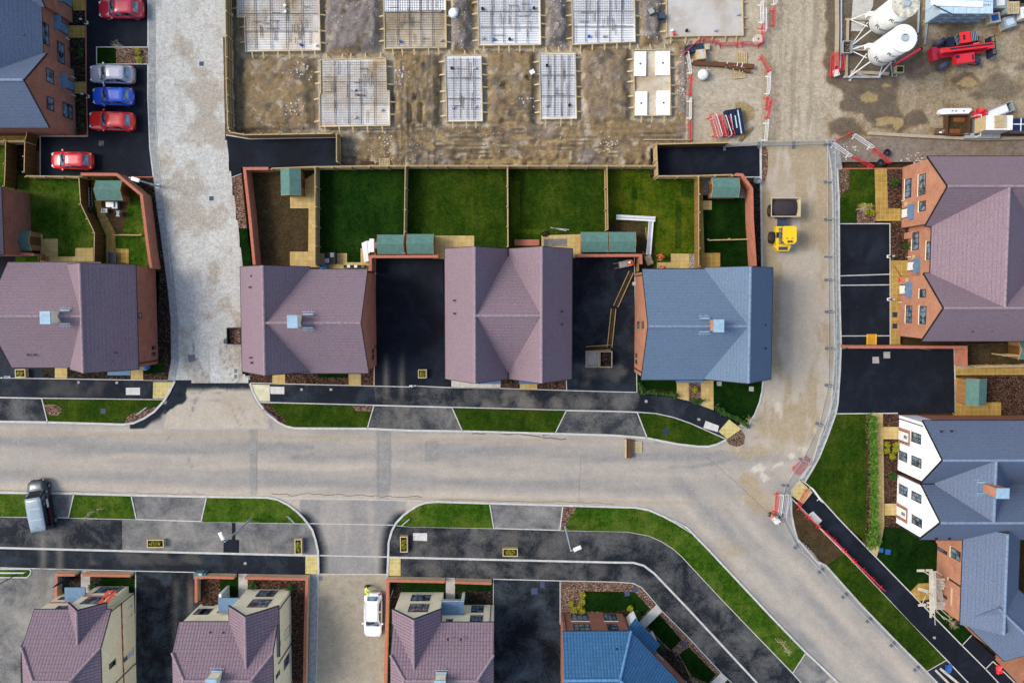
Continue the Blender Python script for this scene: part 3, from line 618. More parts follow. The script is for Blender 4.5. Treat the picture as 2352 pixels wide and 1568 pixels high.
for s in ("d0 712,1114 659,1344", "d0 1259,1130 1309,1359", "d1 20,1145 d0 1928,1378", "d2 765,1206 806,1446", "d2 1466,1226 1437,1464", "e3 1829,1271 1704,1464"): line('verge_edging', s, .1, .12, 'kerb')
KS0 = "u -60,1129 d0 0,1103 710,1112 1260,1128 1960,1142 d1 600,1150 700,1170 800,1220 880,1280 940,1340 985,1395 1030,1460 1060,1550 e1 1085,300 1090,500 1088,525"
KS1 = "e1 1748,540 1755,400 1760,220 d1 1790,1470 1830,1395 1900,1320 d2 0,1275 80,1225 150,1200 250,1190 765,1205 1465,1225 1960,1240 d3 200,1245 330,1270 470,1330 600,1400 730,1490 e3 560,0 700,85 900,290 1200,610 1500,930 1830,1270 1960,1390 2200,1620"
line('kerb', KS0, .2, .12, 'kerb'); line('kerb', KS1, .2, .12, 'kerb')
SD0 = "u -60,1184 0,1185.5 d0 660,1345 1310,1360 1960,1380 d1 980,1400 1030,1460 1060,1550 e1 1085,300 1088,345 960,342 0,320 e0 1960,320 0,270 u -60,1255"
sheet('shared_drive', SD0, .045, 'tard2'); sheet('tarmac_overlay', "d0 1170,1366 1960,1382 d1 0,1385 980,1402 1030,1460 1060,1550 e1 1085,300 1086,340 0,318 e0 1172,300", .05, 'tarp')
sheet('tarmac_patch', "e1 262,30 296,30 294,192 330,195 330,320 180,316 182,194 262,190", .056, 'tark')
SD1 = "e1 1815,25 1780,120 1760,220 1755,362 e2 0,365 1960,410 e3 180,412 280,440 380,515 700,850 1500,1710 1900,1680 1700,1465 1050,790 640,350 560,280 450,210 330,155 130,118 e2 1435,103 805,85 0,68"
sheet('shared_drive', SD1, .045, 'tard2')
line('pavement_edging', "u -60,1184 0,1185.5 d0 660,1345 1310,1360 1960,1380 d1 980,1400", .1, .07, 'kerb'); line('pavement_edging', "d1 1815,1415 e2 0,68 805,85 1435,103 1960,114 e3 130,118 330,155 450,210 560,280 640,350 1050,790 1700,1465 1900,1690", .1, .07, 'kerb')
line('road_line', "d1 990,1400 1815,1415", .1, .012, 'road_l'); line('road_line', "e1 1092,345 1750,360", .14, .012, 'road_l'); line('road_line', "d1 690,1158 1300,1166 d2 130,1185", .1, .012, 'road_l'); line('road_line', "e1 1090,522 1745,525", .12, .05, 'road_l')
line('kerb', "u -60,1255 e0 0,270 1960,320 e1 960,342 1088,346", .2, .1, 'kerb'); line('kerb', "e1 1755,361 e2 0,365 1960,410 e3 180,412 280,440 380,515 700,850 1500,1710", .2, .1, 'kerb')
sheet('pavement', "u -60,1255 e0 0,275 1960,325 e1 960,345 1086,348 1088,530 0,515 e0 1880,505 1300,492 295,468 u -60,1301", .04, 'tar')
sheet('pavement', "e1 1755,365 e2 0,372 1960,417 e3 180,420 280,448 375,520 700,860 1480,1710 1300,1720 1130,1568 1020,1465 700,1120 450,870 370,775 260,650 180,610 0,597 e2 1440,588 800,570 e1 1750,545", .04, 'tard2')
sheet('tactile_paving', "e1 965,343 1086,346 1086,525 963,520", .055, 'tact'); sheet('tactile_paving', "e1 1758,362 1874,365 1874,540 1752,536", .055, 'tact')
line('pavement_edging', "u -60,1301 e0 0,460 295,468 1300,492 1880,505", .09, .06, 'kerb'); line('pavement_edging', "e2 800,570 1440,586", .09, .06, 'kerb'); line('pavement_edging', "e2 1440,586 e3 0,597 180,610 260,650 370,775 450,870 700,1120 1020,1465 1130,1568 1300,1740", .08, .06, 'kerb')
sheet('front_yard', "u -80,1302 e0 0,462 295,470 600,480 620,720 400,850 200,1210 200,2000 u -80,1800", .042, 'tarp'); sheet('verge', "e0 -300,475 280,475 298,490 292,520 260,552 -300,550", .1, 'grass'); line('kerb', "e0 -300,472 282,474 300,490 293,522 262,554 -300,552", .1, .11, 'kerb')
sheet('driveway', "e0 1300,492 1880,507 1910,560 1910,760 1600,2200 1290,2200", .045, 'tarw'); line('kerb', "e0 1300,492 1300,700 1298,1568", .1, .07, 'kerb')
sheet('front_garden', "e0 590,495 1300,495 1300,900 590,900", .05, 'mulch_d'); sheet('lawn', "e0 965,520 1295,520 1295,720 965,650", .065, 'grass_d'); sheet('doorstep_path', "e0 778,490 865,490 862,900 778,900", .085, 'cpale')
sheet('front_garden', "e0 1905,520 1960,520 e1 990,530 1010,570 985,1000 970,2000 0,2000 e0 1900,1500", .05, 'mulch'); sheet('lawn', "e1 150,560 322,560 322,760 150,760", .065, 'grass_d'); sheet('doorstep_path', "e1 325,520 412,520 412,800 325,800", .085, 'cpale')
sheet('rear_lane', "e1 1086,525 1748,530 1770,560 1735,2000 960,2000 1000,1500 1012,600 1015,530", .03, 'bpave'); mb = MB(); mb.ribbon(P("e1 1086,525 1085,800 1075,1300 1060,1700"), .85, -.2, .04, off=-.42); structure('drain_channel', mb, _pm['grey_channel']); line('lane_edging', "e1 1086,525 1085,800 1075,1300 1060,1700", .07, .06, 'kerb')
sheet('front_garden', "e1 1760,545 e2 800,572 800,2000 e1 1720,2000", .05, 'mulch_d'); sheet('lawn', "e1 1890,600 e2 345,610 345,700 e1 1880,720", .065, 'grass_d'); sheet('lawn', "e2 438,600 800,615 800,685 438,680", .065, 'grass_d'); sheet('doorstep_path', "e2 348,555 434,560 434,830 345,830", .085, 'cpale')
sheet('driveway', "e2 802,570 1440,586 1442,900 1440,2000 800,2000", .045, 'tarw'); line('kerb', "e2 1440,586 1440,1000", .08, .07, 'kerb'); line('kerb', "e2 802,570 800,985", .06, .07, 'kerb')
sheet('front_garden', "e2 1443,590 e3 0,600 180,614 255,655 365,780 445,875 700,1125 1015,1470 1100,1700 600,1900 e2 1443,1800", .05, 'mulch_l'); sheet('lawn', "e2 1675,685 1960,690 e3 190,690 340,850 250,940 140,860 0,880 e2 1860,880 1670,880", .065, 'grass_d'); sheet('garden_soil', "e2 1850,800 e3 0,810 120,820 260,980 60,1100 e2 1850,980", .055, 'mulch_d')
sheet('lawn', "e3 430,905 640,1150 540,1250 300,1010", .065, 'grass_d'); sheet('lawn', "e3 710,1220 970,1480 900,1568 740,1500 620,1290", .065, 'grass_d'); sheet('doorstep_path', "e3 400,815 460,875 290,1040 225,990", .085, 'cpale'); sheet('doorstep_path', "e3 1020,1462 1085,1525 960,1650 880,1600", .085, 'cpale'); sheet('garden_soil', "e3 350,1080 500,1230 640,1330 740,1560 560,1568 330,1220", .06, 'mulch_d')
# ---- east side
KE = "b4 170,440 185,700 190,1568 c4 205,960 195,1200 175,1500 d4 155,350 80,560 0,760 d3 1900,870 1820,1000"
mb = MB(); mb.ribbon(P("b4 60,160 105,440 120,700 125,1568 c4 140,960 128,1200 105,1500 d4 80,350 0,560 d3 1890,800 1740,1030"), 1.15, -.2, .02, off=.62); structure('concrete_margin', mb, plain('grey_margin', '#a3a6a0', .95, 0, .7, .2, .45))
line('kerb', KE, .15, .12, 'kerb')
mb = MB(); mb.ribbon(P("b4 60,160 105,440 120,700 125,1568 c4 140,960 128,1200 105,1500 d4 80,350 0,560 d3 1890,800 1740,1030"), .14, -.2, .08, off=.1); structure('kerb', mb, MAT['kerb'])
sheet('front_garden', "b4 160,450 290,445 290,700 190,740", .04, 'mulch_l'); sheet('lawn', "b4 285,450 527,445 532,962 190,962 190,740 240,650 285,640", .07, 'grass_m'); sheet('flower_bed', "b4 360,785 530,780 532,960 358,960", .085, 'mulch_l')
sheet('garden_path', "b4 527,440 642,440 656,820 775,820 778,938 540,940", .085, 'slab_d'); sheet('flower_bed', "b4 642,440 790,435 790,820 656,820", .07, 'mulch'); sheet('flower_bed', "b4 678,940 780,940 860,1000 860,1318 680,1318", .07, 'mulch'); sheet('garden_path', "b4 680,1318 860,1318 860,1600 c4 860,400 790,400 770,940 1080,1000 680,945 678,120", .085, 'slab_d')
line('garden_edging', "b4 215,440 790,436", .1, .1, 'cope')
sheet('parking_bay', "b4 190,965 675,965 c4 678,945 203,945", .045, 'tark')
for s in ("c4 195,288 675,272", "c4 195,378 675,373", "c4 200,862 675,860"): line('bay_line', s, .1, .05, 'road_l')
line('kerb', "b4 190,965 675,965 c4 678,945", .1, .07, 'kerb')
sheet('parking_court', "c4 203,985 1290,968 1300,1400 d4 1300,340 150,350 180,150", .045, 'tark'); line('kerb', "c4 1290,960 1300,1400 d4 1300,335", .12, .08, 'cpale'); line('kerb', "d4 150,350 750,345", .1, .08, 'kerb')
for s in ("c4 507,1062 568,1060 572,1122 508,1124", "c4 612,1014 676,1012 677,1074 614,1076"): sheet('cover_slab', s, .055, 'conc')
for s in ("c4 697,635 743,635 743,683 697,683", "c4 697,743 743,743 743,792 697,792"): sheet('drain_cover', s, .09, 'dkblue')
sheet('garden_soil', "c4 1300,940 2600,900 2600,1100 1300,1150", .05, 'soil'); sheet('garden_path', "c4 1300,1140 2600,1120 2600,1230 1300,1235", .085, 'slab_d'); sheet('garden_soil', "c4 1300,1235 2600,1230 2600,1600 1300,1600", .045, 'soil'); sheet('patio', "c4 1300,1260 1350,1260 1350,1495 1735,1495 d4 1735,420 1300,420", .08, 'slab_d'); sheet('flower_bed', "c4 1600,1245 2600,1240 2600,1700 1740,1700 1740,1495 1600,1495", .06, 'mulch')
sheet('lawn', "d4 150,352 440,350 450,1568 e4 430,200 190,0 d4 0,1140 d3 1860,1040 1830,1000 1905,870 d4 5,760 85,560", .07, 'grass_m'); sheet('hedge_bed', "d4 438,350 545,350 555,1568 e4 520,260 420,235 430,100", .06, 'mulch')
sheet('garden_path', "d4 490,350 606,350 612,700 620,1450 e4 618,60 600,170 548,355 470,275 520,150 d4 530,1450 505,600", .085, 'slab'); sheet('flower_bed', "d4 606,350 760,350 770,1440 620,1440", .07, 'mulch'); sheet('doorstep_path', "d4 608,475 760,475 760,592 610,592", .09, 'slab'); sheet('doorstep_path', "d4 622,1208 760,1208 760,1320 622,1320", .09, 'slab')
sheet('lawn', "e4 622,65 780,60 1160,255 1120,620 1000,640 870,690 548,360 600,170", .06, 'grass_d'); sheet('garden_path', "e4 870,690 945,612 1060,605 1060,760 950,780", .085, 'slab_d'); sheet('flower_bed', "e4 945,785 1000,725 1200,720 1200,860 1030,850", .07, 'mulch'); sheet('lawn', "e4 1000,830 1270,830 1455,1108 1362,1203", .062, 'grass_d')
sheet('drain_cover', "e4 568,270 612,275 608,318 565,312", .08, 'tarpb'); sheet('drain_cover', "e4 632,282 684,290 676,338 628,332", .08, 'tarpb')
DP = "d3 1690,1165 1760,965 1860,1040 1960,1150 e4 190,0 550,370 950,780 1360,1200 1590,1430 1900,1760 1600,1760 1430,1568 1215,1340 870,990 590,690 240,320 0,80 d3 1960,1430"
sheet('footpath', DP, .05, 'tark'); sheet('tactile_paving', "d3 1760,975 1895,1100 1805,1212 1690,1130", .06, 'tact')
line('footpath_edging', "d3 1690,1155 1960,1425 e4 0,80 240,320 590,690 870,990 1215,1340 1430,1568 1620,1770", .11, .08, 'kerb'); line('footpath_edging', "d3 1760,965 1860,1040 1960,1150 e4 190,0 550,370 950,780 1360,1200 1590,1430 1900,1760", .11, .08, 'kerb')
sheet('flower_bed', "d3 1690,1160 1960,1430 e4 0,84 240,322 68,440 0,400 d3 1850,1600 1760,1568 1720,1450 1690,1300", .07, 'soil'); sheet('verge', "e4 68,440 240,325 1212,1345 1020,1452 700,1130 400,820", .09, 'grass_m')
sheet('driveway', "e4 1020,1452 1214,1346 1430,1572 1600,1770 1350,1790", .045, 'tar'); sheet('driveway', "e4 1362,1205 1456,1110 1700,1340 1900,1400 1850,1700 1590,1428", .047, 'tark')
line('garden_edging', "e4 1456,1106 1362,1205", .08, .08, 'kerb'); line('garden_edging', "e4 1660,1355 1585,1432", .08, .08, 'kerb'); line('garden_edging', "e4 1216,1342 1020,1454", .08, .1, 'kerb'); line('kerb', "e4 1660,1355 1900,1590 2000,1700", .1, .1, 'kerb')
KD = "d3 1690,1150 1690,1300 1720,1450 1760,1568 e3 1760,200 1960,430 e4 0,410 60,440 400,820 700,1130 1020,1450 1300,1740"
line('kerb', KD, .18, .12, 'kerb')
for s in ("u 458,142 468,142 468,152 458,152", "u 481,451 491,451 491,461 481,461", "c0 1797,1045 1865,1037 1876,1100 1808,1114", "c1 283,1178 308,1178 308,1214 283,1214", "c1 283,1232 308,1232 308,1266 283,1266", "e1 1092,542 1127,542 1127,584 1092,584"): sheet('drain_cover', s, .046, 'bluegrey' if s[0] == 'u' else 'grey')
for s in ("d0 968,300 1018,300 1018,348 968,348", "d3 463,495 518,495 518,547 463,547"): sheet('drain_cover', s, .13, 'dkblue')
for s in ("e2 1162,655 1225,655 1225,715 1162,715", "e2 1250,592 1292,592 1292,655 1250,655", "e3 92,690 140,680 150,725 100,735", "e3 170,650 215,645 220,690 175,695", "e3 640,1170 690,1165 690,1210 645,1215"): sheet('drain_cover', s, .075, 'bluegrey')
for i, s in enumerate(("d0 742,38 765,38 765,62 742,62", "d0 1108,42 1131,42 1131,65 1108,65", "d1 914,108 938,108 938,130 914,130", "d1 1195,108 1220,108 1220,130 1195,130", "e1 375,408 400,408 400,432 375,432", "d3 290,220 315,220 315,244 290,244", "d3 795,390 822,396 818,418 792,412", "e4 1085,1120 1112,1118 1112,1142 1088,1140")): sheet('stopcock_cover', s, .06, 'conc')
# ---- tyre dust and cracks
md = Mt('tyre_dust'); at = md.n('ShaderNodeAttribute'); at.attribute_name = 'mask'; sp = md.n('ShaderNodeSeparateColor'); md.L.new(at.outputs[0], sp.inputs[0])
md.done(lin('#8f8a80'), .95, 0, .1); nn_ = md.noise(md.OB, 6., 4, .8); md.put(md.b.inputs['Alpha'], md.ma('MULTIPLY', sp.outputs[0], md.ramp(nn_, (.25, .35), (.7, 1.))))
def dust(polyU, xs, wd, amt, fade, z=.064, slope=0.0):
    u0, v0, u1, v1 = polyU
    def cf(x, y, u, v):
        e = sm(0, fade, min(v-v0, v1-v)); uu = u-slope*(v-v0)
        k = max([math.exp(-((uu-q)/wd)**2) for q in xs]) if xs else sm(.38, .68, nz(x, y, .45, 5, 23))*sm(0, 12, min(u-u0, u1-u))
        return (amt*e*k*(.45+.8*nz(x, y*.5, .6, 4, 5)), 0, 0, 1)
    grid('tyre_dust', [(u0, v0), (u1, v0), (u1, v1), (u0, v1)], .22, lambda *a: z, cf, md.m)
dust((78, 1205, 172, 1400), (99, 139), 8, .8, 40); dust((868, 800, 950, 940), (887, 923), 6, .7, 50); dust((866, 934, 944, 984), (887, 923), 9, .6, 12, .055); dust((1035, 893, 1462, 944), (), 9, .75, 10, .062); dust((1300, 830, 1462, 898), (), 9, .5, 10)
dust((380, 1316, 462, 1600), (404, 438), 7, .55, 40); dust((200, 1262, 470, 1300), (), 9, .35, 10); dust((940, 1215, 1400, 1286), (), 9, .55, 12); dust((940, 1290, 1400, 1330), (), 9, .45, 10); dust((0, 868, 300, 912), (), 9, .25, 8)
def crack(s, w=.05, wob=.12):
    pts = P(s); out = []
    for a, b in zip(pts, pts[1:]):
        n = max(2, int((b-a).length/.5))
        for i in range(n): out.append(a+(b-a)*i/n+Vector((0, R.uniform(-wob, wob), 0)))
    mb = MB(); mb.ribbon(out+[pts[-1]], w, -.02, .006); structure('road_crack', mb, MAT['dirt'])
crack("d1 640,1112 780,1118 860,1135 940,1108 1400,1130 1640,1142 1960,1140 d2 120,1150", .07); crack("d2 1640,780 1625,1000 1620,1180", .03, .02); crack("d1 1662,540 1660,1130", .025, .01); crack("d1 1775,540 1768,1110", .025, .01); crack("d1 503,500 490,1110", .025, .01); crack("d0 0,1085 700,1092 1200,1105 1960,1120", .04, .06); crack("d2 280,1172 900,1182 1560,1195 1960,1215", .05, .06); crack("d3 880,760 1200,1040 1460,1290", .04, .03)
crack("d2 600,535 900,540 1250,575 1500,590", .12, .12)
mb = MB()
for k in range(14): q = G('d2', 1275+R.gauss(0, 28), 560+R.gauss(0, 9)); mb.box((q.x, q.y, .03), (.14, .1, .08), rz=R.random()*3)
tag(mb.build('stone_chips', MAT['kerb']), "few broken pale stones in the gutter of the main road", 'stones', kind='stuff')
# ================================================================ buildings
class Pieces(list):
    def bar(s, *a): m = MB(); m.bar(*a); s.append(m)
class House:
    def __init__(s, name, label, base, roof, ridge, wall, cat='house'):
        s.t = thing(name, label, cat, base); s.roofm, s.ridgem, s.wallm = MAT[roof], MAT[ridge], MAT[wall]
        s.w = MB(); s.r = MB(); s.rd = []; s.g = []; s.bg = Pieces()
    def ridge_run(s, a, b, r=.13):
        a = Vector(a); b = Vector(b); L = (b-a).length; n = max(1, int(L/.52)); d = (b-a)/n; m = MB(); s.rd.append(m)
        for i in range(n): m.tube(a+d*i+d*.02, a+d*(i+1)-d*.03+Vector((0, 0, .012)), r, 8)
    def gutter(s, a, b, out=.0):
        s.g.append(MB().tube(Vector(a)+Vector((0, 0, -.05)), Vector(b)+Vector((0, 0, -.05)), .065, 6))
    def gable(s, e, zr, ov=(.28, .1), ridge=True, wall=True, verge=(1, 1), gut=(1, 1)):
        e1, e2, e3, e4 = [Vector(q) for q in e]; ze = e1.z
        a = (e1+e4)/2; a.z = zr; b = (e2+e3)/2; b.z = zr
        s.r.slab([e1, e2, b, a], .13); s.r.slab([e4, e3, b, a], .13)
        if ridge: s.ridge_run(a, b)
        if gut[0]: s.gutter(e1, e2)
        if gut[1]: s.gutter(e4, e3)
        for k, (p, q, m) in enumerate(((e1, e4, a), (e2, e3, b))):
            if verge[k]:
                o = ((a-b) if k == 0 else (b-a)).normalized()*.02-Vector((0, 0, .1))
                s.bg.bar(p+o, m+o, .05, .16); s.bg.bar(q+o, m+o, .05, .16)
        if wall:
            ax = (e2-e1); ax.z = 0; ax.normalize(); cr = (e4-e1); cr.z = 0; W = cr.length; cr.normalize()
            sl = (zr-ze)/(W/2); h0 = ze+sl*ov[0]-.16
            A = []
            for end, sg in ((e1, 1), (e2, -1)):
                o = Vector((end.x, end.y, 0))+ax*ov[1]*sg
                A.append([o+cr*ov[0]+Vector((0, 0, -.3)), o+cr*(W-ov[0])+Vector((0, 0, -.3)), o+cr*(W-ov[0])+Vector((0, 0, h0)), o+cr*W/2+Vector((0, 0, zr-.17)), o+cr*ov[0]+Vector((0, 0, h0))])
            s.w.add(A[0]+A[1], [(0, 1, 2, 3, 4), (9, 8, 7, 6, 5), (0, 5, 6, 1), (1, 6, 7, 2), (2, 7, 8, 3), (3, 8, 9, 4), (4, 9, 5, 0)])
            s.A = (A[0][0], -ax); s.B = (A[1][0], ax); s.N = (A[0][0], -cr); s.F = (A[0][1], cr)
            return dict(A=s.A, B=s.B, N=s.N, F=s.F)
    def finish(s):
        s.wo = s.w.build('wall', s.wallm, s.t); s.ro = s.r.build('roof', s.roofm, s.t)
        for m in s.rd: m.build('ridge_tiles', s.ridgem, s.ro)
        for m in s.g: m.build('gutter', MAT['fascia'], s.ro)
        for m in s.bg: m.build('bargeboard', MAT['fascia'], s.ro)
        return s
    # wall features ------------------------------------------------
    def onp(s, pl, r, x, y):
        p0, n = pl; d = ray(r, x, y); o = Vector((0, 0, HC)); k = (p0-o).dot(n)/d.dot(n)
        q = o+d*k; h = Vector((-n.y, n.x, 0)); return (q-p0).dot(h), q.z
    def ptp(s, pl, sx, z, d): return pl[0]*1+Vector((-pl[1].y, pl[1].x, 0))*sx+pl[1]*d-Vector((0, 0, pl[0].z))+Vector((0, 0, z))
    def pbox(s, mb, pl, s0, s1, z0, z1, d0, d1):
        n = pl[1]; h = Vector((-n.y, n.x, 0)); M = Matrix((h, n, Vector((0, 0, 1)))).transposed()
        mb.box(s.ptp(pl, (s0+s1)/2, (z0+z1)/2, (d0+d1)/2), (abs(s1-s0), abs(d1-d0), abs(z1-z0)), rot=M); return mb
    def window(s, pl, r, x0, y0, x1, y1, nx=2, ny=2, sill='cope', lint=None, fm='wframe', gm='glass', rect=None):
        if rect: s0, s1, z0, z1 = rect
        else:
            s0, z0 = s.onp(pl, r, x0, y0); s1, z1 = s.onp(pl, r, x1, y1); s0, s1 = min(s0, s1), max(s0, s1); z0, z1 = min(z0, z1), max(z0, z1)
        f = MB(); t = .07
        for a, b, c, d in ((s0, s1, z0, z0+t), (s0, s1, z1-t, z1), (s0, s0+t, z0+t, z1-t), (s1-t, s1, z0+t, z1-t)): s.pbox(f, pl, a, b, c, d, -.02, .035)
        for i in range(1, nx): q = s0+(s1-s0)*i/nx; s.pbox(f, pl, q-.03, q+.03, z0+t, z1-t, -.02, .03)
        for j in range(1, ny): q = z0+(z1-z0)*j/ny; s.pbox(f, pl, s0+t, s1-t, q-.022, q+.022, -.02, .024)
        o = f.build('window', MAT[fm], s.t)
        s.pbox(MB(), pl, s0+.02, s1-.02, z0+.02, z1-.02, -.02, .012).build('pane', MAT[gm], o)
        if sill: s.pbox(MB(), pl, s0-.06, s1+.06, z0-.09, z0-.003, -.02, .07).build('sill', MAT[sill], o)
        if lint: s.pbox(MB(), pl, s0-.1, s1+.1, z1+.003, z1+.16, -.02, .03).build('lintel', MAT[lint], o)
        return o
    def door(s, pl, r, x, y, wd=.98, ht=2.08, mat='white', canopy=None, frame='wframe', sur=None):
        s0, _ = s.onp(pl, r, x, y); z0 = .1
        f = MB(); s.pbox(f, pl, s0-wd/2, s0+wd/2, z0, z0+ht, -.02, .03)
        o = f.build('door', MAT[frame], s.t)
        s.pbox(MB(), pl, s0-wd/2+.08, s0+wd/2-.08, z0+.04, z0+ht-.08, 0, .045).build('panel', MAT[mat], o)
        s.pbox(MB(), pl, s0-.16, s0+.16, z0+1.1, z0+1.8, 0, .052).build('pane', MAT['glass'], o)
        s.pbox(MB(), pl, s0+wd/2-.2, s0+wd/2-.16, z0+.8, z0+1.15, 0, .09).build('handle', MAT['galv'], o)
        if sur:
            g = MB(); s.pbox(g, pl, s0-wd/2-.22, s0-wd/2-.005, 0, z0+ht+.2, -.02, .05); s.pbox(g, pl, s0+wd/2+.005, s0+wd/2+.22, 0, z0+ht+.2, -.02, .05); s.pbox(g, pl, s0-wd/2-.003, s0+wd/2+.003, z0+ht+.01, z0+ht+.2, -.02, .05)
            g.build('door_surround', MAT[sur], s.t)
        if canopy:
            cw, cd = canopy
            c = MB(); s.pbox(c, pl, s0-cw/2, s0+cw/2, 2.4, 2.52, .003, cd); s.pbox(c, pl, s0-cw/2-.04, s0+cw/2+.04, 2.523, 2.56, -.01, cd+.04)
            c.build('canopy', MAT['grp'], s.t)
        return s0
    def fill(s, side, y, xs, door=None, zs=((.95, 2.2), (3.3, 4.45)), w=1.25):
        sg = -1 if side == 'S' else 1; pl = (V(0, y, 0), Vector((0, sg, 0)))
        for x in xs:
            for z in zs: s.window(pl, None, 0, 0, 0, 0, 2, 2, sill='copeb', rect=(-sg*x-w/2, -sg*x+w/2, z[0], z[1]))
        if door is not None:
            q = -sg*door; o = s.pbox(MB(), pl, q-.5, q+.5, .08, 2.15, -.02, .04).build('door', MAT['packd'], s.t); s.pbox(MB(), pl, q+.3, q+.34, .9, 1.2, 0, .08).build('handle', MAT['galv'], o)
    def pipe(s, pl, r, x, y, z1=4.8, m='fascia', z0=.05):
        s0, _ = s.onp(pl, r, x, y); a = s.ptp(pl, s0, z0, .07); b = s.ptp(pl, s0, z1, .07)
        MB().tube(a, b, .045, 6).build('downpipe', MAT[m], s.t)
    def vents(s, r, pts, z):
        for x, y in pts:
            p = G(r, x, y, z); MB().box(p, (.2, .16, .14)).build('roof_vent', MAT['fascia'], s.ro)
    def chimney(s, r, x, y, zt, zb, w=(.78, .98), capm='lead', shift=0, wall='buff'):
        c = G(r, x, y, zt); m = MB(); m.box((c.x, c.y, (zt+zb)/2), (w[0], w[1], zt-zb-.1))
        o = m.build('chimney', MAT[wall], s.t)
        MB().box((c.x, c.y, zt-.03), (w[0]+.14, w[1]+.14, .12)).build('capping', MAT[capm], o)
        for sg in (-1, 1):
            f = MB()
            f.box((c.x+shift, c.y+sg*(w[1]/2+.11), zb+.42), (w[0]+.1, .14, .05), rot=Matrix.Rotation(-sg*.62, 3, 'X'))
            f.box((c.x+shift, c.y+sg*(w[1]/2+.3), zb+.28), (w[0]*1.45, .04, .04), rot=Matrix.Rotation(-sg*.62, 3, 'X'))
            for q in (-.3, 0, .25): f.box((c.x+shift+q, c.y+sg*(w[1]/2+.38), zb+.22), (.03, .2+.2*abs(q), .03), rot=Matrix.Rotation(-sg*.62, 3, 'X'))
            f.build('flashing', MAT['lead'], s.ro)
def mirror(e1, e2, ra, rb):
    a = Vector(ra); b = Vector(rb); d = (b-a); d.z = 0; d.normalize(); n = Vector((-d.y, d.x, 0))
    out = []
    for e in (e1, e2): k = (Vector(e)-a).dot(n); out.append(Vector(e)-n*2*k)
    return out
V = lambda x, y, z=4.9: Vector((x, y, z))
ZE, ZR = 4.9, 8.6
# ---- H1 west house
h = House('brick_house', 'purple tiled house left of the pale paved lane, with blank brick side wall', G('c0', 800, 690), 'roof_p', 'ridge_p', 'brick_d')
e1, e2 = P('c0 1318,186 1305,1182', ZE); ra, rb = P('c0 785,165 775,1215', ZR); e1.y = ra.y = P('c0 1050,174', 6.7)[0].y; e2.y = rb.y = P('c0 1040,1198', 6.7)[0].y
rb.x = ra.x = (ra.x+rb.x)/2; e1.x = e2.x = (e1.x+e2.x)/2
m1, m2 = mirror(e1, e2, ra, rb); pl = h.gable((e1, e2, m2, m1), ZR)
w1, w2 = P('c0 105,158 85,1162', ZE); w1.x = w2.x = (w1.x+w2.x)/2
h.gable((w1, Vector((ra.x, w1.y, ZE)), Vector((ra.x, w2.y, ZE)), w2), ZR-.06, verge=(1, 0))
h.finish()
h.window(pl['N'], 'c0', 1355, 640, 1318, 695, 1, 1, sill='cope'); h.window(pl['N'], 'c0', 1487, 955, 1452, 995, 1, 1, gm='dglass', fm='black', sill=None); h.window(pl['N'], 'c0', 1487, 1015, 1452, 1055, 1, 1, gm='dglass', fm='black', sill=None); h.pipe(pl['N'], 'c0', 1500, 1095)
h.chimney('c0', 432, 687, 9.9, 8.0, shift=.9); h.vents('c0', [(495, 995), (557, 995), (265, 1045), (328, 1045)], 6.0); h.vents('c0', [(1110, 1023), (1073, 1105)], 6.6)
q = G('c0', 1140, 1212, 2.5); MB().box((q.x, q.y, 2.5), (2.2, .5, .12)).build('canopy', MAT['grp'], h.t)
q = G('c0', 1370, 1165, 0); MB().box((q.x, q.y, .02), (.9, .5, .3)).build('step', MAT['conc'], h.t)
h.fill('S', w2.y+.28, (ra.x-5.6, ra.x-4.2), ra.x-2.6); h.fill('S', rb.y+.1, (ra.x-.2, ), None); h.fill('N', w1.y-.28, (ra.x-5.5, ra.x-4)); h.fill('N', ra.y-.1, (ra.x, ))
# ---- H2
h = House('brick_house', 'purple tiled house with capped chimney between the pale lane and a black driveway', G('c1', 900, 700), 'roof_p', 'ridge_p', 'brick')
e1, e2 = P('c1 360,198 345,1190', ZE); ra, rb = P('c1 570,188 558,1240', ZR); ra.x = rb.x = (ra.x+rb.x)/2; e1.x = e2.x = ra.x-3.25; e1.y = ra.y; e2.y = rb.y
m1, m2 = mirror(e1, e2, ra, rb); h.gable((e1, e2, m2, m1), ZR)
w1, w2 = P('c1 1568,225 1553,1218', ZE); w1.x = w2.x = (w1.x+w2.x)/2
pl = h.gable((w1, Vector((ra.x, w1.y, ZE)), Vector((ra.x, w2.y, ZE)), w2), ZR-.1, ov=(.28, .05), verge=(1, 0))
h.finish(); h.chimney('c1', 838, 725, 9.9, 8.0, shift=1.0); h.vents('c1', [(1045, 1033), (1108, 1035), (1308, 1013), (1372, 1013)], 6.2); h.vents('c1', [(447, 287), (430, 397), (435, 1070), (447, 1118)], 6.8)
for y in (985, 1045): h.window(pl['A'], 'c1', 1617, y+40, 1600, y, 1, 1, gm='dglass', fm='black', sill=None)
h.pipe(pl['A'], 'c1', 1625, 965, 1.5); h.pipe(pl['A'], 'c1', 1635, 255)
q = G('c1', 708, 1200, 2.5); MB().box((q.x, q.y+.3, 2.5), (1.6, 1.0, .12)).build('canopy', MAT['grp'], h.t)
h.fill('S', w2.y+.28, (ra.x+4.6, ra.x+6.0), ra.x+7.6); h.fill('S', rb.y+.1, (ra.x-1.2, ), ra.x+1.6); h.fill('N', w1.y-.28, (ra.x+4.6, ra.x+6.6)); h.fill('N', ra.y-.1, (ra.x-.5, ))
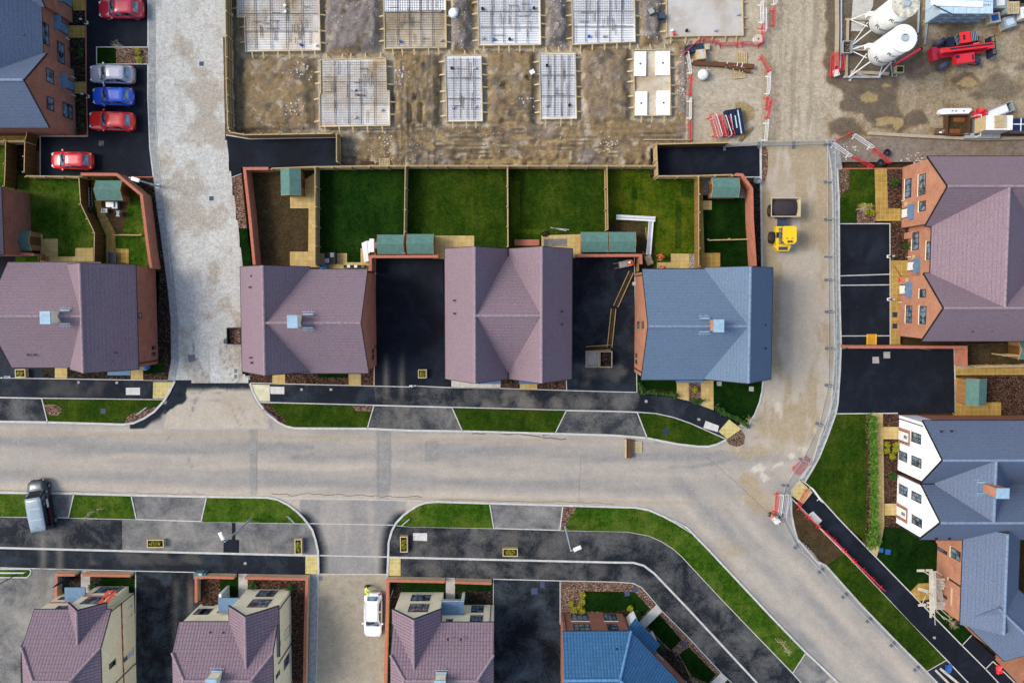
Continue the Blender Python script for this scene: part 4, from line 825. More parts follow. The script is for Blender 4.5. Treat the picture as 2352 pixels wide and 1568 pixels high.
# ---- H3
h = House('twin_gabled_house', 'twin gabled purple house between two black driveways, a diamond of tiles joining its ridges', G('c2', 940, 660), 'roof_p', 'ridge_p', 'brick')
l1, l2 = P('c2 333,36 345,1278', ZE); a, b = P('c2 642,8 655,1316', ZR); a2, b2 = P('c2 1238,6 1252,1314', ZR); r1, r2 = P('c2 1550,28 1558,1270', ZE); m = P('c2 942,30 947,1275', ZE)
top = (a.y+a2.y)/2; bot = (b.y+b2.y)/2; xl = (l1.x+l2.x)/2; xr = (r1.x+r2.x)/2; xm = (m[0].x+m[1].x)/2
V = lambda x, y, z=ZE: Vector((x, y, z))
h.gable((V(xl, top), V(xl, bot), V(xm, bot), V(xm, top)), ZR); pl = h.gable((V(xm, top), V(xm, bot), V(xr, bot), V(xr, top)), ZR)
c = P('c2 942,103 948,1207', ZE)
h.gable((V((xl+xm)/2, c[0].y, ZE+.06), V((xm+xr)/2, c[0].y, ZE+.06), V((xm+xr)/2, c[1].y, ZE+.06), V((xl+xm)/2, c[1].y, ZE+.06)), ZR-.03, wall=False, verge=(0, 0), gut=(0, 0))
h.bg.bar(V(xm, top-.05, ZE+.05), V(xm, c[0].y, ZE+.05), .12, .1); h.bg.bar(V(xm, bot+.05, ZE+.05), V(xm, c[1].y, ZE+.05), .12, .1)
h.finish(); h.vents('c2', [(425, 523), (427, 648)], 6.4); h.vents('c2', [(1460, 628), (1463, 750)], 6.4)
for x0, x1 in ((655, 868), (1045, 1240)):
    p = G('c2', x0, 1312, 2.6); q = G('c2', x1, 1334, 2.5); mb = MB(); mb.slab([(p.x, bot+.1, 2.9), (q.x, bot+.1, 2.9), (q.x, bot-.75, 2.55), (p.x, bot-.75, 2.55)], .1); mb.build('canopy', MAT['roof_b'], h.t)
for xa, xb in ((xl, xm), (xm, xr)): h.fill('S', bot+.1, ((xa+xb)/2-1.3, ), (xa+xb)/2+1.2); h.fill('S', bot+.1, ((xa+xb)/2+1.2, ), zs=((3.3, 4.45), )); h.fill('N', top-.1, ((xa+xb)/2-1.3, (xa+xb)/2+1.3))
# ---- H4
h = House('slate_roofed_house', 'blue grey slate house on the corner of the dusty road, with salmon brick end wall', G('c3', 900, 740), 'roof_b', 'ridge_b', 'brick_o')
ra, rb = P('c3 1285,198 1302,1316', ZR); e1, e2 = P('c3 1502,208 1511,1270', ZE); xr = (ra.x+rb.x)/2; xe = (e1.x+e2.x)/2
h.gable((V(xe, ra.y), V(xe, rb.y), V(2*xr-xe, rb.y), V(2*xr-xe, ra.y)), ZR)
w1, w2 = P('c3 258,222 266,1281', ZE); wx = (w1.x+w2.x)/2
pl = h.gable((V(wx, w1.y), V(xr, w1.y), V(xr, w2.y), V(wx, w2.y)), ZR-.08, ov=(.28, .08), verge=(1, 0))
h.finish(); h.chimney('c3', 1000, 765, 9.9, 8.0, shift=-.9, wall='brick_o'); h.vents('c3', [(370, 377), (377, 1136)], 5.6); h.vents('c3', [(1440, 757), (1443, 980)], 6)
for x in (220, 264): h.window(pl['A'], 'c3', x, 785, x+20, 725, 1, 1, sill=None)
for y in (1035, 1092): h.window(pl['A'], 'c3', 203, y+32, 219, y, 1, 1, gm='dglass', fm='black', sill=None)
h.pipe(pl['A'], 'c3', 198, 290); h.pipe(pl['A'], 'c3', 200, 1172)
p = G('c3', 590, 1298, 2.6); q = G('c3', 860, 1300, 2.6); MB().box(((p.x+q.x)/2, p.y+.35, 2.6), (q.x-p.x, .9, .12)).build('canopy', MAT['grp'], h.t)
h.fill('S', w2.y+.28, (wx+1.6, ), wx+3.6); h.fill('S', rb.y+.1, (xr-1.4, xr+1.4)); h.fill('N', w1.y-.28, (wx+1.6, wx+4)); h.fill('N', ra.y-.1, (xr, ))
# ---- H9 terrace east
h = House('brick_terrace', 'purple roofed terrace with two orange brick gables facing a row of black parking bays', G('b4', 1500, 990), 'roof_p', 'ridge_p', 'brick_o')
g = P('b4 1006,320 1010,990 c4 1006,262 1015,912', ZE); xf = sum(p.x for p in g)/4; XE = 62
plT = h.gable((V(xf, g[0].y), V(XE, g[0].y), V(XE, g[1].y), V(xf, g[1].y)), ZR, ov=(.25, .1))
plB = h.gable((V(xf, g[2].y), V(XE, g[2].y), V(XE, g[3].y), V(xf, g[3].y)), ZR, ov=(.25, .1))
cx = P('b4 1076,990', ZE)[0].x; rx = P('c4 1790,300', ZR)[0].x; tT = (g[0].y+g[1].y)/2; tB = (g[2].y+g[3].y)/2
plC = h.gable((V(cx, tT), V(cx, tB), V(2*rx-cx, tB), V(2*rx-cx, tT)), ZR-.05, ov=(.25, 0), verge=(0, 0))
h.finish()
A = plT['A']
h.window(A, 'b4', 825, 545, 880, 710, 3, 1, sill='buff'); h.window(A, 'b4', 955, 502, 1016, 682, 3, 1, sill='buff'); h.window(A, 'b4', 958, 757, 1019, 838, 2, 1, sill='buff'); h.door(A, 'b4', 778, 874, canopy=(1.35, .6))
A = plC['N']
h.window(A, 'b4', 895, 1050, 952, 1213, 3, 1, sill='buff'); h.window(A, 'b4', 1030, 1137, 1072, 1303, 3, 1, sill='buff'); h.door(A, 'b4', 846, 1373, canopy=(1.35, .6))
A = plB['A']
h.door(A, 'c4', 776, 420, canopy=(1.35, .6)); h.window(A, 'c4', 963, 415, 1021, 495, 2, 1, sill='buff'); h.window(A, 'c4', 833, 572, 887, 740, 3, 1, sill='buff'); h.window(A, 'c4', 963, 575, 1022, 750, 3, 1, sill='buff')
for pl_, r_, x_, y_ in ((plT['A'], 'b4', 822, 778), (plC['N'], 'b4', 895, 1285), (plB['A'], 'c4', 832, 327)):
    s0, z0 = h.onp(pl_, r_, x_+10, y_); h.pbox(MB(), pl_, s0-.2, s0+.2, z0-.25, z0+.25, 0, .06).build('meter_box', MAT['ply'], h.t)
for pl_, r_, x_, y_ in ((plT['A'], 'b4', 775, 752), (plC['N'], 'b4', 848, 1285), (plB['A'], 'c4', 775, 540)): h.pipe(pl_, r_, x_, y_, .7, 'white')
for pl_, r_, ys in ((plT['A'], 'b4', (560, 590, 620, 650, 680)), (plB['A'], 'c4', (585, 610, 640, 670, 700, 725))):
    mb = MB()
    for y in ys:
        s0, _ = h.onp(pl_, r_, 905, y)
        for z in (2.75, 2.95, 3.15, 3.35): h.pbox(mb, pl_, s0-.09, s0+.09, z, z+.06, -.02, .03)
    mb.build('decorative_brickwork', MAT['brick'], h.t)
h.pbox(MB(), plC['N'], h.onp(plC['N'], 'b4', 845, 1085)[0]-.3, h.onp(plC['N'], 'b4', 845, 1085)[0]+.3, 0, .9, 0, .45).build('meter_cabinet', MAT['brick_o'], h.t)
h.vents('b4', [(1525, 417), (1653, 417), (1533, 965)], 6); h.vents('c4', [(1467, 815), (1655, 812)], 6)
# ---- H10 white rendered
h = House('rendered_house', 'white rendered double gabled house with slate roof behind a hedge', G('d4', 1500, 980), 'roof_s', 'ridge_b', 'brick')
g = P('d4 967,400 992,1012 994,1028 985,1562', ZE); xf = (g[0].x+g[3].x)/2; yv = (g[1].y+g[2].y)/2
ya = P('d4 1165,797', ZR)[0].y; yb = P('d4 1168,1395', ZR)[0].y
pT = h.gable((V(xf, 2*ya-yv), V(XE, 2*ya-yv), V(XE, yv), V(xf, yv)), ZR, ov=(.25, .1)); pB = h.gable((V(xf, yv), V(XE, yv), V(XE, 2*yb-yv), V(xf, 2*yb-yv)), ZR, ov=(.25, .1))
rx = P('d4 1685,1080', ZR)[0].x; cl = P('d4 1100,1020', ZE)[0].x
h.gable((V(cl, ya, ZE+.06), V(cl, yb, ZE+.06), V(2*rx-cl, yb, ZE+.06), V(2*rx-cl, ya, ZE+.06)), ZR-.03, wall=False, verge=(0, 0), gut=(0, 0))
h.bg.bar(V(xf+.03, yv, ZE+.05), V(cl, yv, ZE+.05), .12, .1)
fr = MB()
for p_, y0, y1 in ((pT, 2*ya-yv, yv), (pB, yv, 2*yb-yv)):
    x = xf+.1-.012; W = abs(y1-y0); yc = (y0+y1)/2; sl = (ZR-ZE)/(W/2); hw = W/2-.25+(.012 if 1 else 0)
    q = [(yc+hw, -.2), (yc-hw, -.2), (yc-hw, ZE+sl*.25-.17), (yc, ZR-.18), (yc+hw, ZE+sl*.25-.17)]
    fr.add([(x, a, b) for a, b in q]+[(x+.2, a, b) for a, b in q], [(0, 1, 2, 3, 4), (9, 8, 7, 6, 5)]+[(i, (i+1) % 5, 5+(i+1) % 5, 5+i) for i in range(5)])
fr.box((xf+1.0, 2*ya-yv-.25, 2.55), (1.75, .03, 5.1)); fr.box((xf+1.0, 2*yb-yv+.25, 2.55), (1.75, .03, 5.1))
h.finish(); fr.build('rendered_front', MAT['render'], h.t)
off = Vector((-.012, 0, 0)); A = (pT['A'][0]+off, pT['A'][1]); B = (pB['A'][0]+off, pB['A'][1])
h.door(A, 'd4', 745, 545, wd=1.1, sur='brick'); h.door(B, 'd4', 748, 1275, wd=1.1, sur='brick')
for a in ((A, 770, 700, 842, 820), (A, 888, 520, 975, 648), (A, 890, 748, 978, 878), (B, 772, 1020, 845, 1152), (B, 890, 1085, 978, 1215), (B, 893, 1312, 983, 1448)): h.window(a[0], 'd4', *a[1:], 2, 2, sill='copeb')
h.pipe(A, 'd4', 740, 388); h.pipe(A, 'd4', 742, 903); h.pipe(B, 'd4', 748, 1412)
h.chimney('d4', 1758, 1113, 10.0, 7.6, w=(1.0, .8), wall='brick_o', shift=-.6); h.vents('d4', [(1437, 1012), (1517, 985), (1437, 1105), (1513, 1180)], 6.8); h.vents('d4', [(1170, 520), (1268, 518)], 6.5); h.vents('e4', [(1120, 188), (1247, 188)], 5.6)
# ---- H11 south east house
h = House('corner_brick_house', 'slate roofed brick house in the lower right corner with a timber scaffold at its front', G('e4', 1700, 600), 'roof_s', 'ridge_b', 'brick_o')
xe = P('e4 1362,600', ZE)[0].x; yt = P('e4 1362,215', ZE)[0].y; yb = P('e4 1362,967', ZE)[0].y; z2 = 7.3; rx = P('e4 1790,500', z2)[0].x
pM = h.gable((V(xe, yt+1.5), V(xe, yb-.4), V(2*rx-xe, yb-.4), V(2*rx-xe, yt+1.5)), z2, ov=(.2, .1), verge=(0, 0))
ea, eb = P('e4 1368,968 1772,1357', ZE); rr = P('e4 1792,922', z2)[0]; d = (eb-ea).normalized(); n = Vector((-d.y, d.x, 0)); k = (rr-ea).dot(n)
pD = h.gable((ea, eb, eb+n*2*k, ea+n*2*k), z2-.05, ov=(.2, .1), verge=(0, 1))
h.finish(); A = pM['N']
h.window(A, 'e4', 1128, 255, 1225, 345, 2, 2, sill='buff'); h.window(A, 'e4', 1262, 262, 1352, 410, 2, 2, sill='buff'); h.window(A, 'e4', 1240, 560, 1352, 650, 2, 2, sill='buff'); h.window(A, 'e4', 1150, 690, 1225, 770, 1, 2, sill='buff')
h.pipe(A, 'e4', 1130, 500, 1.2, 'white'); s0, z0 = h.onp(A, 'e4', 1268, 740); h.pbox(MB(), A, s0-.9, s0+.9, z0-.12, z0+.12, 0, .05).build('lintel', MAT['copeb'], h.t)
# ---- H12 next house
h = House('orange_brick_building', 'orange brick wall of a building cut off by the lower right corner of the photo', G('e4', 1750, 1450), 'roof_s', 'ridge_b', 'brick_o')
a = G('e4', 1672, 1335); d = Vector((.72, .69, 0)).normalized(); n = Vector((.69, -.72, 0)); q = a+Vector((0, 0, ZE))
h.gable((q, q+n*9, q+n*9+d*8, q+d*8), 8.0, ov=(.05, .05)); h.finish()
# ---- H0 apartments north west
h = House('brick_terrace', 'grey slated brick terrace in the upper left corner with blue door canopies', G('a0', 200, 500), 'roof_s', 'ridge_b', 'brick_d')
g = P('a0 447,512 465,1222', ZE); xg = (g[0].x+g[1].x)/2
pG = h.gable((V(xg, g[0].y), V(-75, g[0].y), V(-75, g[1].y), V(xg, g[1].y)), ZR, ov=(.2, .1), verge=(1, 0))
g2 = P('a0 443,68', ZE)[0]; pG2 = h.gable((V(xg, g2.y+6.6), V(-75, g2.y+6.6), V(-75, g2.y), V(xg, g2.y)), ZR, ov=(.2, .1), verge=(1, 0))
cx = P('a0 402,300', ZE)[0].x; pM = h.gable((V(cx, g2.y+3), V(cx, g[0].y-3), V(cx-9, g[0].y-3), V(cx-9, g2.y+3)), ZR-.05, ov=(.2, 0), verge=(0, 0))
h.finish(); A = pM['N']
h.window(A, 'a0', 462, 238, 405, 412, 2, 2, sill='cope'); h.window(A, 'a0', 612, 425, 550, 590, 2, 2, sill='cope'); h.door(A, 'a0', 660, 300, mat='grp', canopy=(1.3, .6))
A = pG['A']
for q in ((510, 680, 443, 780), (512, 945, 448, 1045), (692, 1010, 602, 1115)): h.window(A, 'a0', *q, 2, 2, sill='cope')
h.door(A, 'a0', 712, 835, mat='grp', canopy=(1.3, .6)); h.door(pG2['A'], 'a0', 700, 40, mat='grp', canopy=(1.3, .6)); h.vents('a0', [(227, 337)], 6.5)
for pl_, y_ in ((pG['A'], 750), (pG['A'], 920), (pM['N'], 385)): h.pipe(pl_, 'a0', 712 if pl_ is not pM['N'] else 662, y_, .7, 'white')
# ---- H13 sliver at far left
h = House('brick_house', 'house cut off by the left photo edge, only its brick side wall showing', G('b0', -150, 900), 'roof_p', 'ridge_p', 'brick_d')
p = P('b0 26,605 18,1260', ZE); x = (p[0].x+p[1].x)/2
h.gable((V(x, p[0].y), V(x, p[1].y), V(x-7, p[1].y), V(x-7, p[0].y)), ZR, ov=(.25, .05)); h.finish()
# ---- south row: half-hipped cottages with a front bay
def cottage(name, label, roof, wallm, xL, xR, ye, sl, zh, yr, bay, bw):
    # bay = (x0,x1,yf,zapex)
    h = House(name, label, ((xL+xR)/2, ye-3, 0), roof, 'ridge_p', wallm)
    zr = ZE+sl*(ye-yr); yb = 2*yr-ye; dh = (zh-ZE)/sl; hx = (yr-(ye-dh))*-1*.87
    A = [V(xL, ye), V(xR, ye), V(xR, ye-dh, zh), V(xR-hx, yr, zr), V(xL+hx, yr, zr), V(xL, ye-dh, zh)]
    Bk = [V(p.x, 2*yr-p.y, p.z) for p in A]
    h.r.slab(A, .13); h.r.slab(Bk, .13)
    h.r.slab([A[2], Bk[2], A[3]], .13); h.r.slab([A[5], Bk[5], A[4]], .13)
    h.ridge_run(A[3], A[4]); h.ridge_run(A[2]+Vector((0, .1, .02)), A[3]); h.ridge_run(A[5]+Vector((0, .1, .02)), A[4]); h.ridge_run(Bk[2], A[3]); h.ridge_run(Bk[5], A[4])
    h.gutter(A[0], A[1]); h.gutter(A[2], Bk[2]); h.gutter(A[5], Bk[5])
    x0, x1 = xL+.1, xR-.1; y0 = ye-.22; zt = ZE+sl*.22-.16
    pr = [(y0, -.3), (y0, zt), (ye-dh, zh-.17), (2*yr-ye+dh, zh-.17), (2*yr-y0, zt), (2*yr-y0, -.3)]
    vs = [(x0, a, b) for a, b in pr]+[(x1, a, b) for a, b in pr]
    h.w.add(vs, [tuple(range(5, -1, -1)), tuple(range(6, 12))]+[(i, (i+1) % 6, 6+(i+1) % 6, 6+i) for i in range(6)])
    for p, q in ((A[0], A[5]), (A[1], A[2])): h.bg.bar(p-Vector((0, 0, .08)), q-Vector((0, 0, .08)), .06, .14)
    bx0, bx1, yf, za = bay; o = .18
    yback = ye-(za-ZE)/sl-.1
    pB = h.gable((V(bx0-o, yf+.18), V(bx0-o, yback), V(bx1+o, yback), V(bx1+o, yf+.18)), za, ov=(o, .18), verge=(1, 0))
    h.finish()
    return h, (Vector((x0, y0, 0)), Vector((0, 1, 0))), pB['A'], (Vector((x1, y0, 0)), Vector((1, 0, 0)))
# H5
h, F, B, S = cottage('bay_fronted_house', 'buff brick bay fronted house with an orange banner and tape on its walls', 'roof_pp', 'buff', -45.75, -38.4, -30.25, .754, 7.05, -35.4, (-42.3, -39.0, -29.8, 6.8), 0)
h.window(B, 'e0', 968, 650, 1115, 706, 3, 2, sill='copeb', lint='copeb'); h.window(B, 'e0', 860, 738, 960, 812, 3, 2, sill='copeb'); h.window(F, 'e0', 560, 832, 650, 856, 3, 2, sill='copeb'); h.window(F, 'e0', 590, 742, 618, 770, 1, 2, sill='copeb')
p = G('e0', 622, 706, 2.6); q = G('e0', 820, 775, 2.6); MB().box(((p.x+q.x)/2, -29.7, 2.6), (q.x-p.x, 1.5, .14)).build('canopy', MAT['grp'], h.t)
h.door(F, 'e0', 800, 700, mat='packd')
h.window(S, 'e0', 1255, 820, 1225, 860, 1, 1, sill='copeb', fm='white', gm='grp'); h.window(S, 'e0', 1255, 905, 1225, 945, 1, 1, sill='copeb', fm='white', gm='grp')
h.window(S, 'e0', 1268, 1235, 1218, 1345, 1, 1, sill='copeb', fm='white', gm='pack'); h.window(S, 'e0', 1215, 1300, 1182, 1372, 1, 1, sill='white', gm='dglass'); h.window(S, 'e0', 1100, 1335, 1045, 1440, 1, 1, sill='copeb', gm='dglass')
h.pipe(S, 'e0', 1285, 702, 4.9); h.pipe(S, 'e0', 1285, 1385, 4.9)
# H6
h, F, B, S = cottage('bay_fronted_house', 'buff brick bay fronted house beside the block paved rear lane, windows in its right wall', 'roof_pp', 'buff', -31.9, -22.45, -31.47, .752, 6.65, -35.7, (-26.95, -22.52, -30.1, 7.4), 0)
h.window(B, 'e1', 532, 680, 655, 742, 3, 2, sill='copeb'); h.window(B, 'e1', 462, 767, 590, 842, 3, 2, sill='copeb'); h.window(F, 'e1', 35, 768, 90, 828, 2, 2, sill='copeb'); h.window(F, 'e1', -10, 856, 30, 912, 2, 2, sill='copeb'); h.window(F, 'e0', 1900, 855, 1935, 912, 2, 2, sill='copeb')
for q in ((808, 1005, 762, 1165, 2, 2), (718, 1165, 688, 1255, 1, 2), (804, 1275, 757, 1445, 2, 2), (712, 1440, 680, 1535, 1, 2)): h.window(S, 'e1', *q, sill='copeb')
h.pipe(S, 'e1', 825, 700, 4.4); h.pipe(S, 'e1', 820, 1190)
p = G('e1', 130, 780, 2.6); q = G('e1', 330, 860, 2.6); MB().box(((p.x+q.x)/2, -30.75, 2.6), (q.x-p.x, 1.5, .14)).build('canopy', MAT['grp'], h.t); MB().box((p.x+.1, -30.6, 1.2), (.25, 1.8, 2.4)).build('porch_wall', MAT['white'], h.t)
h.door(F, 'e1', 300, 740, mat='packd'); h.vents('e1', [(55, 1080), (178, 1083)], 6.4); h.chimney('e1', 60, 1575, 9.2, 7.4, w=(.9, .8))
# H7
h, F, B, S = cottage('bay_fronted_house', 'buff brick bay fronted house between the white parked car and a wet looking driveway', 'roof_pp', 'buff', -11.4, -1.72, -31.5, .752, 6.75, -35.7, (-11.3, -6.95, -30.4, 7.4), 0)
h.window(B, 'e2', 25, 722, 190, 782, 3, 2, sill='copeb'); h.window(B, 'e2', 5, 812, 170, 887, 3, 2, sill='copeb'); h.window(F, 'e2', 594, 828, 705, 892, 3, 2, sill='copeb'); h.window(F, 'e2', 582, 920, 698, 978, 3, 2, sill='copeb'); h.window(F, 'e2', 350, 960, 410, 985, 2, 1, sill='copeb')
p = G('e2', 302, 842, 2.6); q = G('e2', 520, 915, 2.6); m = MB(); m.box(((p.x+q.x)/2, -31.0, 2.6), (q.x-p.x, 1.5, .16)); m.build('canopy', MAT['grp'], h.t); m = MB(); m.box((q.x-.15, -30.5, 1.25), (.3, .3, 2.4)); m.build('porch_pillar', MAT['white'], h.t); MB().box(((p.x+q.x)/2, -30.28, 2.53), (q.x-p.x+.04, .06, .3)).build('canopy_fascia', MAT['white'], h.t)
h.door(F, 'e2', 390, 800, mat='packd'); h.pipe(F, 'e2', 780, 812); h.vents('e2', [(367, 1148), (490, 1148)], 6.3); h.chimney('e2', 290, 1590, 9.2, 7.4, w=(.9, .8))
# H8
h = House('red_brick_house', 'red brick house with a bright blue pantile roof bending round the lower road corner', G('e2', 1700, 1300), 'roof_bp', 'ridge_bp', 'brick_d')
xl, ye = 4.84, -32.4; k1 = Vector((11.43, -32.38, ZE)); d = Vector((4.67, -5.05, 0)).normalized(); zr = 7.8; rl = V(xl, -35.8, zr); kr = V(10.0, -35.75, zr)
h.r.slab([V(xl, ye), k1, kr, rl], .13); h.r.slab([V(xl, 2*-35.8-ye), V(8.4, 2*-35.8-ye), kr, rl], .13); h.r.slab([k1, k1+d*11, kr+d*11, kr], .13); b0 = V(8.4, 2*-35.8-ye); h.r.slab([b0, b0+d*11, kr+d*11, kr], .13)
h.ridge_run(rl, kr, .15); h.ridge_run(k1, kr, .13); h.ridge_run(kr, kr+d*11, .14); h.gutter(V(xl, ye), k1); h.gutter(k1, k1+d*11)
nn = Vector((d.y, -d.x, 0))*-1; kw = V(11.2, -32.6, 0); wl = [V(4.98, -32.6, 0), kw, kw+d*10.8, kw+d*10.8-nn*6, V(8.7, -38.9, 0), V(4.98, -38.9, 0)]
h.w.prism([(p.x, p.y) + (0,) for p in wl], -.3, 4.92); h.w.add([(4.98, -32.6, 4.9), (4.98, -38.9, 4.9), (4.98, -35.8, 7.6), (5.2, -32.6, 4.9), (5.2, -38.9, 4.9), (5.2, -35.8, 7.6)], [(0, 2, 1), (3, 4, 5), (0, 3, 5, 2), (1, 2, 5, 4)])
h.finish(); F = (V(4.98, -32.6, 0), Vector((0, 1, 0))); D = (kw, nn)
for q in (('e2', 1540, 908, 1715, 972), ('e2', 1850, 908, 1990, 972), ('e2', 1562, 1003, 1735, 1066), ('e2', 1885, 1003, 2005, 1066)): h.window(F, *q, 3, 2, sill=None, lint='white')
h.pipe(F, 'e2', 1475, 890); h.door(D, 'e3', 265, 1015, mat='packd'); h.window(D, 'e3', 380, 1200, 460, 1335, 2, 1, sill='white', lint='white'); h.window(D, 'e3', 640, 1460, 700, 1568, 2, 1, sill='white', lint='white')
c0 = D[0]+d*.3; m = MB(); m.slab([c0+V(0, 0, 3.1), c0+d*3.6+V(0, 0, 3.1), c0+d*3.6+nn*1.1+V(0, 0, 2.6), c0+nn*1.1+V(0, 0, 2.6)], .12); m.build('canopy', MAT['roof_bp'], h.t)
m = MB(); M = Matrix((d, nn, Vector((0, 0, 1)))).transposed()
for k in (.35, 3.2): MB().box(c0+d*k+nn*.55+V(0, 0, 1.25), (.18, 1.0, 2.5), rot=M).build('porch_wall', MAT['white'], h.t)
h.vents('e3', [(22, 1240)], 6.4)
# ================================================================ fences, walls, sheds
def fence(s, label, h=1.8, side=1, mat='timber', rails=3, step=1.85, name='timber_fence'):
    pts = P(s); t = thing(name, label, 'fence', pts[0])
    MB().ribbon(pts, .03, .03, h).build('board_panel', MAT[mat], t)
    MB().ribbon(pts, .07, h+.002, h+.04).build('capping_rail', MAT['timber_r'], t)
    if rails and side:
        for k in range(rails): MB().ribbon(pts, .08, h*(.2+.35*k)-.05, h*(.2+.35*k)+.05, off=.06*side).build('rail', MAT['timber_r'], t)
    pm = None
    for a, b in zip(pts, pts[1:]):
        L = (b-a).length; n = max(1, round(L/step)); d = (b-a).normalized(); nn = Vector((-d.y, d.x, 0))
        for i in range(n+(b is pts[-1])):
            c = a+(b-a)*i/n+nn*.11*(side or 1)
            if pm is None: pm = MB().box(c+Vector((0, 0, h/2+.05)), (.1, .1, h+.1), rz=math.atan2(d.y, d.x)).build('post', MAT['timber_r'], t); c0 = c
            else:
                o = pm.copy(); COL.objects.link(o); o.parent = t; o.location = c-c0
    return t
def wall(s, label, h=1.9, w=.225, mat='gwall', cope='cope', name='brick_wall'):
    pts = P(s); t = thing(name, label, 'wall', pts[0])
    MB().ribbon(pts, w, -.3, h).build('wall', MAT[mat], t); MB().ribbon(pts, w+.05, h+.002, h+.075).build('coping', MAT[cope], t); return t
fence("b0 -250,215 345,205", "slatted back fence under the upper left brick terrace, beside a boardwalk", side=-1)
fence("b0 165,195 162,420 152,630", "tall brown fence between the two lawns at the far left edge", side=-1, mat='timber_d', rails=0)
fence("b0 366,125 345,205 338,498", "brown fence along the left end of the car park with the lowest red car", side=-1, mat='timber_d', rails=0)
fence("b0 335,528 860,536", "low looking rail fence below the red car parked alone", side=-1, h=1.5)
fence("b0 850,542 866,795 995,1065 990,1352", "bent brown fence between the two left lawns, the garden furniture on its right", side=-1, mat='timber_d', rails=0)
fence("b0 1112,1076 1372,1080", "short white picket rail across the small left lawn", h=.5, rails=1, mat='timber_r')
fence("a1 258,-60 264,400 268,800 284,1262 b1 300,125 430,150 1262,138", "long timber fence between the pale lane and the muddy foundations", side=1)
fence("b1 1298,140 1298,402", "short timber fence at the blind end of the black bay by the mud", side=1)
fence("b1 690,462 1090,447 1945,436 b2 942,436 1870,436 b3 378,437", "longest timber fence, along the top of the four back lawns", side=-1)
fence("b1 1098,452 1098,1372", "timber fence between the bare soil garden and the first lawn", side=1)
fence("b1 1942,444 1928,1255", "timber fence between the first and second back lawns", side=1)
fence("b2 940,444 945,1195", "thin timber fence between the second and third back lawns", side=-1, rails=2)
fence("b2 1868,444 1878,1035", "timber fence between the third and fourth back lawns", side=-1, rails=1)
fence("b3 372,240 384,530", "timber fence at the left end of the upper right black bay", side=-1)
fence("b3 386,534 765,530 1080,520", "timber fence along the lower side of the upper right black bay", side=-1)
fence("b3 374,238 1050,224", "leaning brown fence along the top of the upper right black bay", side=1, mat='timber_d')
fence("b3 765,535 766,1378", "double railed timber fence left of the small garden beside the yellow dumper", side=1)
fence("b3 885,1128 1290,1118", "low timber rail splitting the small dark lawn in two", h=.6, rails=1)
fence("c4 1650,1040 2600,1020", "brown timber fence behind the purple terrace at the right edge", side=1, mat='timber_d')
fence("c4 1425,1150 2600,1125", "weathered timber fence above the buff garden path at the right edge", side=1, mat='timber_d', h=1.2)
wall("b0 875,520 1210,522 1440,712 1470,950 1500,1200 1530,1400", "curving red brick garden wall left of the pale paved lane")
wall("b1 665,466 442,468 490,900 534,1364", "red brick wall right of the pale paved lane round a bare garden")
wall("b3 1110,522 1168,526 1258,655 1264,950 1292,1374", "angled pink brick wall beside the yellow dumper")
wall("b1 1618,1425 1618,1288 b2 290,1286", "low looking brick wall at the head of the left black driveway", cope='cope')
wall("b2 1585,1278 b3 222,1276 225,1358", "brick wall at the head of the right black driveway by the workers", cope='cope')
wall("c4 200,955 1300,957 1300,1140", "brick wall between the parking bays and the black parking court")
wall("b0 -250,1262 345,1262 440,1270", "short brick wall below the left green shed", cope='cope')
wall("e0 585,730 590,500 765,500", "low brick wall at the front left of the bannered house", h=.9, mat='tanb')
wall("e0 835,503 1290,508", "low brick wall right of the path to the bannered house", h=.9, mat='tanb')
wall("e0 1912,760 1912,520 e1 310,528", "low brick wall before the middle bay fronted house, left of its path", h=.9, mat='tanb')
wall("e1 412,530 1000,540 985,1000 975,1568 965,1900", "long low brick wall round the middle bay fronted house, beside the rear lane", h=.9, mat='tanb')
wall("e1 1735,1900 1745,1300 1765,555 e2 345,565", "low brick wall between the rear lane and the right bay fronted house", h=.9, mat='tanb')
wall("e2 440,570 785,582", "low brick wall right of the path to the right bay fronted house", h=.9, mat='tanb')
wall("c4 1310,1160 2600,1130", "low timber edged retaining kerb behind the parking court", h=.25, mat='oldwood', cope='oldwood', name='retaining_wall')
wall("a4 1000,1275 b4 470,105 1200,140 1500,165 1960,150 2500,130", "long weathered timber baulk along the lower edge of the compound", h=.35, w=.3, mat='oldwood', cope='oldwood', name='timber_baulk') if 0 else None
MB().ribbon(P("b4 460,105 900,130 1300,150 1500,160 1960,150 2500,130"), .3, -.1, .32).build('timber_baulk', MAT['oldwood']); tag(bpy.data.objects['timber_baulk'], 'long weathered timber baulk along the lower edge of the compound', 'timber')
def gate(s, label, h=1.75):
    a, b = P(s); t = thing('garden_gate', label, 'gate', a); MB().ribbon([a, b], .04, .08, h).build('board_panel', MAT['timber'], t)
    for k in (.35, 1.4): MB().ribbon([a, b], .05, k-.05, k+.05, off=.05).build('rail', MAT['timber_r'], t)
    MB().box((a+b)/2+Vector((.05, .08, 1.0)), (.1, .05, .05)).build('latch', MAT['fascia'], t)
gate("c1 1630,180 1630,245", "tan gate beside the purple house at the left black driveway")
gate("c3 205,165 206,250", "buff gate between the slate house and the worker in orange")
gate("b0 465,1275 462,1325", "small timber gate beside the short brick wall at the left")
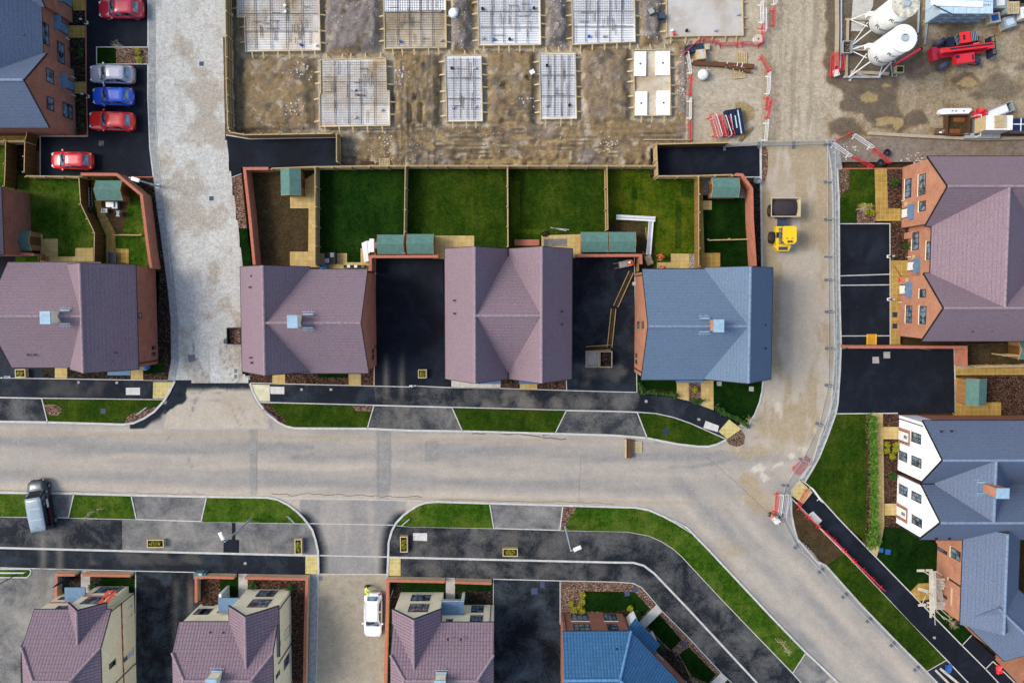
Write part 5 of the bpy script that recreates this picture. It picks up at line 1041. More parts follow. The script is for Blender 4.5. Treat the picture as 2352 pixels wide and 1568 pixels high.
def shed(r, x0, y0, x1, y1, axis, label, door, trel=0):
    a = G(r, x0, y0, 2.1); b = G(r, x1, y1, 2.1); cx, cy = (a.x+b.x)/2, (a.y+b.y)/2; W, D = abs(b.x-a.x), abs(b.y-a.y)
    t = thing('garden_shed', label, 'shed', (cx, cy, 0)); o = .07; h0, h1 = 1.85, 2.25
    w = MB(); X, Y = W/2-o, D/2-o
    if axis == 'x': vs = [(cx+sx*X, cy+q, z) for sx in (-1, 1) for q, z in ((-Y, .05), (-Y, h0), (0, h1), (Y, h0), (Y, .05))]
    else: vs = [(cx+q, cy+sx*Y, z) for sx in (-1, 1) for q, z in ((-X, .05), (-X, h0), (0, h1), (X, h0), (X, .05))]
    w.add(vs, [(0, 1, 2, 3, 4), (9, 8, 7, 6, 5)]+[(i, (i+1) % 5, 5+(i+1) % 5, 5+i) for i in range(5)]); w.build('wall', MAT['shed'], t)
    rf = MB(); z = .06
    if axis == 'x':
        for sg in (-1, 1): rf.slab([(cx-W/2, cy+sg*D/2, h0-.02), (cx+W/2, cy+sg*D/2, h0-.02), (cx+W/2, cy, h1+.06), (cx-W/2, cy, h1+.06)], .05)
    else:
        for sg in (-1, 1): rf.slab([(cx+sg*W/2, cy-D/2, h0-.02), (cx+sg*W/2, cy+D/2, h0-.02), (cx, cy+D/2, h1+.06), (cx, cy-D/2, h1+.06)], .05)
    ro = rf.build('roof', MAT['felt'], t)
    for sg in (-1, 1):
        m = MB()
        if axis == 'x': e = cx+sg*(W/2+.012); m.bar((e, cy-D/2, h0-.06), (e, cy, h1+.03), .02, .1); m.bar((e, cy+D/2, h0-.06), (e, cy, h1+.03), .02, .1)
        else: e = cy+sg*(D/2+.012); m.bar((cx-W/2, e, h0-.06), (cx, e, h1+.03), .02, .1); m.bar((cx+W/2, e, h0-.06), (cx, e, h1+.03), .02, .1)
        m.build('bargeboard', MAT['timber_r'], ro)
    dx, dy = door; dm = MB(); fx = cx+dx*(X+.012); fy = cy+dy*(Y+.012)
    dm.box((fx, fy, .95), (.03 if dx else .8, .03 if dy else .8, 1.7)); do = dm.build('door', MAT['timber_d'], t)
    MB().box((fx+dx*.03+(0 if dx else .3), fy+dy*.03+(.3 if dx else 0), 1.0), (.05, .05, .12)).build('handle', MAT['fascia'], do)
    f = MB(); f.box((cx, cy, .02), (W-.1, D-.1, .06)); f.build('base', MAT['oldwood'], t)
shed('b0', 905, 548, 1158, 740, 'x', "green roofed shed inside the bend of the curved brick wall", (1, 0))
shed('b0', 25, 1030, 283, 1222, 'x', "green roofed shed below the far left lawn, its brown end showing", (1, 0))
shed('b1', 716, 440, 915, 690, 'y', "green roofed shed in the bare soil garden right of the pale lane", (1, 0))
shed('b1', 1648, 1068, 1900, 1256, 'x', "left shed of the left pair, beside a pile of white boards", (0, 1))
shed('b1', 1932, 1062, 2186, 1254, 'x', "right shed of the left pair, by the buff patio", (0, 1))
shed('b2', 1642, 1042, 1895, 1236, 'x', "left shed of the right pair, beside the stained patio", (0, 1))
shed('b2', 1910, 1042, 2163, 1236, 'x', "right shed of the right pair, near the white trough on a lawn", (0, 1))
shed('b3', 940, 522, 1195, 712, 'x', "green roofed shed inside the angled pink wall near the dumper", (-1, 0))
shed('d4', 1422, 22, 1614, 272, 'y', "green roofed shed with a pale plank side below the brown fence at right", (1, 0))
shed('c4', 1930, 912, 2180, 1090, 'x', "shed cut by the right edge behind the purple terrace", (-1, 0))
# ---- street lamps
def lamp(r, x, y, hx, hy, h, label, arm=.7):
    b = G(r, x, y); q = G(r, hx, hy, h); d = Vector((q.x-b.x, q.y-b.y, 0)); L = d.length; d = d/L if L > .05 else Vector((1, 0, 0))
    t = thing('street_lamp', label, 'street lamp', b); m = MB(); m.tube(b, b+V(0, 0, 1.4), .11, 10); m.tube(b+V(0, 0, 1.4), b+V(0, 0, h-.1), .085, 10, .06); m.build('pole', MAT['galv'], t)
    ta = b+V(0, 0, h-.1); m = MB(); m.tube(ta, ta+d*arm*.4+V(0, 0, .1), .035); m.build('bracket', MAT['galv'], t)
    c = ta+d*(arm*.4+.35)+V(0, 0, .12); m = MB(); M = Matrix.Rotation(math.atan2(d.y, d.x), 3, 'Z'); m.box(c, (.75, .34, .1), rot=M); m.box(c+V(0, 0, .07), (.55, .26, .05), rot=M); o = m.build('lamp_head', MAT['white'], t)
    MB().box(c-V(0, 0, .065), (.5, .24, .02), rot=M).build('lens', MAT['lamp'], o)
    MB().box(b+V(0, 0, .02), (.4, .4, .1)).build('base_plate', MAT['galv'], t)
lamp('b0', 1510, 606, 1240, 525, 6.0, "silver street lamp by the curved brick wall and the pale lane")
lamp('d1', 452, 1350, 172, 1545, 7.8, "silver street lamp rooted in the verge above a black tarmac patch")
lamp('e2', 1490, 68, 1555, 300, 7.8, "silver street lamp with rounded white head on the lower right pavement")
def post(r, x, y, h, label, name='black_post'):
    b = G(r, x, y); t = thing(name, label, 'post', b); MB().tube(b, b+V(0, 0, h), .045, 8, .035).build('pole', MAT['black'], t); MB().tube(b, b+V(0, 0, .25), .1, 8).build('base', MAT['black'], t); m = MB(); m.box(b+V(0, 0, h+.08), (.14, .14, .2)); m.build('cap', MAT['black'], t)
post('e0', 1268, 556, 5.6, "slim black pole in the front garden of the bannered house"); post('e0', 180, 515, 6.5, "slim black pole in the verge at the lower left edge")
m = MB(); q = G('e0', 660, 552); m.lathe(q, [(.32, 0), (.3, .1), (.26, .5), (.03, 3.0)], 8); tag(m.build('obelisk', MAT['dkblue']), "dark pointed obelisk behind a low brick wall, lower left", 'obelisk')
# ---- bollard lights and small site signs
def lowrail(s, label, mat='galv', h=1.0):
    a, b = P(s); t = thing('hoop_rail', label, 'rail', a); d = (b-a).normalized()
    MB().path([a+V(0, 0, 0), a+V(0, 0, h), b+V(0, 0, h), b], .035, 8).build('hoop', MAT[mat], t); MB().tube(a+V(0, 0, h*.5), b+V(0, 0, h*.5), .025).build('cross_bar', MAT[mat], t)
lowrail("d1 800,1320 865,1384", "small silver hoop rail on the verge left of the lower junction", h=.5)
lowrail("d1 1890,1410 1962,1350", "small silver hoop rail on the verge right of the lower junction", h=.5)
lowrail("d0 1330,355 1420,285", "small silver hoop rail in the bark at the upper left junction", h=.6)
lowrail("d1 575,305 700,395", "dark hoop rail in the bark right of the upper junction", 'steel', .6)
lowrail("e0 -60,500 255,500", "white rail lying along the small verge at the lower left edge", 'white', .5)
lowrail("e1 1785,725 1808,660", "thin grey hoop rail beside the white parked car's wall", 'steel', .6)
def bollard_light(r, x, y, label):
    b = G(r, x, y); t = thing('charging_post', label, 'post', b); MB().box(b+V(0, 0, .06), (.32, .3, .12)).build('base', MAT['white'], t); MB().box(b+V(0, 0, .6), (.14, .12, 1.0)).build('body', MAT['black'], t); MB().box(b+V(.0, 0, 1.15), (.22, .16, .12)).build('head', MAT['galv'], t)
bollard_light('b4', 660, 1278, "charging post at the middle of the upper black parking bays"); bollard_light('c4', 662, 512, "charging post beside the lower black parking bay"); bollard_light('a0', 832, 222, "charging post beside the dark bed by the top red car"); bollard_light('a0', 845, 927, "charging post between the bed and the blue car")
# ---- sign posts, planters
def planter(r, x0, y0, x1, y1, label, mats=('leafy', 'leafd')):
    a, b = G(r, x0, y0, .6), G(r, x1, y1, .6); c = (a+b)/2; W, D = abs(b.x-a.x), abs(b.y-a.y); t = thing('planter', label, 'planter', (c.x, c.y, 0)); z = .05; tk = .09
    m = MB()
    m.ribbon([V(c.x-W/2+tk/2, c.y-D/2+tk/2), V(c.x+W/2-tk/2, c.y-D/2+tk/2), V(c.x+W/2-tk/2, c.y+D/2-tk/2), V(c.x-W/2+tk/2, c.y+D/2-tk/2)], tk, z, .62, closed=True); m.build('box', MAT['ply'], t)
    MB().box((c.x, c.y, .3), (W-2*tk-.01, D-2*tk-.01, .45)).build('soil', MAT['mulch_d'], t)
    m = MB(); m.leaves((c.x, c.y, .62), (W*.36, D*.36, .14), 130, .09); m.build('plants', MAT[mats[0]], t)
planter('e0', 1405, 195, 1568, 272, "long pale planter on the lower left drive near the black tarmac patch"); planter('e1', 858, 190, 930, 335, "upright pale planter left of the lower junction"); planter('e1', 1868, 165, 1942, 316, "upright pale planter right of the lower junction"); planter('e2', 890, 280, 1036, 356, "long pale planter in the middle of the lower right drive"); planter('c2', 80, 1183, 163, 1266, "square pale planter at the foot of the left black driveway"); planter('c0', 142, 1180, 245, 1258, "pale planter at the left edge beside a white post")
def tpost(r, x, y, label):
    b = G(r, x, y); t = thing('sign_post', label, 'sign', b); MB().box(b+V(0, 0, .5), (.1, .1, 1.0)).build('post', MAT['white'], t); MB().box(b+V(0, .0, .06), (.62, .12, .12)).build('base', MAT['white'], t)
tpost('c0', 75, 1252, "white T shaped post beside the left edge planter"); tpost('c2', 33, 1338, "white T shaped post at the foot of the left black driveway")
# ---- plants
def plant(name, label, cat, c, rad, n, size, mat, group=None, stem=True):
    t = thing(name, label, cat, (c.x, c.y, 0), group); m = MB(); m.leaves((c.x, c.y, rad[2]+.05), rad, n, size); m.build('foliage', MAT[mat], t)
    if stem: MB().tube((c.x, c.y, 0), (c.x, c.y, rad[2]), .03).build('stem', MAT['twig'], t)
    return t
def hedge(s, label, w, h, dens, mat, size=.11):
    pts = P(s); t = thing('hedge', label, 'hedge', pts[0]); m = MB(); k = MB()
    for a, b in zip(pts, pts[1:]):
        L = (b-a).length; n = int(L*dens)
        for i in range(n):
            q = a+(b-a)*R.random(); bulge = .75+.5*noise.noise((q.x*.9, q.y*.9, 3))
            d = Vector((R.gauss(0, w*.28*bulge), R.gauss(0, w*.28*bulge), h*(R.random()**.6)*(.8+.35*bulge)))
            m.leaves(q+d, (.05, .05, .05), 2, size)
        for i in range(int(L/.4)): q = a+(b-a)*(i*.4/L); k.tube(q, q+V(R.uniform(-.1, .1), R.uniform(-.1, .1), h*.7), .015, 4)
    m.build('foliage', MAT[mat], t); k.build('stem', MAT['twig'], t)
hedge("d4 478,360 485,700 490,1100 495,1300 500,1568 e4 478,110 455,245", "tall bright green hedge between the big lawn and the buff path", .8, 1.25, 170, 'leaf', .13)
hedge("d3 238,60 250,135 420,150 595,175", "dark clipped hedge in front of the slate house, above the black path", .45, .7, 110, 'leafd')
hedge("d3 960,285 1060,345 1180,400 1270,470", "dark hedge along the rounded lawn corner by the tactile paving", .5, .7, 110, 'leafd')
hedge("d3 735,225 790,235 835,215", "small dark hedge tuft between the two doorstep paths", .5, .7, 120, 'leafd')
YG = 'yellow shrubs in the beds'
for i, (r, x, y, lab) in enumerate((('b4', 412, 795, 'yellow shrub nearest the lawn, left of its bed by the buff path'), ('b4', 468, 803, 'yellow shrub nearest the buff path, at the top of its bed'), ('b4', 440, 855, 'yellow shrub at the lower left of the bed by the buff path'), ('b4', 495, 858, 'yellow shrub at the lower right of the bed by the buff path'),
   ('d4', 640, 640, 'yellow shrub left of the dark cover by the rendered house'), ('d4', 722, 648, 'yellow shrub right of the dark cover by the rendered house'), ('d4', 632, 702, 'yellow shrub below left of the dark cover, rendered house bed'), ('d4', 685, 752, 'lowest yellow shrub in the rendered house bed'), ('d4', 720, 690, 'yellow shrub touching the rendered wall'),
   ('e2', 1655, 715, 'topmost yellow shrub left of the dark lawn, red brick house'), ('e2', 1650, 780, 'second yellow shrub down beside the dark lawn, red brick house'), ('e2', 1625, 825, 'third yellow shrub down beside the dark lawn, red brick house'), ('e2', 1575, 862, 'yellow shrub in bark away from the lawn, red brick house'), ('e2', 1650, 868, 'lowest yellow shrub at the red brick house wall'), ('e2', 1545, 800, 'small yellow shrub in the middle of the bark, red brick house'),
   ('d3', 765, 118, 'yellow flowered shrub between the doorstep paths of the slate house'), ('e3', 145, 840, 'yellow green shrub beside the porch of the red brick house'), ('e4', 1248, 905, 'yellow green shrub below the scaffold'), ('a0', 1330, 500, 'yellow shrub at the lane end of the car park bed'), ('a0', 1345, 580, 'yellow shrub low in the car park bed'))):
    plant('shrub', lab, 'shrub', G(r, x, y), (.34, .34, .26), 110, .1, 'leafy', YG)
DG = 'green bushes by the front gardens'
for r, x, y, lab in (('e1', 475, 620, 'green bush by the path to the middle bay fronted house'), ('e1', 820, 650, 'green bush at the bay corner of the middle house'), ('e2', 515, 725, 'green bush by the porch of the right bay fronted house'), ('e0', 900, 640, 'green bush by the bay of the bannered house'), ('b4', 705, 575, 'green bush in the bark of the terrace top bed'), ('d0', 1500, 300, None), ('e3', 215, 905, 'twiggy bush by the pale step of the blue roofed house'), ('e3', 430, 1200, 'grey green bush below the blue roofed porch'), ('b4', 830, 1180, 'green bush beside the middle terrace wall'), ('d4', 690, 940, 'low green bush in the rendered house bed')):
    if lab: plant('bush', lab, 'bush', G(r, x, y), (.45, .45, .32), 170, .1, 'leafd', DG)
FG = 'pale flowering clumps in the dark beds'
for r, x, y, lab in (('a0', 790, 480, 'upper pale clump beside the car park kerb in the long dark bed'), ('a0', 690, 480, 'pale clump beside the wall in the long dark bed'), ('a0', 790, 530, 'second pale clump beside the kerb in the long dark bed'), ('a0', 800, 1080, 'upper pale clump in the bed beside the third car row'), ('a0', 800, 1205, 'lower pale clump in the bed beside the brightest red car'), ('a0', 735, 1270, 'pale clump at the building corner')):
    plant('flower_clump', lab, 'flowers', G(r, x, y), (.28, .28, .2), 80, .07, 'leafd', FG); 
def sapling(r, x, y, h, label, stake=True, nt=26, lean=(0, 0)):
    b = G(r, x, y); t = thing('sapling', label, 'tree', b); top = b+V(lean[0], lean[1], h); MB().tube(b, top, .04, 6, .015).build('trunk', MAT['twig'], t)
    m = MB()
    for i in range(nt):
        f = R.uniform(.45, 1); q = b+(top-b)*f; a = R.uniform(0, 2*PI); L = R.uniform(.3, .75)*(1.25-f*.6); e = q+V(math.cos(a)*L, math.sin(a)*L, R.uniform(.1, .5)); m.tube(q, e, .012, 4, .005)
        for j in range(2): e2 = q+(e-q)*R.uniform(.4, .9); m.tube(e2, e2+V(R.uniform(-.25, .25), R.uniform(-.25, .25), .15), .008, 3, .004)
    m.build('crown', MAT['twig'], t)
    if stake:
        for sg in (-1, 1): MB().box(b+V(.25*sg, 0, .55), (.06, .06, 1.1)).build('stake', MAT['timber_r'], t)
        MB().box(b+V(0, 0, 1.0), (.5, .04, .08)).build('tie', MAT['timber_r'], t)
sapling('a0', 1262, 526, 3.2, "bare sapling in the bed above the silver car"); sapling('d0', 1000, 1238, 3.6, "bare staked sapling on the small lower left verge"); sapling('e3', 1560, 1135, 3.4, "bare sapling at the far end of the long curved verge"); sapling('b4', 352, 832, 2.2, "bare sapling on the lawn before the purple terrace", False); sapling('e4', 1190, 930, 2.0, "bare sapling below the scaffold", False); sapling('d3', 1260, 395, 1.6, "bare twiggy sapling on the rounded lawn corner", False)
# ---- garden odds
def chair(r, x, y, rz, label):
    t = thing('garden_chair', label, 'chair', V(0, 0, 0), 'grey garden chairs'); MB().box((0, 0, .42), (.45, .45, .04)).build('seat', MAT['steel'], t); MB().box((-.22, 0, .65), (.04, .45, .42)).build('backrest', MAT['steel'], t)
    for sx in (-1, 1):
        MB().box((0, sx*.24, .62), (.42, .04, .03)).build('armrest', MAT['galv'], t)
        for sy in (-1, 1): MB().box((sx*.19, sy*.19, .2), (.04, .04, .4)).build('leg', MAT['galv'], t)
    t.location = G(r, x, y); t.location.z = .06; t.rotation_euler.z = rz
chair('b0', 1030, 845, 1.5, "grey garden chair close to the white table"); chair('b0', 1160, 875, 3.1, "grey garden chair alone on the small lawn")
t = thing('garden_table', "white table top by the shed inside the curved wall", 'table', G('b0', 1085, 790)); q = t.location; MB().box(q+V(0, 0, .72), (.75, .5, .04)).build('tabletop', MAT['white'], t)
for sx in (-1, 1):
    for sy in (-1, 1): MB().box(q+V(.32*sx, .2*sy, .38), (.04, .04, .64)).build('leg', MAT['steel'], t)
t = thing('storage_box', "grey plastic box beside the white garden table", 'box', G('b0', 1125, 795)); q = t.location; MB().box(q+V(0, 0, .3), (.5, .6, .5)).build('body', MAT['steel'], t); MB().box(q+V(0, 0, .58), (.54, .64, .05)).build('lid', MAT['galv'], t)
t = thing('kettle_barbecue', "black barbecue by the bent brown fence", 'barbecue', G('b0', 905, 840)); q = t.location; MB().lathe(q, [(.1, .5), (.26, .62), (.28, .78), (.22, .95), (.05, 1.02)], 16).build('bowl', MAT['black'], t)
for k in range(3): MB().tube(q+V(.25*math.cos(k*2.1), .25*math.sin(k*2.1), .06), q+V(.12*math.cos(k*2.1), .12*math.sin(k*2.1), .6), .015).build('leg', MAT['black'], t)
m = MB(); q = G('b0', 890, 720); [m.tube(q+V(-.05, dy*.3, .08), q+V(-.05, dy*.3, .7), .02) for dy in range(-3, 4)]; m.tube(q+V(-.05, -.95, .7), q+V(-.05, .95, .7), .025); m.tube(q+V(-.05, -.95, .12), q+V(-.05, .95, .12), .025); tag(m.build('trellis', MAT['galv']), "pale slatted trellis standing along the bent fence by the barbecue", 'trellis')
m = MB(); q = [G('b0', *k, 1.4) for k in ((1015, 935), (1065, 1060))]; m.tube(q[0], q[1], .02); [m.tube(q[0]+(q[1]-q[0])*f+V(-.55, -.12, 0), q[0]+(q[1]-q[0])*f+V(.55, .12, 0), .015) for f in (.1, .9)]; [m.tube(V(p.x, p.y, .08), p, .02) for p in q]; tag(m.build('clothes_airer', MAT['fascia']), "dark clothes line frame over the buff path inside the curved wall", 'airer')
m = MB(); a, b = G('b0', 1016, 1238, .9), G('b0', 1096, 1345, .9); [m.tube((a.x+(b.x-a.x)*i/4, a.y, .9), (a.x+(b.x-a.x)*i/4, b.y, .9), .015, 4) for i in range(5)]; [m.tube((a.x, a.y+(b.y-a.y)*i/5, .9), (b.x, a.y+(b.y-a.y)*i/5, .9), .015, 4) for i in range(6)]; [m.tube((x, y, .09), (x, y, .9), .02, 4) for x in (a.x, b.x) for y in (a.y, b.y)]; m.box(((a.x+b.x)/2, (a.y+b.y)/2, .5), (abs(a.x-b.x)*.9, abs(a.y-b.y)*.9, .06)); tag(m.build('wire_rack', MAT['dkblue']), "grey wire drying rack on the patio between the fence and wall", 'rack')
t = thing('fire_pit', "round rusty bowl on the patio by the left house", 'bowl', G('b0', 1165, 1365)); MB().lathe(t.location, [(.2, .08), (.32, .3), (.36, .5), (.3, .48), (.1, .35)], 20).build('bowl', MAT['rust'], t); MB().lathe(t.location, [(.22, .0), (.2, .09)], 12).build('stand', MAT['black'], t)
t = thing('water_butt', "open grey drum in the bed beside the upper right black bay", 'drum', G('b3', 1352, 562)); MB().lathe(t.location, [(.26, 0), (.3, .4), (.28, .85), (.24, .85), (.25, .1)], 20).build('drum', MAT['steel'], t); MB().lathe(t.location+V(0, 0, .09), [(.23, .5), (.23, .52)], 16).build('water', MAT['glass'], t)
t = thing('patio_sofa', "black rattan corner seat on the patio by the first lawn", 'seat', G('b1', 1195, 1300)); q = t.location
MB().box(q+V(.15, .05, .28), (1.1, 1.1, .4)).build('base', MAT['black'], t); MB().box(q+V(.68, .05, .5), (.14, 1.15, .75)).build('backrest', MAT['black'], t)
for d in (V(.4, .35, .52), V(-.15, -.2, .52)): MB().box(q+d, (.45, .45, .1)).build('cushion', MAT['steel'], t)
for k, (x, y, mt, lab) in enumerate(((1150, 1378, 'tarpb', "bright blue lidded tub on the patio edge by the first lawn"), )):
    t = thing('storage_tub', lab, 'tub', G('b1', x, y)); MB().box(t.location+V(0, 0, .35), (.7, .3, .55)).build('body', MAT[mt], t); MB().box(t.location+V(0, 0, .66), (.74, .34, .05)).build('lid', MAT[mt], t)
t = thing('bicycle_rack', "dark and white clutter rack against the purple house wall", 'rack', G('b1', 1435, 1375)); [MB().box(t.location+V(.35*k-.8, 0, .5), (.3, .25, .6+.1*(k % 2))).build('crate', MAT[('black', 'white', 'black', 'white', 'black', 'grey')[k]], t) for k in range(6)]; MB().box(t.location+V(0, 0, .12), (2.2, .3, .1)).build('shelf', MAT['oldwood'], t)
m = MB(); pts = P("b1 1500,1150 1550,1128 1555,1200 1570,1320 1525,1335", .75); m.prism(pts, .3, .75); m.box(G('b1', 1605, 1175, .5), (.45, 1.3, .9)); m.box(G('b1', 1570, 1190, .4), (.25, 1.2, .6)); m.box(G('b1', 1637, 1172, .35), (.2, .6, .6)); tag(m.build('board_pile', MAT['white']), "pile of white boards leaning left of the left shed pair", 'boards')
for s, lab in (("b2 1348,1002 1500,1032", "thin pale batten lying on the third lawn, lower end"), ("b2 1380,1008 1525,1022", "thin pale batten lying on the third lawn, upper end")):
    a, b = P(s, .1); m = MB(); m.bar(a, b, .07, .05); tag(m.build('batten', MAT['galv']), lab, 'batten', 'battens on the third lawn')
m = MB(); a, b = P("b2 1003,1118 1240,1175"); m.box(((a.x+b.x)/2, (a.y+b.y)/2, .12), (b.x-a.x, a.y-b.y, .14)); tag(m.build('stone_step', MAT['cope']), "pinkish slab bed on the third lawn behind the twin gabled house", 'slab')
sheet('stain', "b2 1282,1110 1508,1110 1508,1182 1282,1182", .092, 'tarp'); m = MB(); q = G('b2', 1293, 1062); m.lathe(q, [(.34, .05), (.3, .3), (.1, .38)], 9); tag(m.build('soil_heap', MAT['mulch_d']), "small dark soil heap at the corner of the stained patio", 'heap')
def trough(s, label):
    a, b = P(s); t = thing('white_trough', label, 'trough', a); d = (b-a).normalized(); n = Vector((-d.y, d.x, 0))
    MB().ribbon([a, b], .42, .3, .36).build('tray', MAT['white'], t)
    for sg in (-1, 1): MB().ribbon([a, b], .05, .3, .5, off=.21*sg).build('side', MAT['white'], t)
    MB().ribbon([a, b], .12, .361, .43).build('channel', MAT['galv'], t)
    for k in (.08, .92): MB().box(a+(b-a)*k+V(0, 0, .16), (.3, .3, .28)).build('support', MAT['conc'], t)
trough("b3 12,905 385,925", "white plastic trough lying across the fourth lawn"); trough("b3 345,945 320,1265", "white plastic trough running down towards the wheelbarrow")
m = MB(); a, b = P("b3 300,1000 308,1120", .12); m.bar(a, b, .06, .06); tag(m.build('batten', MAT['timber_r']), "yellow batten left of the downward white trough", 'batten')
def barrow(r, x, y, rz, label, fill):
    t = thing('wheelbarrow', label, 'wheelbarrow', V(0, 0, 0)); m = MB(); w = [(-.42, .3), (.48, .24)]
    m.add([(-.3, -.2, .3), (.3, -.2, .3), (.3, .2, .3), (-.3, .2, .3), (-.45, -.33, .6), (.5, -.33, .55), (.5, .33, .55), (-.45, .33, .6)], [(3, 2, 1, 0), (0, 1, 5, 4), (1, 2, 6, 5), (2, 3, 7, 6), (3, 0, 4, 7)]); m.build('tray', MAT['galv'], t)
    MB().box((0, 0, .5), (.78, .54, .06)).build('load', MAT[fill], t)
    for sg in (-1, 1): MB().tube((.6, .12*sg, .25), (-.95, .26*sg, .62), .02).build('handle', MAT['oldwood'], t); MB().tube((-.35, .2*sg, .0), (-.3, .22*sg, .36), .02).build('leg', MAT['black'], t)
    m = MB(); m.tube((.66, -.05, .19), (.66, .05, .19), .19, 14); m.build('wheel', MAT['tyre'], t); t.location = G(r, x, y); t.rotation_euler.z = rz; t.location.z = .05
barrow('b3', 75, 1355, .2, "grey wheelbarrow beside the worker in orange on the black driveway", 'conc'); barrow('b3', 318, 1312, -1.2, "wheelbarrow of sandy mix at the foot of the white trough", 'ply')
t = thing('drum_pot', "white rimmed pot against the salmon end wall of the slate house", 'pot', G('c3', 182, 362)); MB().lathe(t.location, [(.14, .05), (.2, .45), (.17, .45), (.12, .1)], 16).build('rim', MAT['white'], t); MB().lathe(t.location, [(.09, .2), (.09, .47), (.05, .48)], 12).build('core', MAT['white'], t)
t = thing('conduit_pot', "grey round drain pot by the orange brick gable and buff path", 'pot', G('c4', 783, 712)); MB().lathe(t.location, [(.16, .1), (.19, .25), (.14, .27)], 16).build('rim', MAT['galv'], t); MB().lathe(t.location, [(.1, .12), (.08, .3)], 12).build('core', MAT['grey'], t)
# timber chute of boards on the right driveway
for s, lab in (("b3 160,1425 10,1755 ", "upper section of the shallow timber chute on the right black driveway"), ("c2 1950,600 1912,970", "middle section of the shallow timber chute on the right black driveway"), ("c2 1688,985 1920,970", "short bottom section of the timber chute above the twin bins")):
    a, b = P(s, 0); a.z = b.z = 0; t = thing('timber_chute', lab, 'chute', a, 'timber chute sections'); MB().ribbon([a, b], .44, .06, .12).build('base', MAT['oldwood'], t)
    for sg in (-1, 1): MB().ribbon([a, b], .05, .06, .26, off=.24*sg).build('side', MAT['timber_r'], t)
    MB().ribbon([a, b], .36, .122, .15).build('load', MAT['soil'], t)
def mixbin(r, x0, y0, x1, y1, label, fill):
    a, b = G(r, x0, y0, .9), G(r, x1, y1, .9); c = (a+b)/2; W, D = abs(a.x-b.x), abs(a.y-b.y); t = thing('mortar_bin', label, 'bin', V(c.x, c.y, 0), 'mortar bins')
    MB().ribbon([V(c.x-W/2, c.y-D/2), V(c.x+W/2, c.y-D/2), V(c.x+W/2, c.y+D/2), V(c.x-W/2, c.y+D/2)], .07, .3, .92, closed=True).build('tub', MAT['oldwood'], t); MB().box((c.x, c.y, .45), (W-.08, D-.08, .25)).build('load', MAT[fill], t); MB().box((c.x, c.y, .16), (W*.9, D*.9, .25)).build('pallet', MAT['ply'], t)
mixbin('c2', 1690, 1010, 1808, 1160, "left grey mortar bin at the bottom of the chute, pale mix", 'conc'); mixbin('c2', 1822, 1012, 1936, 1160, "right grey mortar bin at the bottom of the chute, dark soil", 'mulch_d')
# blue box + green bin etc.
t = thing('skip_bag', "bright blue sack on the pale step of the left house", 'sack', G('c0', 1425, 1150)); m = MB(); m.smooth = True; m.lathe(t.location, [(.2, .18), (.34, .3), (.32, .5), (.15, .62)], 10); m.build('sack', MAT['tarpb'], t); MB().lathe(t.location+V(0, 0, .6), [(.08, 0), (.12, .08)], 8).build('neck', MAT['tarpb'], t)
t = thing('wheelie_bin', "green bin box standing at the kerb between two bay fronted houses", 'bin', G('e0', 1930, 512)); MB().box(t.location+V(0, 0, .45), (.9, .6, .8)).build('body', MAT['felt'], t); MB().box(t.location+V(0, 0, .88), (.95, .65, .06)).build('lid', MAT['felt'], t); MB().box(t.location+V(.2, .1, .93), (.3, .3, .03)).build('label_plate', MAT['galv'], t)
t = thing('wheelie_bin', "small blue bin beside the low wall of the middle house", 'bin', G('e1', 15, 515)); MB().box(t.location+V(0, 0, .4), (.4, .5, .75)).build('body', MAT['grp'], t); MB().box(t.location+V(0, 0, .8), (.44, .54, .05)).build('lid', MAT['grp'], t)
# yellow trench plate
t = thing('trench_cover', "orange yellow plastic trench cover leaning over the lowest parking bay line", 'cover', G('c4', 495, 900)); c = t.location; a, b = G('c4', 448, 842, .2), G('c4', 540, 955, .2); W, D = b.x-a.x, a.y-b.y; m = MB(); m.box((c.x, c.y, .12), (W, D, .06)); m.build('plate', plain('amber_plastic', '#dca028', .5), t); [MB().box((c.x+sg*(W/2-.05), c.y, .17), (.08, D, .04)).build('rib', MAT['yellow'], t) for sg in (-1, 1)]
t = thing('red_hose_reel', "red reel by the lower terrace door", 'reel', G('c4', 790, 325)); m = MB(); [m.tube(t.location+V(.2*k-.2, -.12, .3), t.location+V(.2*k-.2, .12, .3), .16, 12) for k in range(3)]; m.build('reel', MAT['red'], t); MB().box(t.location+V(0, 0, .1), (.7, .4, .08)).build('stand', MAT['red'], t)
# ================================================================ vehicles
def interp(tab, x):
    for (x0, *a), (x1, *b) in zip(tab, tab[1:]):
        if x0 <= x <= x1:
            f = (x-x0)/(x1-x0); f = f*f*(3-2*f) if False else f
            return [p+(q-p)*f for p, q in zip(a, b)]
    return list(tab[-1][1:]) if x > tab[-1][0] else list(tab[0][1:])
def loft(mb, xs, sec):
    rings = [sec(x) for x in xs]; n = len(rings[0]); vs = [p for r in rings for p in r]
    fs = [(j*n+i, j*n+(i+1) % n, (j+1)*n+(i+1) % n, (j+1)*n+i) for j in range(len(xs)-1) for i in range(n)]
    fs += [tuple(range(n-1, -1, -1)), tuple(range((len(xs)-1)*n, len(xs)*n))]
    mb.add(vs, fs)
def wheel(t, x, y, r=.32, w=.2, rim='rim'):
    m = MB(); m.smooth = True; m.tube((x, y-w/2, r), (x, y+w/2, r), r, 18); o = m.build('wheel', MAT['tyre'], t)
    s = 1 if y > 0 else -1; m = MB(); m.tube((x, y+s*(w/2-.02), r), (x, y+s*(w/2+.012), r), r*.62, 14); m.build('rim', MAT[rim], o)
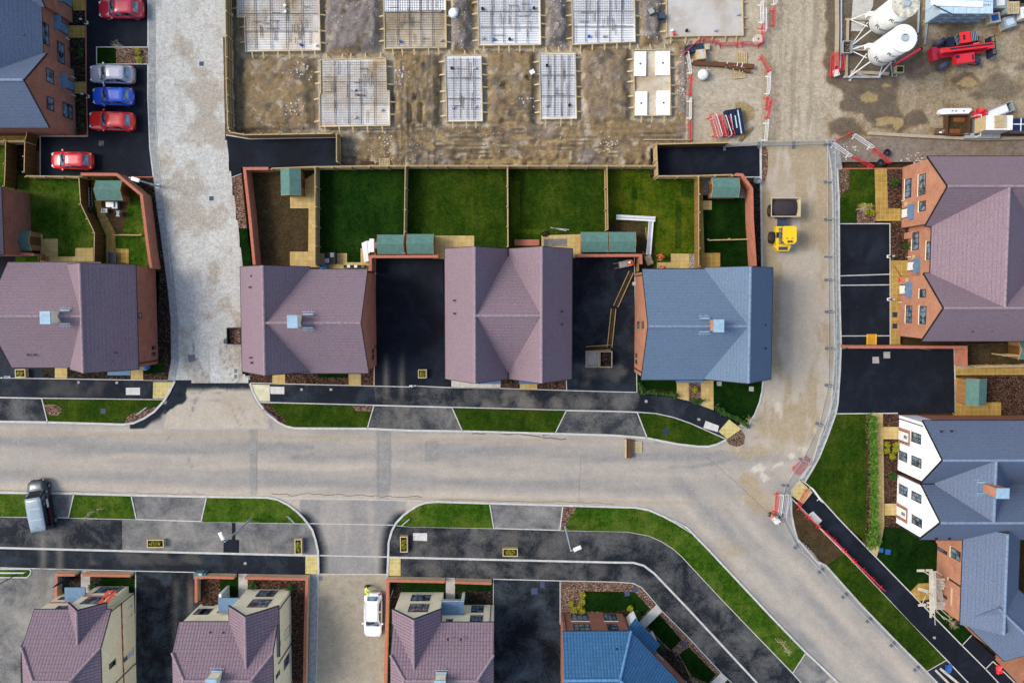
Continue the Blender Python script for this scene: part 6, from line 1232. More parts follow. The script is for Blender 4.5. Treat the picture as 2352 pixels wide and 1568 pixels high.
def car(label, paint, L=4.1, W=1.76, H=1.48, bonnet=.27, hatch=.94, roofpaint=None, group='parked cars', rails=False, van=False):
    t = thing('parked_van' if van else 'parked_car', label, 'van' if van else 'car', V(0, 0, 0), group); pm = MAT[paint]; hx = L/2; hw = W/2; B = .92 if not van else 1.0
    # body: x=+hx is the nose; width, top height
    tab = [(-hx, .70*hw, .78), (-hx+.12, .90*hw, .86), (-hx+.4, .97*hw, .92), (-.2*L, hw, .92), (.1*L, hw, .9), (hx-bonnet*L, .985*hw, .9), (hx-.35, .94*hw, .78), (hx-.12, .82*hw, .68), (hx, .58*hw, .6)]
    if van: tab = [(-hx, .86*hw, .98), (-hx+.1, .96*hw, 1.05), (-.3*L, hw, 1.08), (.15*L, hw, 1.08), (hx-bonnet*L, .985*hw, 1.06), (hx-.35, .92*hw, .92), (hx-.12, .8*hw, .8), (hx, .58*hw, .68)]
    xs = [-hx+L*i/28 for i in range(29)]
    def sec(x):
        w, zt = interp(tab, x)
        q = [(w*.90, .22), (w*.98, .34), (w, .58), (w*.985, zt-.1), (w*.9, zt-.02), (w*.5, zt+.03)]
        return [(x, y, z) for y, z in q]+[(x, -y, z) for y, z in reversed(q)]
    m = MB(); m.smooth = True; loft(m, xs, sec); m.build('body', pm, t)
    # glasshouse
    xw0, xw1 = hx-bonnet*L-.02, hx-bonnet*L-.82   # windscreen base, top
    xr1, xr0 = -hx+L*(1-hatch)+.46, -hx+L*(1-hatch)+.02
    if van: xw1 = xw0-.72; xr1 = -hx+.2; xr0 = -hx+.08
    wb, wt = hw*.93, hw*.74 if not van else hw*.86; zb = B-.03
    def gpt(x, s, z): return (x, s, z)
    lo = [(xw0, .60*wb), (xw0-.22, .96*wb), (xr0+.3, wb), (xr0, .72*wb)]
    hi = [(xw1, .86*wt), (xw1-.15, wt), (xr1+.25, wt*.97), (xr1, .8*wt)]
    zl = [zb-.06, zb-.02, zb-.02, zb-.02]; zh = H-.05
    g = MB(); g.smooth = False
    vs = [(x, y, z) for (x, y), z in zip(lo, zl)]+[(x, -y, z) for (x, y), z in zip(lo, zl)]+[(x, y, zh) for x, y in hi]+[(x, -y, zh) for x, y in hi]
    core = MB(); core.add(vs, [(0, 1, 2, 3, 7, 6, 5, 4), (8, 12, 13, 14, 15, 11, 10, 9), (0, 8, 9, 1), (1, 9, 10, 2), (2, 10, 11, 3), (3, 11, 15, 7), (7, 15, 14, 6), (6, 14, 13, 5), (5, 13, 12, 4), (4, 12, 8, 0)])
    core.build('cabin', pm, t)
    vv = [Vector(v) for v in vs]
    def pane(name, a, b, c, d, i0=.05, i1=.05, j0=.08, j1=.1, lift=.012):
        def q(u, w): return (a*(1-u)+b*u)*(1-w)+(d*(1-u)+c*u)*w
        p = [q(i0, j0), q(1-i0, j0), q(1-i1, 1-j1), q(i1, 1-j1)]; n = (p[1]-p[0]).cross(p[3]-p[0]).normalized()
        if n.dot((a+b+c+d)/4-Vector((0, 0, .6))) < 0: n = -n
        mm = MB(); mm.add([k+n*lift for k in p]+[k-n*.01 for k in p], [(0, 1, 2, 3), (7, 6, 5, 4)]+[(i, 4+i, 4+(i+1) % 4, (i+1) % 4) for i in range(4)]); mm.build(name, MAT['dglass'], t)
    # windscreen spans the three front faces via its corners
    pane('windscreen', Vector((xw0-.10, wb*.82, zb-.01)), Vector((xw0-.10, -wb*.82, zb-.01)), vv[13]*.5+vv[12]*.5, vv[9]*.5+vv[8]*.5, .02, .05, .02, .04, .05)
    if not van: pane('rear_window', Vector((xr0+.0, wb*.74, zb+.02)), Vector((xr0+.0, -wb*.74, zb+.02)), vv[15], vv[11], .06, .06, .25, .06, .03)
    for s, (a, b, c, d) in ((1, (vv[1], vv[2], vv[10], vv[9])), (-1, (vv[5], vv[6], vv[14], vv[13]))):
        if van: b2 = a+(b-a)*.34; c2 = d+(c-d)*.34; pane('side_window', a, b2, c2, d, .06, .06, .1, .12)
        else:
            for f0, f1 in ((0, .48), (.52, 1)): pane('side_window', a+(b-a)*f0, a+(b-a)*f1, d+(c-d)*f1, d+(c-d)*f0, .05, .07, .1, .14)
    r = MB(); r.smooth = True; nx = 10
    def rsec(x):
        f = (xw1-x)/(xw1-xr1); w = wt*(.90+.1*math.sin(PI*min(1, max(0, f*.9+.08)))) ; e = min(f, 1-f); z = H-.05+.05*min(1, e*6)
        return [(x, w, H-.06), (x, w*.93, z-.005), (x, w*.5, z+.02), (x, -w*.5, z+.02), (x, -w*.93, z-.005), (x, -w, H-.06)]
    loft(r, [xw1+.03-(xw1-xr1+.08)*i/nx for i in range(nx+1)], rsec); ro = r.build('roof', MAT[roofpaint] if roofpaint else pm, t)
    MB().tube((xr1+.35, 0, H), (xr1+.28, 0, H+.14), .018, 5).build('aerial', MAT['black'], ro)
    if rails:
        for s in (-1, 1): MB().tube((xw1-.1, s*wt*.86, H+.03), (xr1+.1, s*wt*.86, H+.03), .025, 6).build('roof_rail', MAT['galv'], ro)
    if van:
        for k in (.33, .66): x = xw1+(xr1-xw1)*k; MB().box((x, 0, H+.02), (.05, wt*1.5, .02)).build('roof_rib', MAT['galv'], ro)
    for s in (-1, 1):
        m = MB(); m.box((hx-.24, s*hw*.66, .66), (.34, .26, .12), rz=-s*.5); m.build('headlight', MAT['lamp'], t)
        m = MB(); m.box((-hx+.1, s*hw*.72, .80), (.14, .26, .2), rz=s*.4); m.build('tail_light', MAT['tail'], t)
        m = MB(); m.box((xw0-.38, s*(hw+.07), B+.05), (.14, .18, .12)); m.build('mirror', pm, t)
        for x in (hx-.82, -hx+.72): wheel(t, x, s*(hw-.11), .33 if van else .31)
    m = MB(); m.box((hx-.005, 0, .45), (.04, .5, .11)); m.build('number_plate', MAT['white'], t); m = MB(); m.box((-hx, 0, .55), (.04, .5, .11)); m.build('number_plate', MAT['yellow'], t)
    return t
def put(t, r, nose, tail, z=0.0):
    a, b = G(r, *nose, .75), G(r, *tail, .75); d = a-b; t.location = ((a.x+b.x)/2, (a.y+b.y)/2, z); t.rotation_euler.z = math.atan2(d.y, d.x)
    return t
put(car("red hatchback with dark windscreen, topmost in the upper left car park", 'redp2', 4.3, 1.8, 1.55, .24, .95), 'a0', (945, 85), (1362, 85), .04)
put(car("silver hatchback parked beside the small grass island", 'silverp', 4.3, 1.76, 1.5, .25, .95), 'a0', (858, 705), (1280, 715), .04)
put(car("blue hatchback between the silver car and a red car", 'bluep', 3.95, 1.74, 1.46, .23, .96), 'a0', (886, 920), (1268, 925), .04)
put(car("bright red five door hatchback below the blue car", 'redp3', 4.4, 1.82, 1.5, .27, .96), 'a0', (850, 1150), (1282, 1165), .04)
put(car("crimson hatchback parked alone in the lower part of the car park", 'redp', 4.05, 1.72, 1.5, .22, .96), 'b0', (488, 355), (884, 365), .04)
put(car("white estate car on the block paved rear lane, a worker at its tail", 'whitep', 4.55, 1.84, 1.5, .24, .97, rails=True), 'e1', (1608, 1128), (1612, 702), .03)
vt = put(car("dark blue van with painted sky sheen on roof and bonnet parked across the lower left verge", 'navyp', 5.1, 1.95, 1.95, .17, .99, 'vansheen', van=True), 'd0', (345, 968), (440, 1470), .05)
def text(name, s, size, mat, parent, M, bend=None, ext=.004):
    cu = bpy.data.curves.new(name, 'FONT'); cu.body = s; cu.size = size; cu.align_x = 'CENTER'; cu.align_y = 'CENTER'; cu.extrude = ext if not bend else 0
    o = bpy.data.objects.new(name, cu); COL.objects.link(o); dg = bpy.context.evaluated_depsgraph_get(); me = bpy.data.meshes.new_from_object(o.evaluated_get(dg)); bpy.data.objects.remove(o)
    if bend:
        import bmesh
        bm = bmesh.new(); bm.from_mesh(me); bmesh.ops.subdivide_edges(bm, edges=[e for e in bm.edges if e.calc_length() > .12], cuts=3); bm.to_mesh(me); bm.free()
    for v in me.vertices: v.co = bend(v.co) if bend else M@v.co
    me.materials.append(MAT[mat]); me.update()
    o = bpy.data.objects.new(name, me); COL.objects.link(o)
    if parent: o.parent = parent
    return o
MX = lambda x, y, z, o: Matrix((x, y, z)).transposed().to_4x4() if 0 else Matrix(((x[0], y[0], z[0], o[0]), (x[1], y[1], z[1], o[1]), (x[2], y[2], z[2], o[2]), (0, 0, 0, 1)))
m = MB(); m.smooth = True; loft(m, [1.62, 1.8, 2.05, 2.25, 2.36], lambda x: [(x, y*(1-.25*((x-1.6)/.8)**2), z) for y, z in ((.78, 1.0-(x-1.62)*.33), (.5, 1.115-(x-1.62)*.36), (-.5, 1.115-(x-1.62)*.36), (-.78, 1.0-(x-1.62)*.33), (-.5, .7), (.5, .7))]); m.build('bonnet', MAT['vansheen'], vt)  # bonnet skin added over the dark body, sky reflection painted in
for s in (1, -1): MB().box((-1.2, s*.975, 1.15), (1.9, .02, .3)).build('side_stripe', plain('dark_red_vinyl', '#5a1018', .5), vt); MB().box((.15, s*.975, 1.2), (.85, .02, .28)).build('side_sign', MAT['white'], vt)
# ---- dumper (yellow) with a full skip
t = thing('site_dumper', "yellow site dumper with a skip full of dark tarmac on the dusty road", 'dumper', V(0, 0, 0)); o = G('b3', 1620, 1020); Z0 = o
def dloc(x, y, z): return V(x, y, z)
q0, q1 = G('b3', 1505, 712, 2.1), G('b3', 1785, 900, 2.0); cx, cy = (q0.x+q1.x)/2, (q0.y+q1.y)/2; W, D = abs(q0.x-q1.x), abs(q0.y-q1.y); BASE[t] = V(0, 0, 0)
m = MB(); tw = [(cx-W/2, cy-D/2), (cx+W/2, cy-D/2), (cx+W/2, cy+D/2), (cx-W/2, cy+D/2)]; bw = [(cx-W*.38, cy-D*.3), (cx+W*.38, cy-D*.3), (cx+W*.38, cy+D*.36), (cx-W*.38, cy+D*.36)]
iw = [(cx+(x-cx)*.93, cy+(y-cy)*.9) for x, y in tw]; ib = [(cx+(x-cx)*.8, cy+(y-cy)*.8) for x, y in tw]
m.add([(x, y, 1.0) for x, y in bw]+[(x, y, 1.95) for x, y in tw]+[(x, y, 1.95) for x, y in iw]+[(x, y, 1.3) for x, y in ib], [(3, 2, 1, 0)]+[(i, (i+1) % 4, 4+(i+1) % 4, 4+i) for i in range(4)]+[(4+i, 4+(i+1) % 4, 8+(i+1) % 4, 8+i) for i in range(4)]+[(8+i, 8+(i+1) % 4, 12+(i+1) % 4, 12+i) for i in range(4)]+[(12, 13, 14, 15)])
m.m = [0]*5+[1]*9
sk = m.build('skip', [MAT['yellow'], plain('dusty_steel', '#c9b98e', .9)], t); m = MB(); m.smooth = True; vs = []; fs = []; n = 12
for j in range(n+1):
    for i in range(n+1): u, v = i/n*2-1, j/n*2-1; hgt = 1.5+.5*max(0, 1-(u*u+v*v)*.55)+noise.noise((u*3, v*3, 1))*.07; vs.append((cx+u*W*.42-.05, cy+v*D*.41, hgt))
fs = [(j*(n+1)+i, j*(n+1)+i+1, (j+1)*(n+1)+i+1, (j+1)*(n+1)+i) for j in range(n) for i in range(n)]; m.add(vs, fs); m.build('load', MAT['mortar'], sk)
MB().box((cx, cy-D*.47, 1.1), (W*.5, .3, .5)).build('front_frame', MAT['bluegrey'], t)
c1 = G('b3', 1590, 930, .8); MB().box((c1.x+.15, c1.y, .75), (.8, 1.3, .35)).build('chassis', MAT['bluegrey'], t); 
rc = G('b3', 1600, 1110, 1.0); m = MB(); m.box((rc.x, rc.y+.1, .85), (1.25, 2.2, .7)); m.build('rear_body', MAT['yellow'], t); m = MB(); m.prism([V(rc.x-.75, rc.y-.75), V(rc.x-.45, rc.y-1.2), V(rc.x+.6, rc.y-1.2), V(rc.x+.85, rc.y-.7), V(rc.x+.6, rc.y-.4), V(rc.x-.6, rc.y-.4)], .6, 1.35); eng = m.build('engine_cover', MAT['yellow'], t); MB().box((rc.x+.05, rc.y-.95, 1.36), (.9, .32, .03)).build('rear_panel', MAT['bluegrey'], eng)
a, b = G('b3', 1613, 988, 2.7), G('b3', 1742, 1160, 2.7); m = MB(); mx, my, w2, d2 = (a.x+b.x)/2, (a.y+b.y)/2, (b.x-a.x)/2, (a.y-b.y)/2
m.prism([V(mx-w2, my-d2*.6), V(mx-w2*.6, my-d2), V(mx+w2*.6, my-d2), V(mx+w2, my-d2*.7), V(mx+w2, my+d2*.8), V(mx+w2*.8, my+d2), V(mx-w2*.8, my+d2), V(mx-w2, my+d2*.85)], 2.6, 2.74); ro = m.build('cab_roof', MAT['yellow'], t)
for dx in (-.13, .13): MB().tube((mx+dx, my-d2*.72, 2.72), (mx+dx, my-d2*.72, 2.86), .11, 12).build('beacon', MAT['rust'], ro); MB().box((mx+dx*2.0, my-d2*.35, 2.75), (.18, .07, .03)).build('vent', MAT['fascia'], ro)
for sx in (-1, 1):
    for sy in (-1, 1): MB().tube((mx+sx*w2*.85, my+sy*d2*.85, 1.1), (mx+sx*w2*.8, my+sy*d2*.8, 2.62), .035).build('cab_post', MAT['black'], t)
m = MB(); m.box((mx, my, 1.7), (w2*1.7, d2*1.75, 1.2)); m.build('cab_glass', MAT['dglass'], t); MB().box((rc.x-.35, rc.y+.35, 1.25), (.5, .5, .15)).build('seat', MAT['black'], t)
for x, y in ((cx-.95, cy-.35), (cx+.85, cy-.35), (rc.x-.85, rc.y+.1), (rc.x+.75, rc.y+.1)): wheel(t, x, y, .58, .42, 'rust') if False else None
for x, y in ((cx-1.0, cy-.2), (cx+.8, cy-.2), (rc.x-.85, rc.y+.15), (rc.x+.8, rc.y+.15)):
    m = MB(); m.smooth = True; m.tube((x-.2, y, .58), (x+.2, y, .58), .58, 20); w_ = m.build('wheel', MAT['tyre'], t); s = -1 if x < rc.x else 1; MB().tube((x+s*.19, y, .58), (x+s*.215, y, .58), .3, 14).build('rim', MAT['rust'], w_)
# ---- telehandler (red)
t = thing('telehandler', "red telescopic handler with raised boom among wrapped block packs", 'handler', V(0, 0, 0)); n0 = G('a4', 1090, 500, 1.7); n1 = G('a4', 1690, 420, 1.7); d = (n1-n0); d.z = 0; L = d.length; d.normalize(); nn = V(-d.y, d.x, 0); mid = (n0+n1)/2; mid.z = 0
Mx = Matrix((d, nn, V(0, 0, 1))).transposed()
def tb(name, x, y, z, sx, sy, sz, mat, par=None, tilt=0): m = MB(); m.box(mid+d*x+nn*y+V(0, 0, z), (sx, sy, sz), rot=Mx@Matrix.Rotation(tilt, 3, 'Y')); return m.build(name, MAT[mat], par or t)
tb('chassis', -.2, -.05, .85, 4.9, .95, .55, 'redp2'); tb('counterweight', -L/2+.28, -.12, 1.1, .5, 1.25, .8, 'redp2'); bo = tb('boom', .1, -.1, 1.95, 5.0, .42, .42, 'redp3', tilt=.05); tb('boom_channel', .4, -.06, 2.19, 4.2, .12, .05, 'navy', bo, .05); tb('boom_step', .9, .18, 2.15, .55, .12, .06, 'orange', bo)
tb('boom_head', 2.3, -.15, 1.55, .5, .55, .9, 'redp'); cab = tb('cab', .05, .82, 1.45, 1.5, .95, 1.7, 'dglass'); tb('cab_roof', -.2, .82, 2.36, .95, 1.0, .1, 'redp3', cab); tb('roof_grille', .62, .82, 2.34, .62, .9, .06, 'dkblue', cab)
for k in range(4): tb('grille_bar', .40+.16*k, .82, 2.39, .03, .9, .03, 'galv', cab)
for sg in (-1, 1): MB().tube(mid+d*-.35+nn*(.82+.12*sg)+V(0, 0, 2.41), mid+d*-.35+nn*(.82+.12*sg)+V(0, 0, 2.46), .11, 14).build('roof_ring', MAT['black'], cab)
tb('cab_step', -1.0, .8, 1.0, .5, .9, .9, 'navy'); ho = tb('engine_cover', .0, -.95, 1.35, 1.75, .85, .75, plain and 'redp'); tb('cover_vent', -.75, -.75, 1.74, .35, .3, .04, 'navy', ho); tb('cover_grille', .7, -.98, 1.74, .14, .5, .04, 'navy', ho)
for x, y, rz in ((-1.75, 1.05, .45), (-1.65, -1.2, .45), (1.45, .95, -.35), (1.4, -1.15, -.4)):
    c = mid+d*x+nn*y+V(0, 0, .6); u = Matrix.Rotation(rz, 3, 'Z')@nn; m = MB(); m.smooth = True; m.tube(c-u*.2, c+u*.2, .6, 20); w_ = m.build('wheel', MAT['bluegrey'], t); m = MB(); m.tube(c-u*.215, c+u*.215, .3, 12); m.build('rim', MAT['redp'], w_)
fk = tb('fork_carriage', 2.75, -.15, 1.0, .12, 1.9, .9, 'navy')
for y in (-.75, .45): tb('fork', 3.2, y, .5, .9, .12, .06, 'black', fk)
for y in (-1.0, -.45, .15, .7): tb('guard_bar', 2.8, y, 1.55, .05, .05, .9, 'black', fk)
tb('guard_bar', 2.8, -.15, 1.98, .05, 1.9, .05, 'black', fk)
# ---- tipping skip by the purple house
t = thing('tipping_skip', "open black tipping skip against the purple house on the pale lane", 'skip', G('c1', 280, 865)); a, b = G('c1', 212, 788, 1.1), G('c1', 345, 938, 1.1); c = (a+b)/2; W, D = b.x-a.x, a.y-b.y
MB().ribbon([V(a.x, b.y), V(b.x, b.y), V(b.x, a.y), V(a.x, a.y)], .07, .3, 1.15, closed=True).build('tub', MAT['black'], t); MB().box((c.x, c.y, .45), (W-.1, D-.1, .3)).build('load', MAT['mulch_l'], t); MB().box((a.x-.25, c.y-.55, .6), (.4, .45, .5)).build('hitch_box', MAT['bluegrey'], t); MB().box((c.x, c.y, .2), (W*.8, D*.8, .2)).build('base', MAT['black'], t)
# ================================================================ people
def skinfig(name, verts, edges, radii, mat, parent, lvl=1):
    me = bpy.data.meshes.new(name); me.from_pydata([Vector(v) for v in verts], edges, []); o = bpy.data.objects.new(name, me); COL.objects.link(o); o.parent = parent
    md = o.modifiers.new('skin', 'SKIN'); md.use_smooth_shade = True
    sk = me.skin_vertices[0].data if me.skin_vertices else None
    if sk is None: me.skin_vertices; 
    for i, r_ in enumerate(radii): me.skin_vertices[0].data[i].radius = r_ if isinstance(r_, tuple) else (r_, r_)
    me.skin_vertices[0].data[0].use_root = True
    s2 = o.modifiers.new('sub', 'SUBSURF'); s2.levels = lvl; s2.render_levels = lvl; me.materials.append(MAT[mat]); return o
def ensure_skin(me):
    if not me.skin_vertices: me.attributes
def person(r, x, y, rz, label, jacket, pose, helmet='white', z=0.04):
    t = thing('person', label, 'person', V(0, 0, 0), None)
    hip, chest, neck, head, lh, rh, le, re_ = pose
    hip, chest, neck, head = map(Vector, (hip, chest, neck, head))
    S = [chest+V(0, .19, 0), chest+V(0, -.19, 0)]
    feet = [V(.06, .13, .05), V(-.08, -.12, .05)]; knees = [(hip+f)/2+V(.08, .03*s, 0) for f, s in zip(feet, (1, -1))]
    vs = [hip, (hip+chest)/2, chest, neck, head, head+V(0, 0, .1)]; ra = [.13, .13, .13, .06, .095, .08]; ed = [(0, 1), (1, 2), (2, 3), (3, 4), (4, 5)]
    def chain(pts, rs, root):
        k = len(vs); vs.extend(pts); ra.extend(rs); ed.append((root, k)); ed.extend((k+i, k+i+1) for i in range(len(pts)-1))
    for s, el, ha in ((0, le, lh), (1, re_, rh)): chain([S[s], Vector(el), Vector(ha)], [.06, .045, .033], 2)
    for f, k_ in zip(feet, knees): chain([k_, f+V(0, 0, .05), f+V(.16, 0, 0)], [.07, .05, .045], 0)
    def fig(name, vs, ed, ra, mat):
        me = bpy.data.meshes.new(name); me.from_pydata(vs, ed, []); o = bpy.data.objects.new(name, me); COL.objects.link(o); o.parent = t
        bpy.context.view_layer.objects.active = o
        o.modifiers.new('skin', 'SKIN').use_smooth_shade = True; sub = o.modifiers.new('sub', 'SUBSURF'); sub.levels = sub.render_levels = 1
        if not me.skin_vertices: bpy.ops.mesh.customdata_skin_add()
        for i, q in enumerate(ra): me.skin_vertices[0].data[i].radius = (q, q)
        me.skin_vertices[0].data[0].use_root = True; me.materials.append(MAT[mat]); return o
    fig('body', vs, ed, ra, 'skin')
    J = [hip+V(0, 0, .02), (hip+chest)/2, chest, neck-V(0, 0, .03)]; je = [(0, 1), (1, 2), (2, 3)]; jr = [.16, .165, .165, .08]
    for s, el, ha in ((0, le, lh), (1, re_, rh)):
        k = len(J); el = Vector(el); ha = Vector(ha); J += [S[s], el, el+(ha-el)*.8]; je += [(2, k), (k, k+1), (k+1, k+2)]; jr += [.085, .068, .055]
    fig('jacket', J, je, jr, jacket)
    T = [hip]; te = []; tr = [.15]
    for f, k_ in zip(feet, knees): k = len(T); T += [k_, f+V(0, 0, .08)]; te += [(0, k), (k, k+1)]; tr += [.092, .068]
    fig('trousers', T, te, tr, 'navy')
    for f in feet: MB().box(f+V(.06, 0, -.01), (.27, .1, .09)).build('boot', MAT['black'], t)
    hm = MB(); hm.smooth = True; hm.lathe(head+V(0, 0, .06), [(.15, 0), (.118, .015), (.112, .06), (.08, .11), (.02, .135)], 16); hm.build('helmet', MAT[helmet], t)
    hd = MB(); fwd = V(1, 0, 0)
    for ha, el in ((lh, le), (rh, re_)):
        ha = Vector(ha); dr = (ha-Vector(el)).normalized(); sd_ = dr.cross(V(0, 0, 1)); sd_ = sd_.normalized() if sd_.length > .1 else V(0, 1, 0)
        for i in range(4): a = ha+dr*.03+sd_*(.028*(i-1.5)); b = a+dr*(.05-.006*abs(i-1.4)); hd.tube(a, b, .011, 6); hd.tube(b, b+dr*.025-V(0, 0, .02), .01, 6, .008)
        hd.tube(ha+sd_*.04, ha+sd_*.06+dr*.05-V(0, 0, .01), .012, 6, .009)
        fa = head+fwd*.09
    hd.build('fingers', MAT['skin'], t)
    fc = MB(); fc.box(head+V(.1, 0, -.0), (.03, .025, .035)); fc.build('nose', MAT['skin'], t)
    t.location = G(r, x, y); t.location.z = z; t.rotation_euler.z = rz; return t
STAND = ((0, 0, .92), (.02, 0, 1.35), (.03, 0, 1.5), (.06, 0, 1.62), (.2, .26, .95), (.18, -.26, .95), (.02, .27, 1.12), (.02, -.27, 1.12))
BEND = ((-.1, 0, .88), (.22, 0, 1.22), (.34, 0, 1.32), (.45, 0, 1.38), (.55, .2, .82), (.55, -.2, .78), (.36, .27, 1.02), (.36, -.27, 1.0))
person('b3', 168, 1352, 2.9, "worker in bright orange hi-vis jacket bending by the wheelbarrow on the driveway", 'hivis', BEND, 'white')
person('b3', 440, 1392, 1.9, "worker in orange jacket partly hidden under the slate roof edge", 'hivis', STAND, 'orange')
person('b3', 452, 1285, 3.3, "worker in pink orange top reaching for tools on the fourth lawn", 'orange', BEND, 'orange')
person('e1', 1562, 628, -1.0, "worker in yellow hi-vis jacket bending over the tail of the white car", 'hivy', BEND, 'hivy', .03)
person('d3', 1478, 1310, .4, "worker in orange with white helmet beside a white sign at the fence corner", 'hivis', STAND, 'white', .0)
# ================================================================ building site
def m_pad(name, a, b, c, lo=.45, hi=.7):
    m = Mt(name); n = m.noise(m.OB, .28, 5, .6, .6); n2 = m.noise(m.OB, 1.1, 6, .7); n3 = m.noise(m.OB, 14., 3)
    col = m.mix(m.ramp(n, (lo, 0.), (hi, 1.)), lin(a), lin(b)); col = m.mix(m.ramp(n2, (.52, 0.), (.75, .8)), col, lin(c)); col = m.mix(.4, col, m.ramp(n3, (.3, .2), (.7, .8)), 'SOFT_LIGHT')
    return m.done(col, .5, 0, .3)
PM = dict(stain=m_pad('stained_membrane', '#f4f2ea', '#d0b487', '#c9c2ae'), brown=m_pad('muddy_membrane', '#d6cbb2', '#b0946a', '#a08a68'), white=m_pad('white_membrane', '#fbfdfd', '#e2ecf0', '#ece4d8', .5, .8), conc=m_pad('poured_concrete', '#c9c5bb', '#b3a794', '#d6d2ca'))
STRUT = None
def foundation(label, out, mat, rb=True, sides='nsew', rebar_y=None, white=None, pipes=(), gl=.22):
    pts = P(out, .3); t = thing('foundation_pad', label, 'foundation', V(pts[0].x, pts[0].y, 0), 'foundation pads'); n = len(pts)
    m = MB(); m.prism(pts, -.4, gl); m.build('slab', PM[mat], t)
    if white:
        w = P(white, .3); m = MB(); m.prism(w, gl+.003, gl+.06); m.build('insulation_sheet', MAT['eps'], t)
    m = MB(); m.ribbon(pts, .07, -.3, .36, closed=True, off=0); m.build('formwork', MAT['ply'], t)
    cx = sum(p.x for p in pts)/n; cy = sum(p.y for p in pts)/n; proto = {}
    for i in range(n):
        a, b = pts[i], pts[(i+1) % n]; d = b-a; L = d.length
        if L < 1.5: continue
        d.normalize(); o = V(d.y, -d.x, 0)
        if o.dot((a+b)/2-V(cx, cy, .3)) < 0: o = -o
        k = int(L/1.15); key = (round(o.x, 1), round(o.y, 1))
        for j in range(k):
            c = a+d*(L*(j+.5+R.uniform(-.2, .2))/k); 
            if abs(c.y) > 37: continue
            if key not in proto: proto[key] = (MB().bar(c+o*.05+V(0, 0, .0), c+o*.62-V(0, 0, .28), .13, .05).build('strut', MAT['ply'], t), c)
            else: q = proto[key][0].copy(); COL.objects.link(q); q.parent = t; q.location = c-proto[key][1]; q.location.z = 0
    if rb:
        x0, x1 = min(p.x for p in pts)+.2, max(p.x for p in pts)-.2; y0, y1 = min(p.y for p in pts)+.2, min(37.5, max(p.y for p in pts)-.2); m = MB(); pu = [toU(p.x, p.y) for p in P(out, 0)]
        s = .23; z = gl+.10
        inn = lambda x, y: inside(pu, *toU(x*(1-.3/HC), y*(1-.3/HC)))
        x = x0
        while x < x1:
            m.box((x+R.uniform(-.02, .02), (y0+y1)/2, z), (.02, y1-y0, .03), rz=R.uniform(-.002, .002)) if inn(x, y0) and inn(x, y1) else m.box((x, (y0+y1)/2+.9, z), (.02, y1-y0-1.9, .03)); x += s
        y = y0
        while y < y1:
            m.box(((x0+x1)/2, y+R.uniform(-.02, .02), z+.03), (x1-x0-(0 if inn(x0, y) else 1.2), .02, .03)); y += s
        for q in range(int((x1-x0)*(y1-y0)*.7)):
            c = V(R.uniform(x0+.7, x1-.7), R.uniform(y0+.7, y1-.7), z+.06); vert = R.random() < .7
            m.box(c, (.04, R.uniform(.6, 1.3), .04) if vert else (R.uniform(.6, 1.3), .04, .04), rz=R.uniform(-.05, .05))
        for q in range(1, 5): m.box((x0+(x1-x0)*q/5, (y0+y1)/2, z+.06), (.06, (y1-y0)*.98, .03)); 
        for q in range(1, 3): m.box(((x0+x1)/2, y0+(y1-y0)*q/3, z+.07), (x1-x0, .05, .03))
        m.build('rebar_mesh', MAT['rebar'], t)
    for r, x, y, mt in pipes:
        c = G(r, x, y, .3); m = MB(); m.tube(V(c.x, c.y, .1), V(c.x, c.y, .55), .13, 12); m.build('pipe_riser', MAT[mt], t)
    return t
foundation("rust stained mesh pad in the upper left of the site, stepped at its left side", "a1 310,-60 310,165 380,167 392,495 1106,483 1094,-60", 'stain', pipes=(('a1', 770, 60, 'white'), ('a1', 775, 120, 'white'), ('a1', 920, 432, 'tarpb'), ('a1', 1062, 437, 'white')))
foundation("large grey mesh pad with stepped sides nearest the black bay", "a1 1106,575 1732,558 1740,870 1766,873 1772,1203 1105,1215 1098,897 1110,893", 'stain', pipes=(('a1', 1432, 865, 'galv'), ('a1', 1690, 1055, 'galv'), ('a1', 1440, 1125, 'galv')))
foundation("mesh pad half white sheet and half brown mud at the top", "a1 1712,-60 1722,468 a2 352,455 345,-60", 'brown', white="a1 1716,-60 1718,112 a2 343,95 340,-60", pipes=(('a1', 1872, 400, 'tarpb'), ('a2', 295, 108, 'conc'), ('a2', 303, 390, 'conc')))
foundation("wide white mesh pad at the top centre with dark pipe ends", "a2 652,-60 661,437 1256,430 1248,-60", 'white', pipes=(('a2', 698, 88, 'black'), ('a2', 1190, 82, 'black'), ('a2', 957, 378, 'black'), ('a2', 808, 382, 'tarpb'), ('a2', 700, 370, 'conc')))
foundation("white mesh pad at the top, right of centre, with a blue pipe", "a2 1552,-60 1562,430 a3 200,402 192,-60", 'white', pipes=(('a2', 1716, 352, 'tarpb'), ('a2', 1862, 350, 'conc')))
foundation("smooth grey poured concrete pad at the top right of the site", "a3 497,-60 503,352 1232,342 1225,-60", 'conc', rb=False, pipes=(('a3', 962, 292, 'galv'), ('a3', 1180, 140, 'galv'), ('a3', 690, 297, 'black'), ('a3', 550, 297, 'white'), ('a3', 570, 330, 'red')))
foundation("left narrow white mesh pad in the lower row", "a2 338,535 685,530 698,1160 357,1165", 'white', pipes=(('a2', 404, 655, 'black'), ('a2', 625, 655, 'conc'), ('a2', 415, 1030, 'conc'), ('a2', 625, 1025, 'conc')))
foundation("right narrow white mesh pad in the lower row", "a2 1240,508 1584,503 1599,1136 1257,1142", 'white', pipes=(('a2', 1314, 630, 'black'), ('a2', 1530, 1008, 'black'), ('a2', 1310, 1012, 'conc')))
f = foundation("narrow muddy pad holding four white insulation blocks", "a3 182,482 528,475 540,1105 195,1110", 'brown', rb=False, gl=.1)
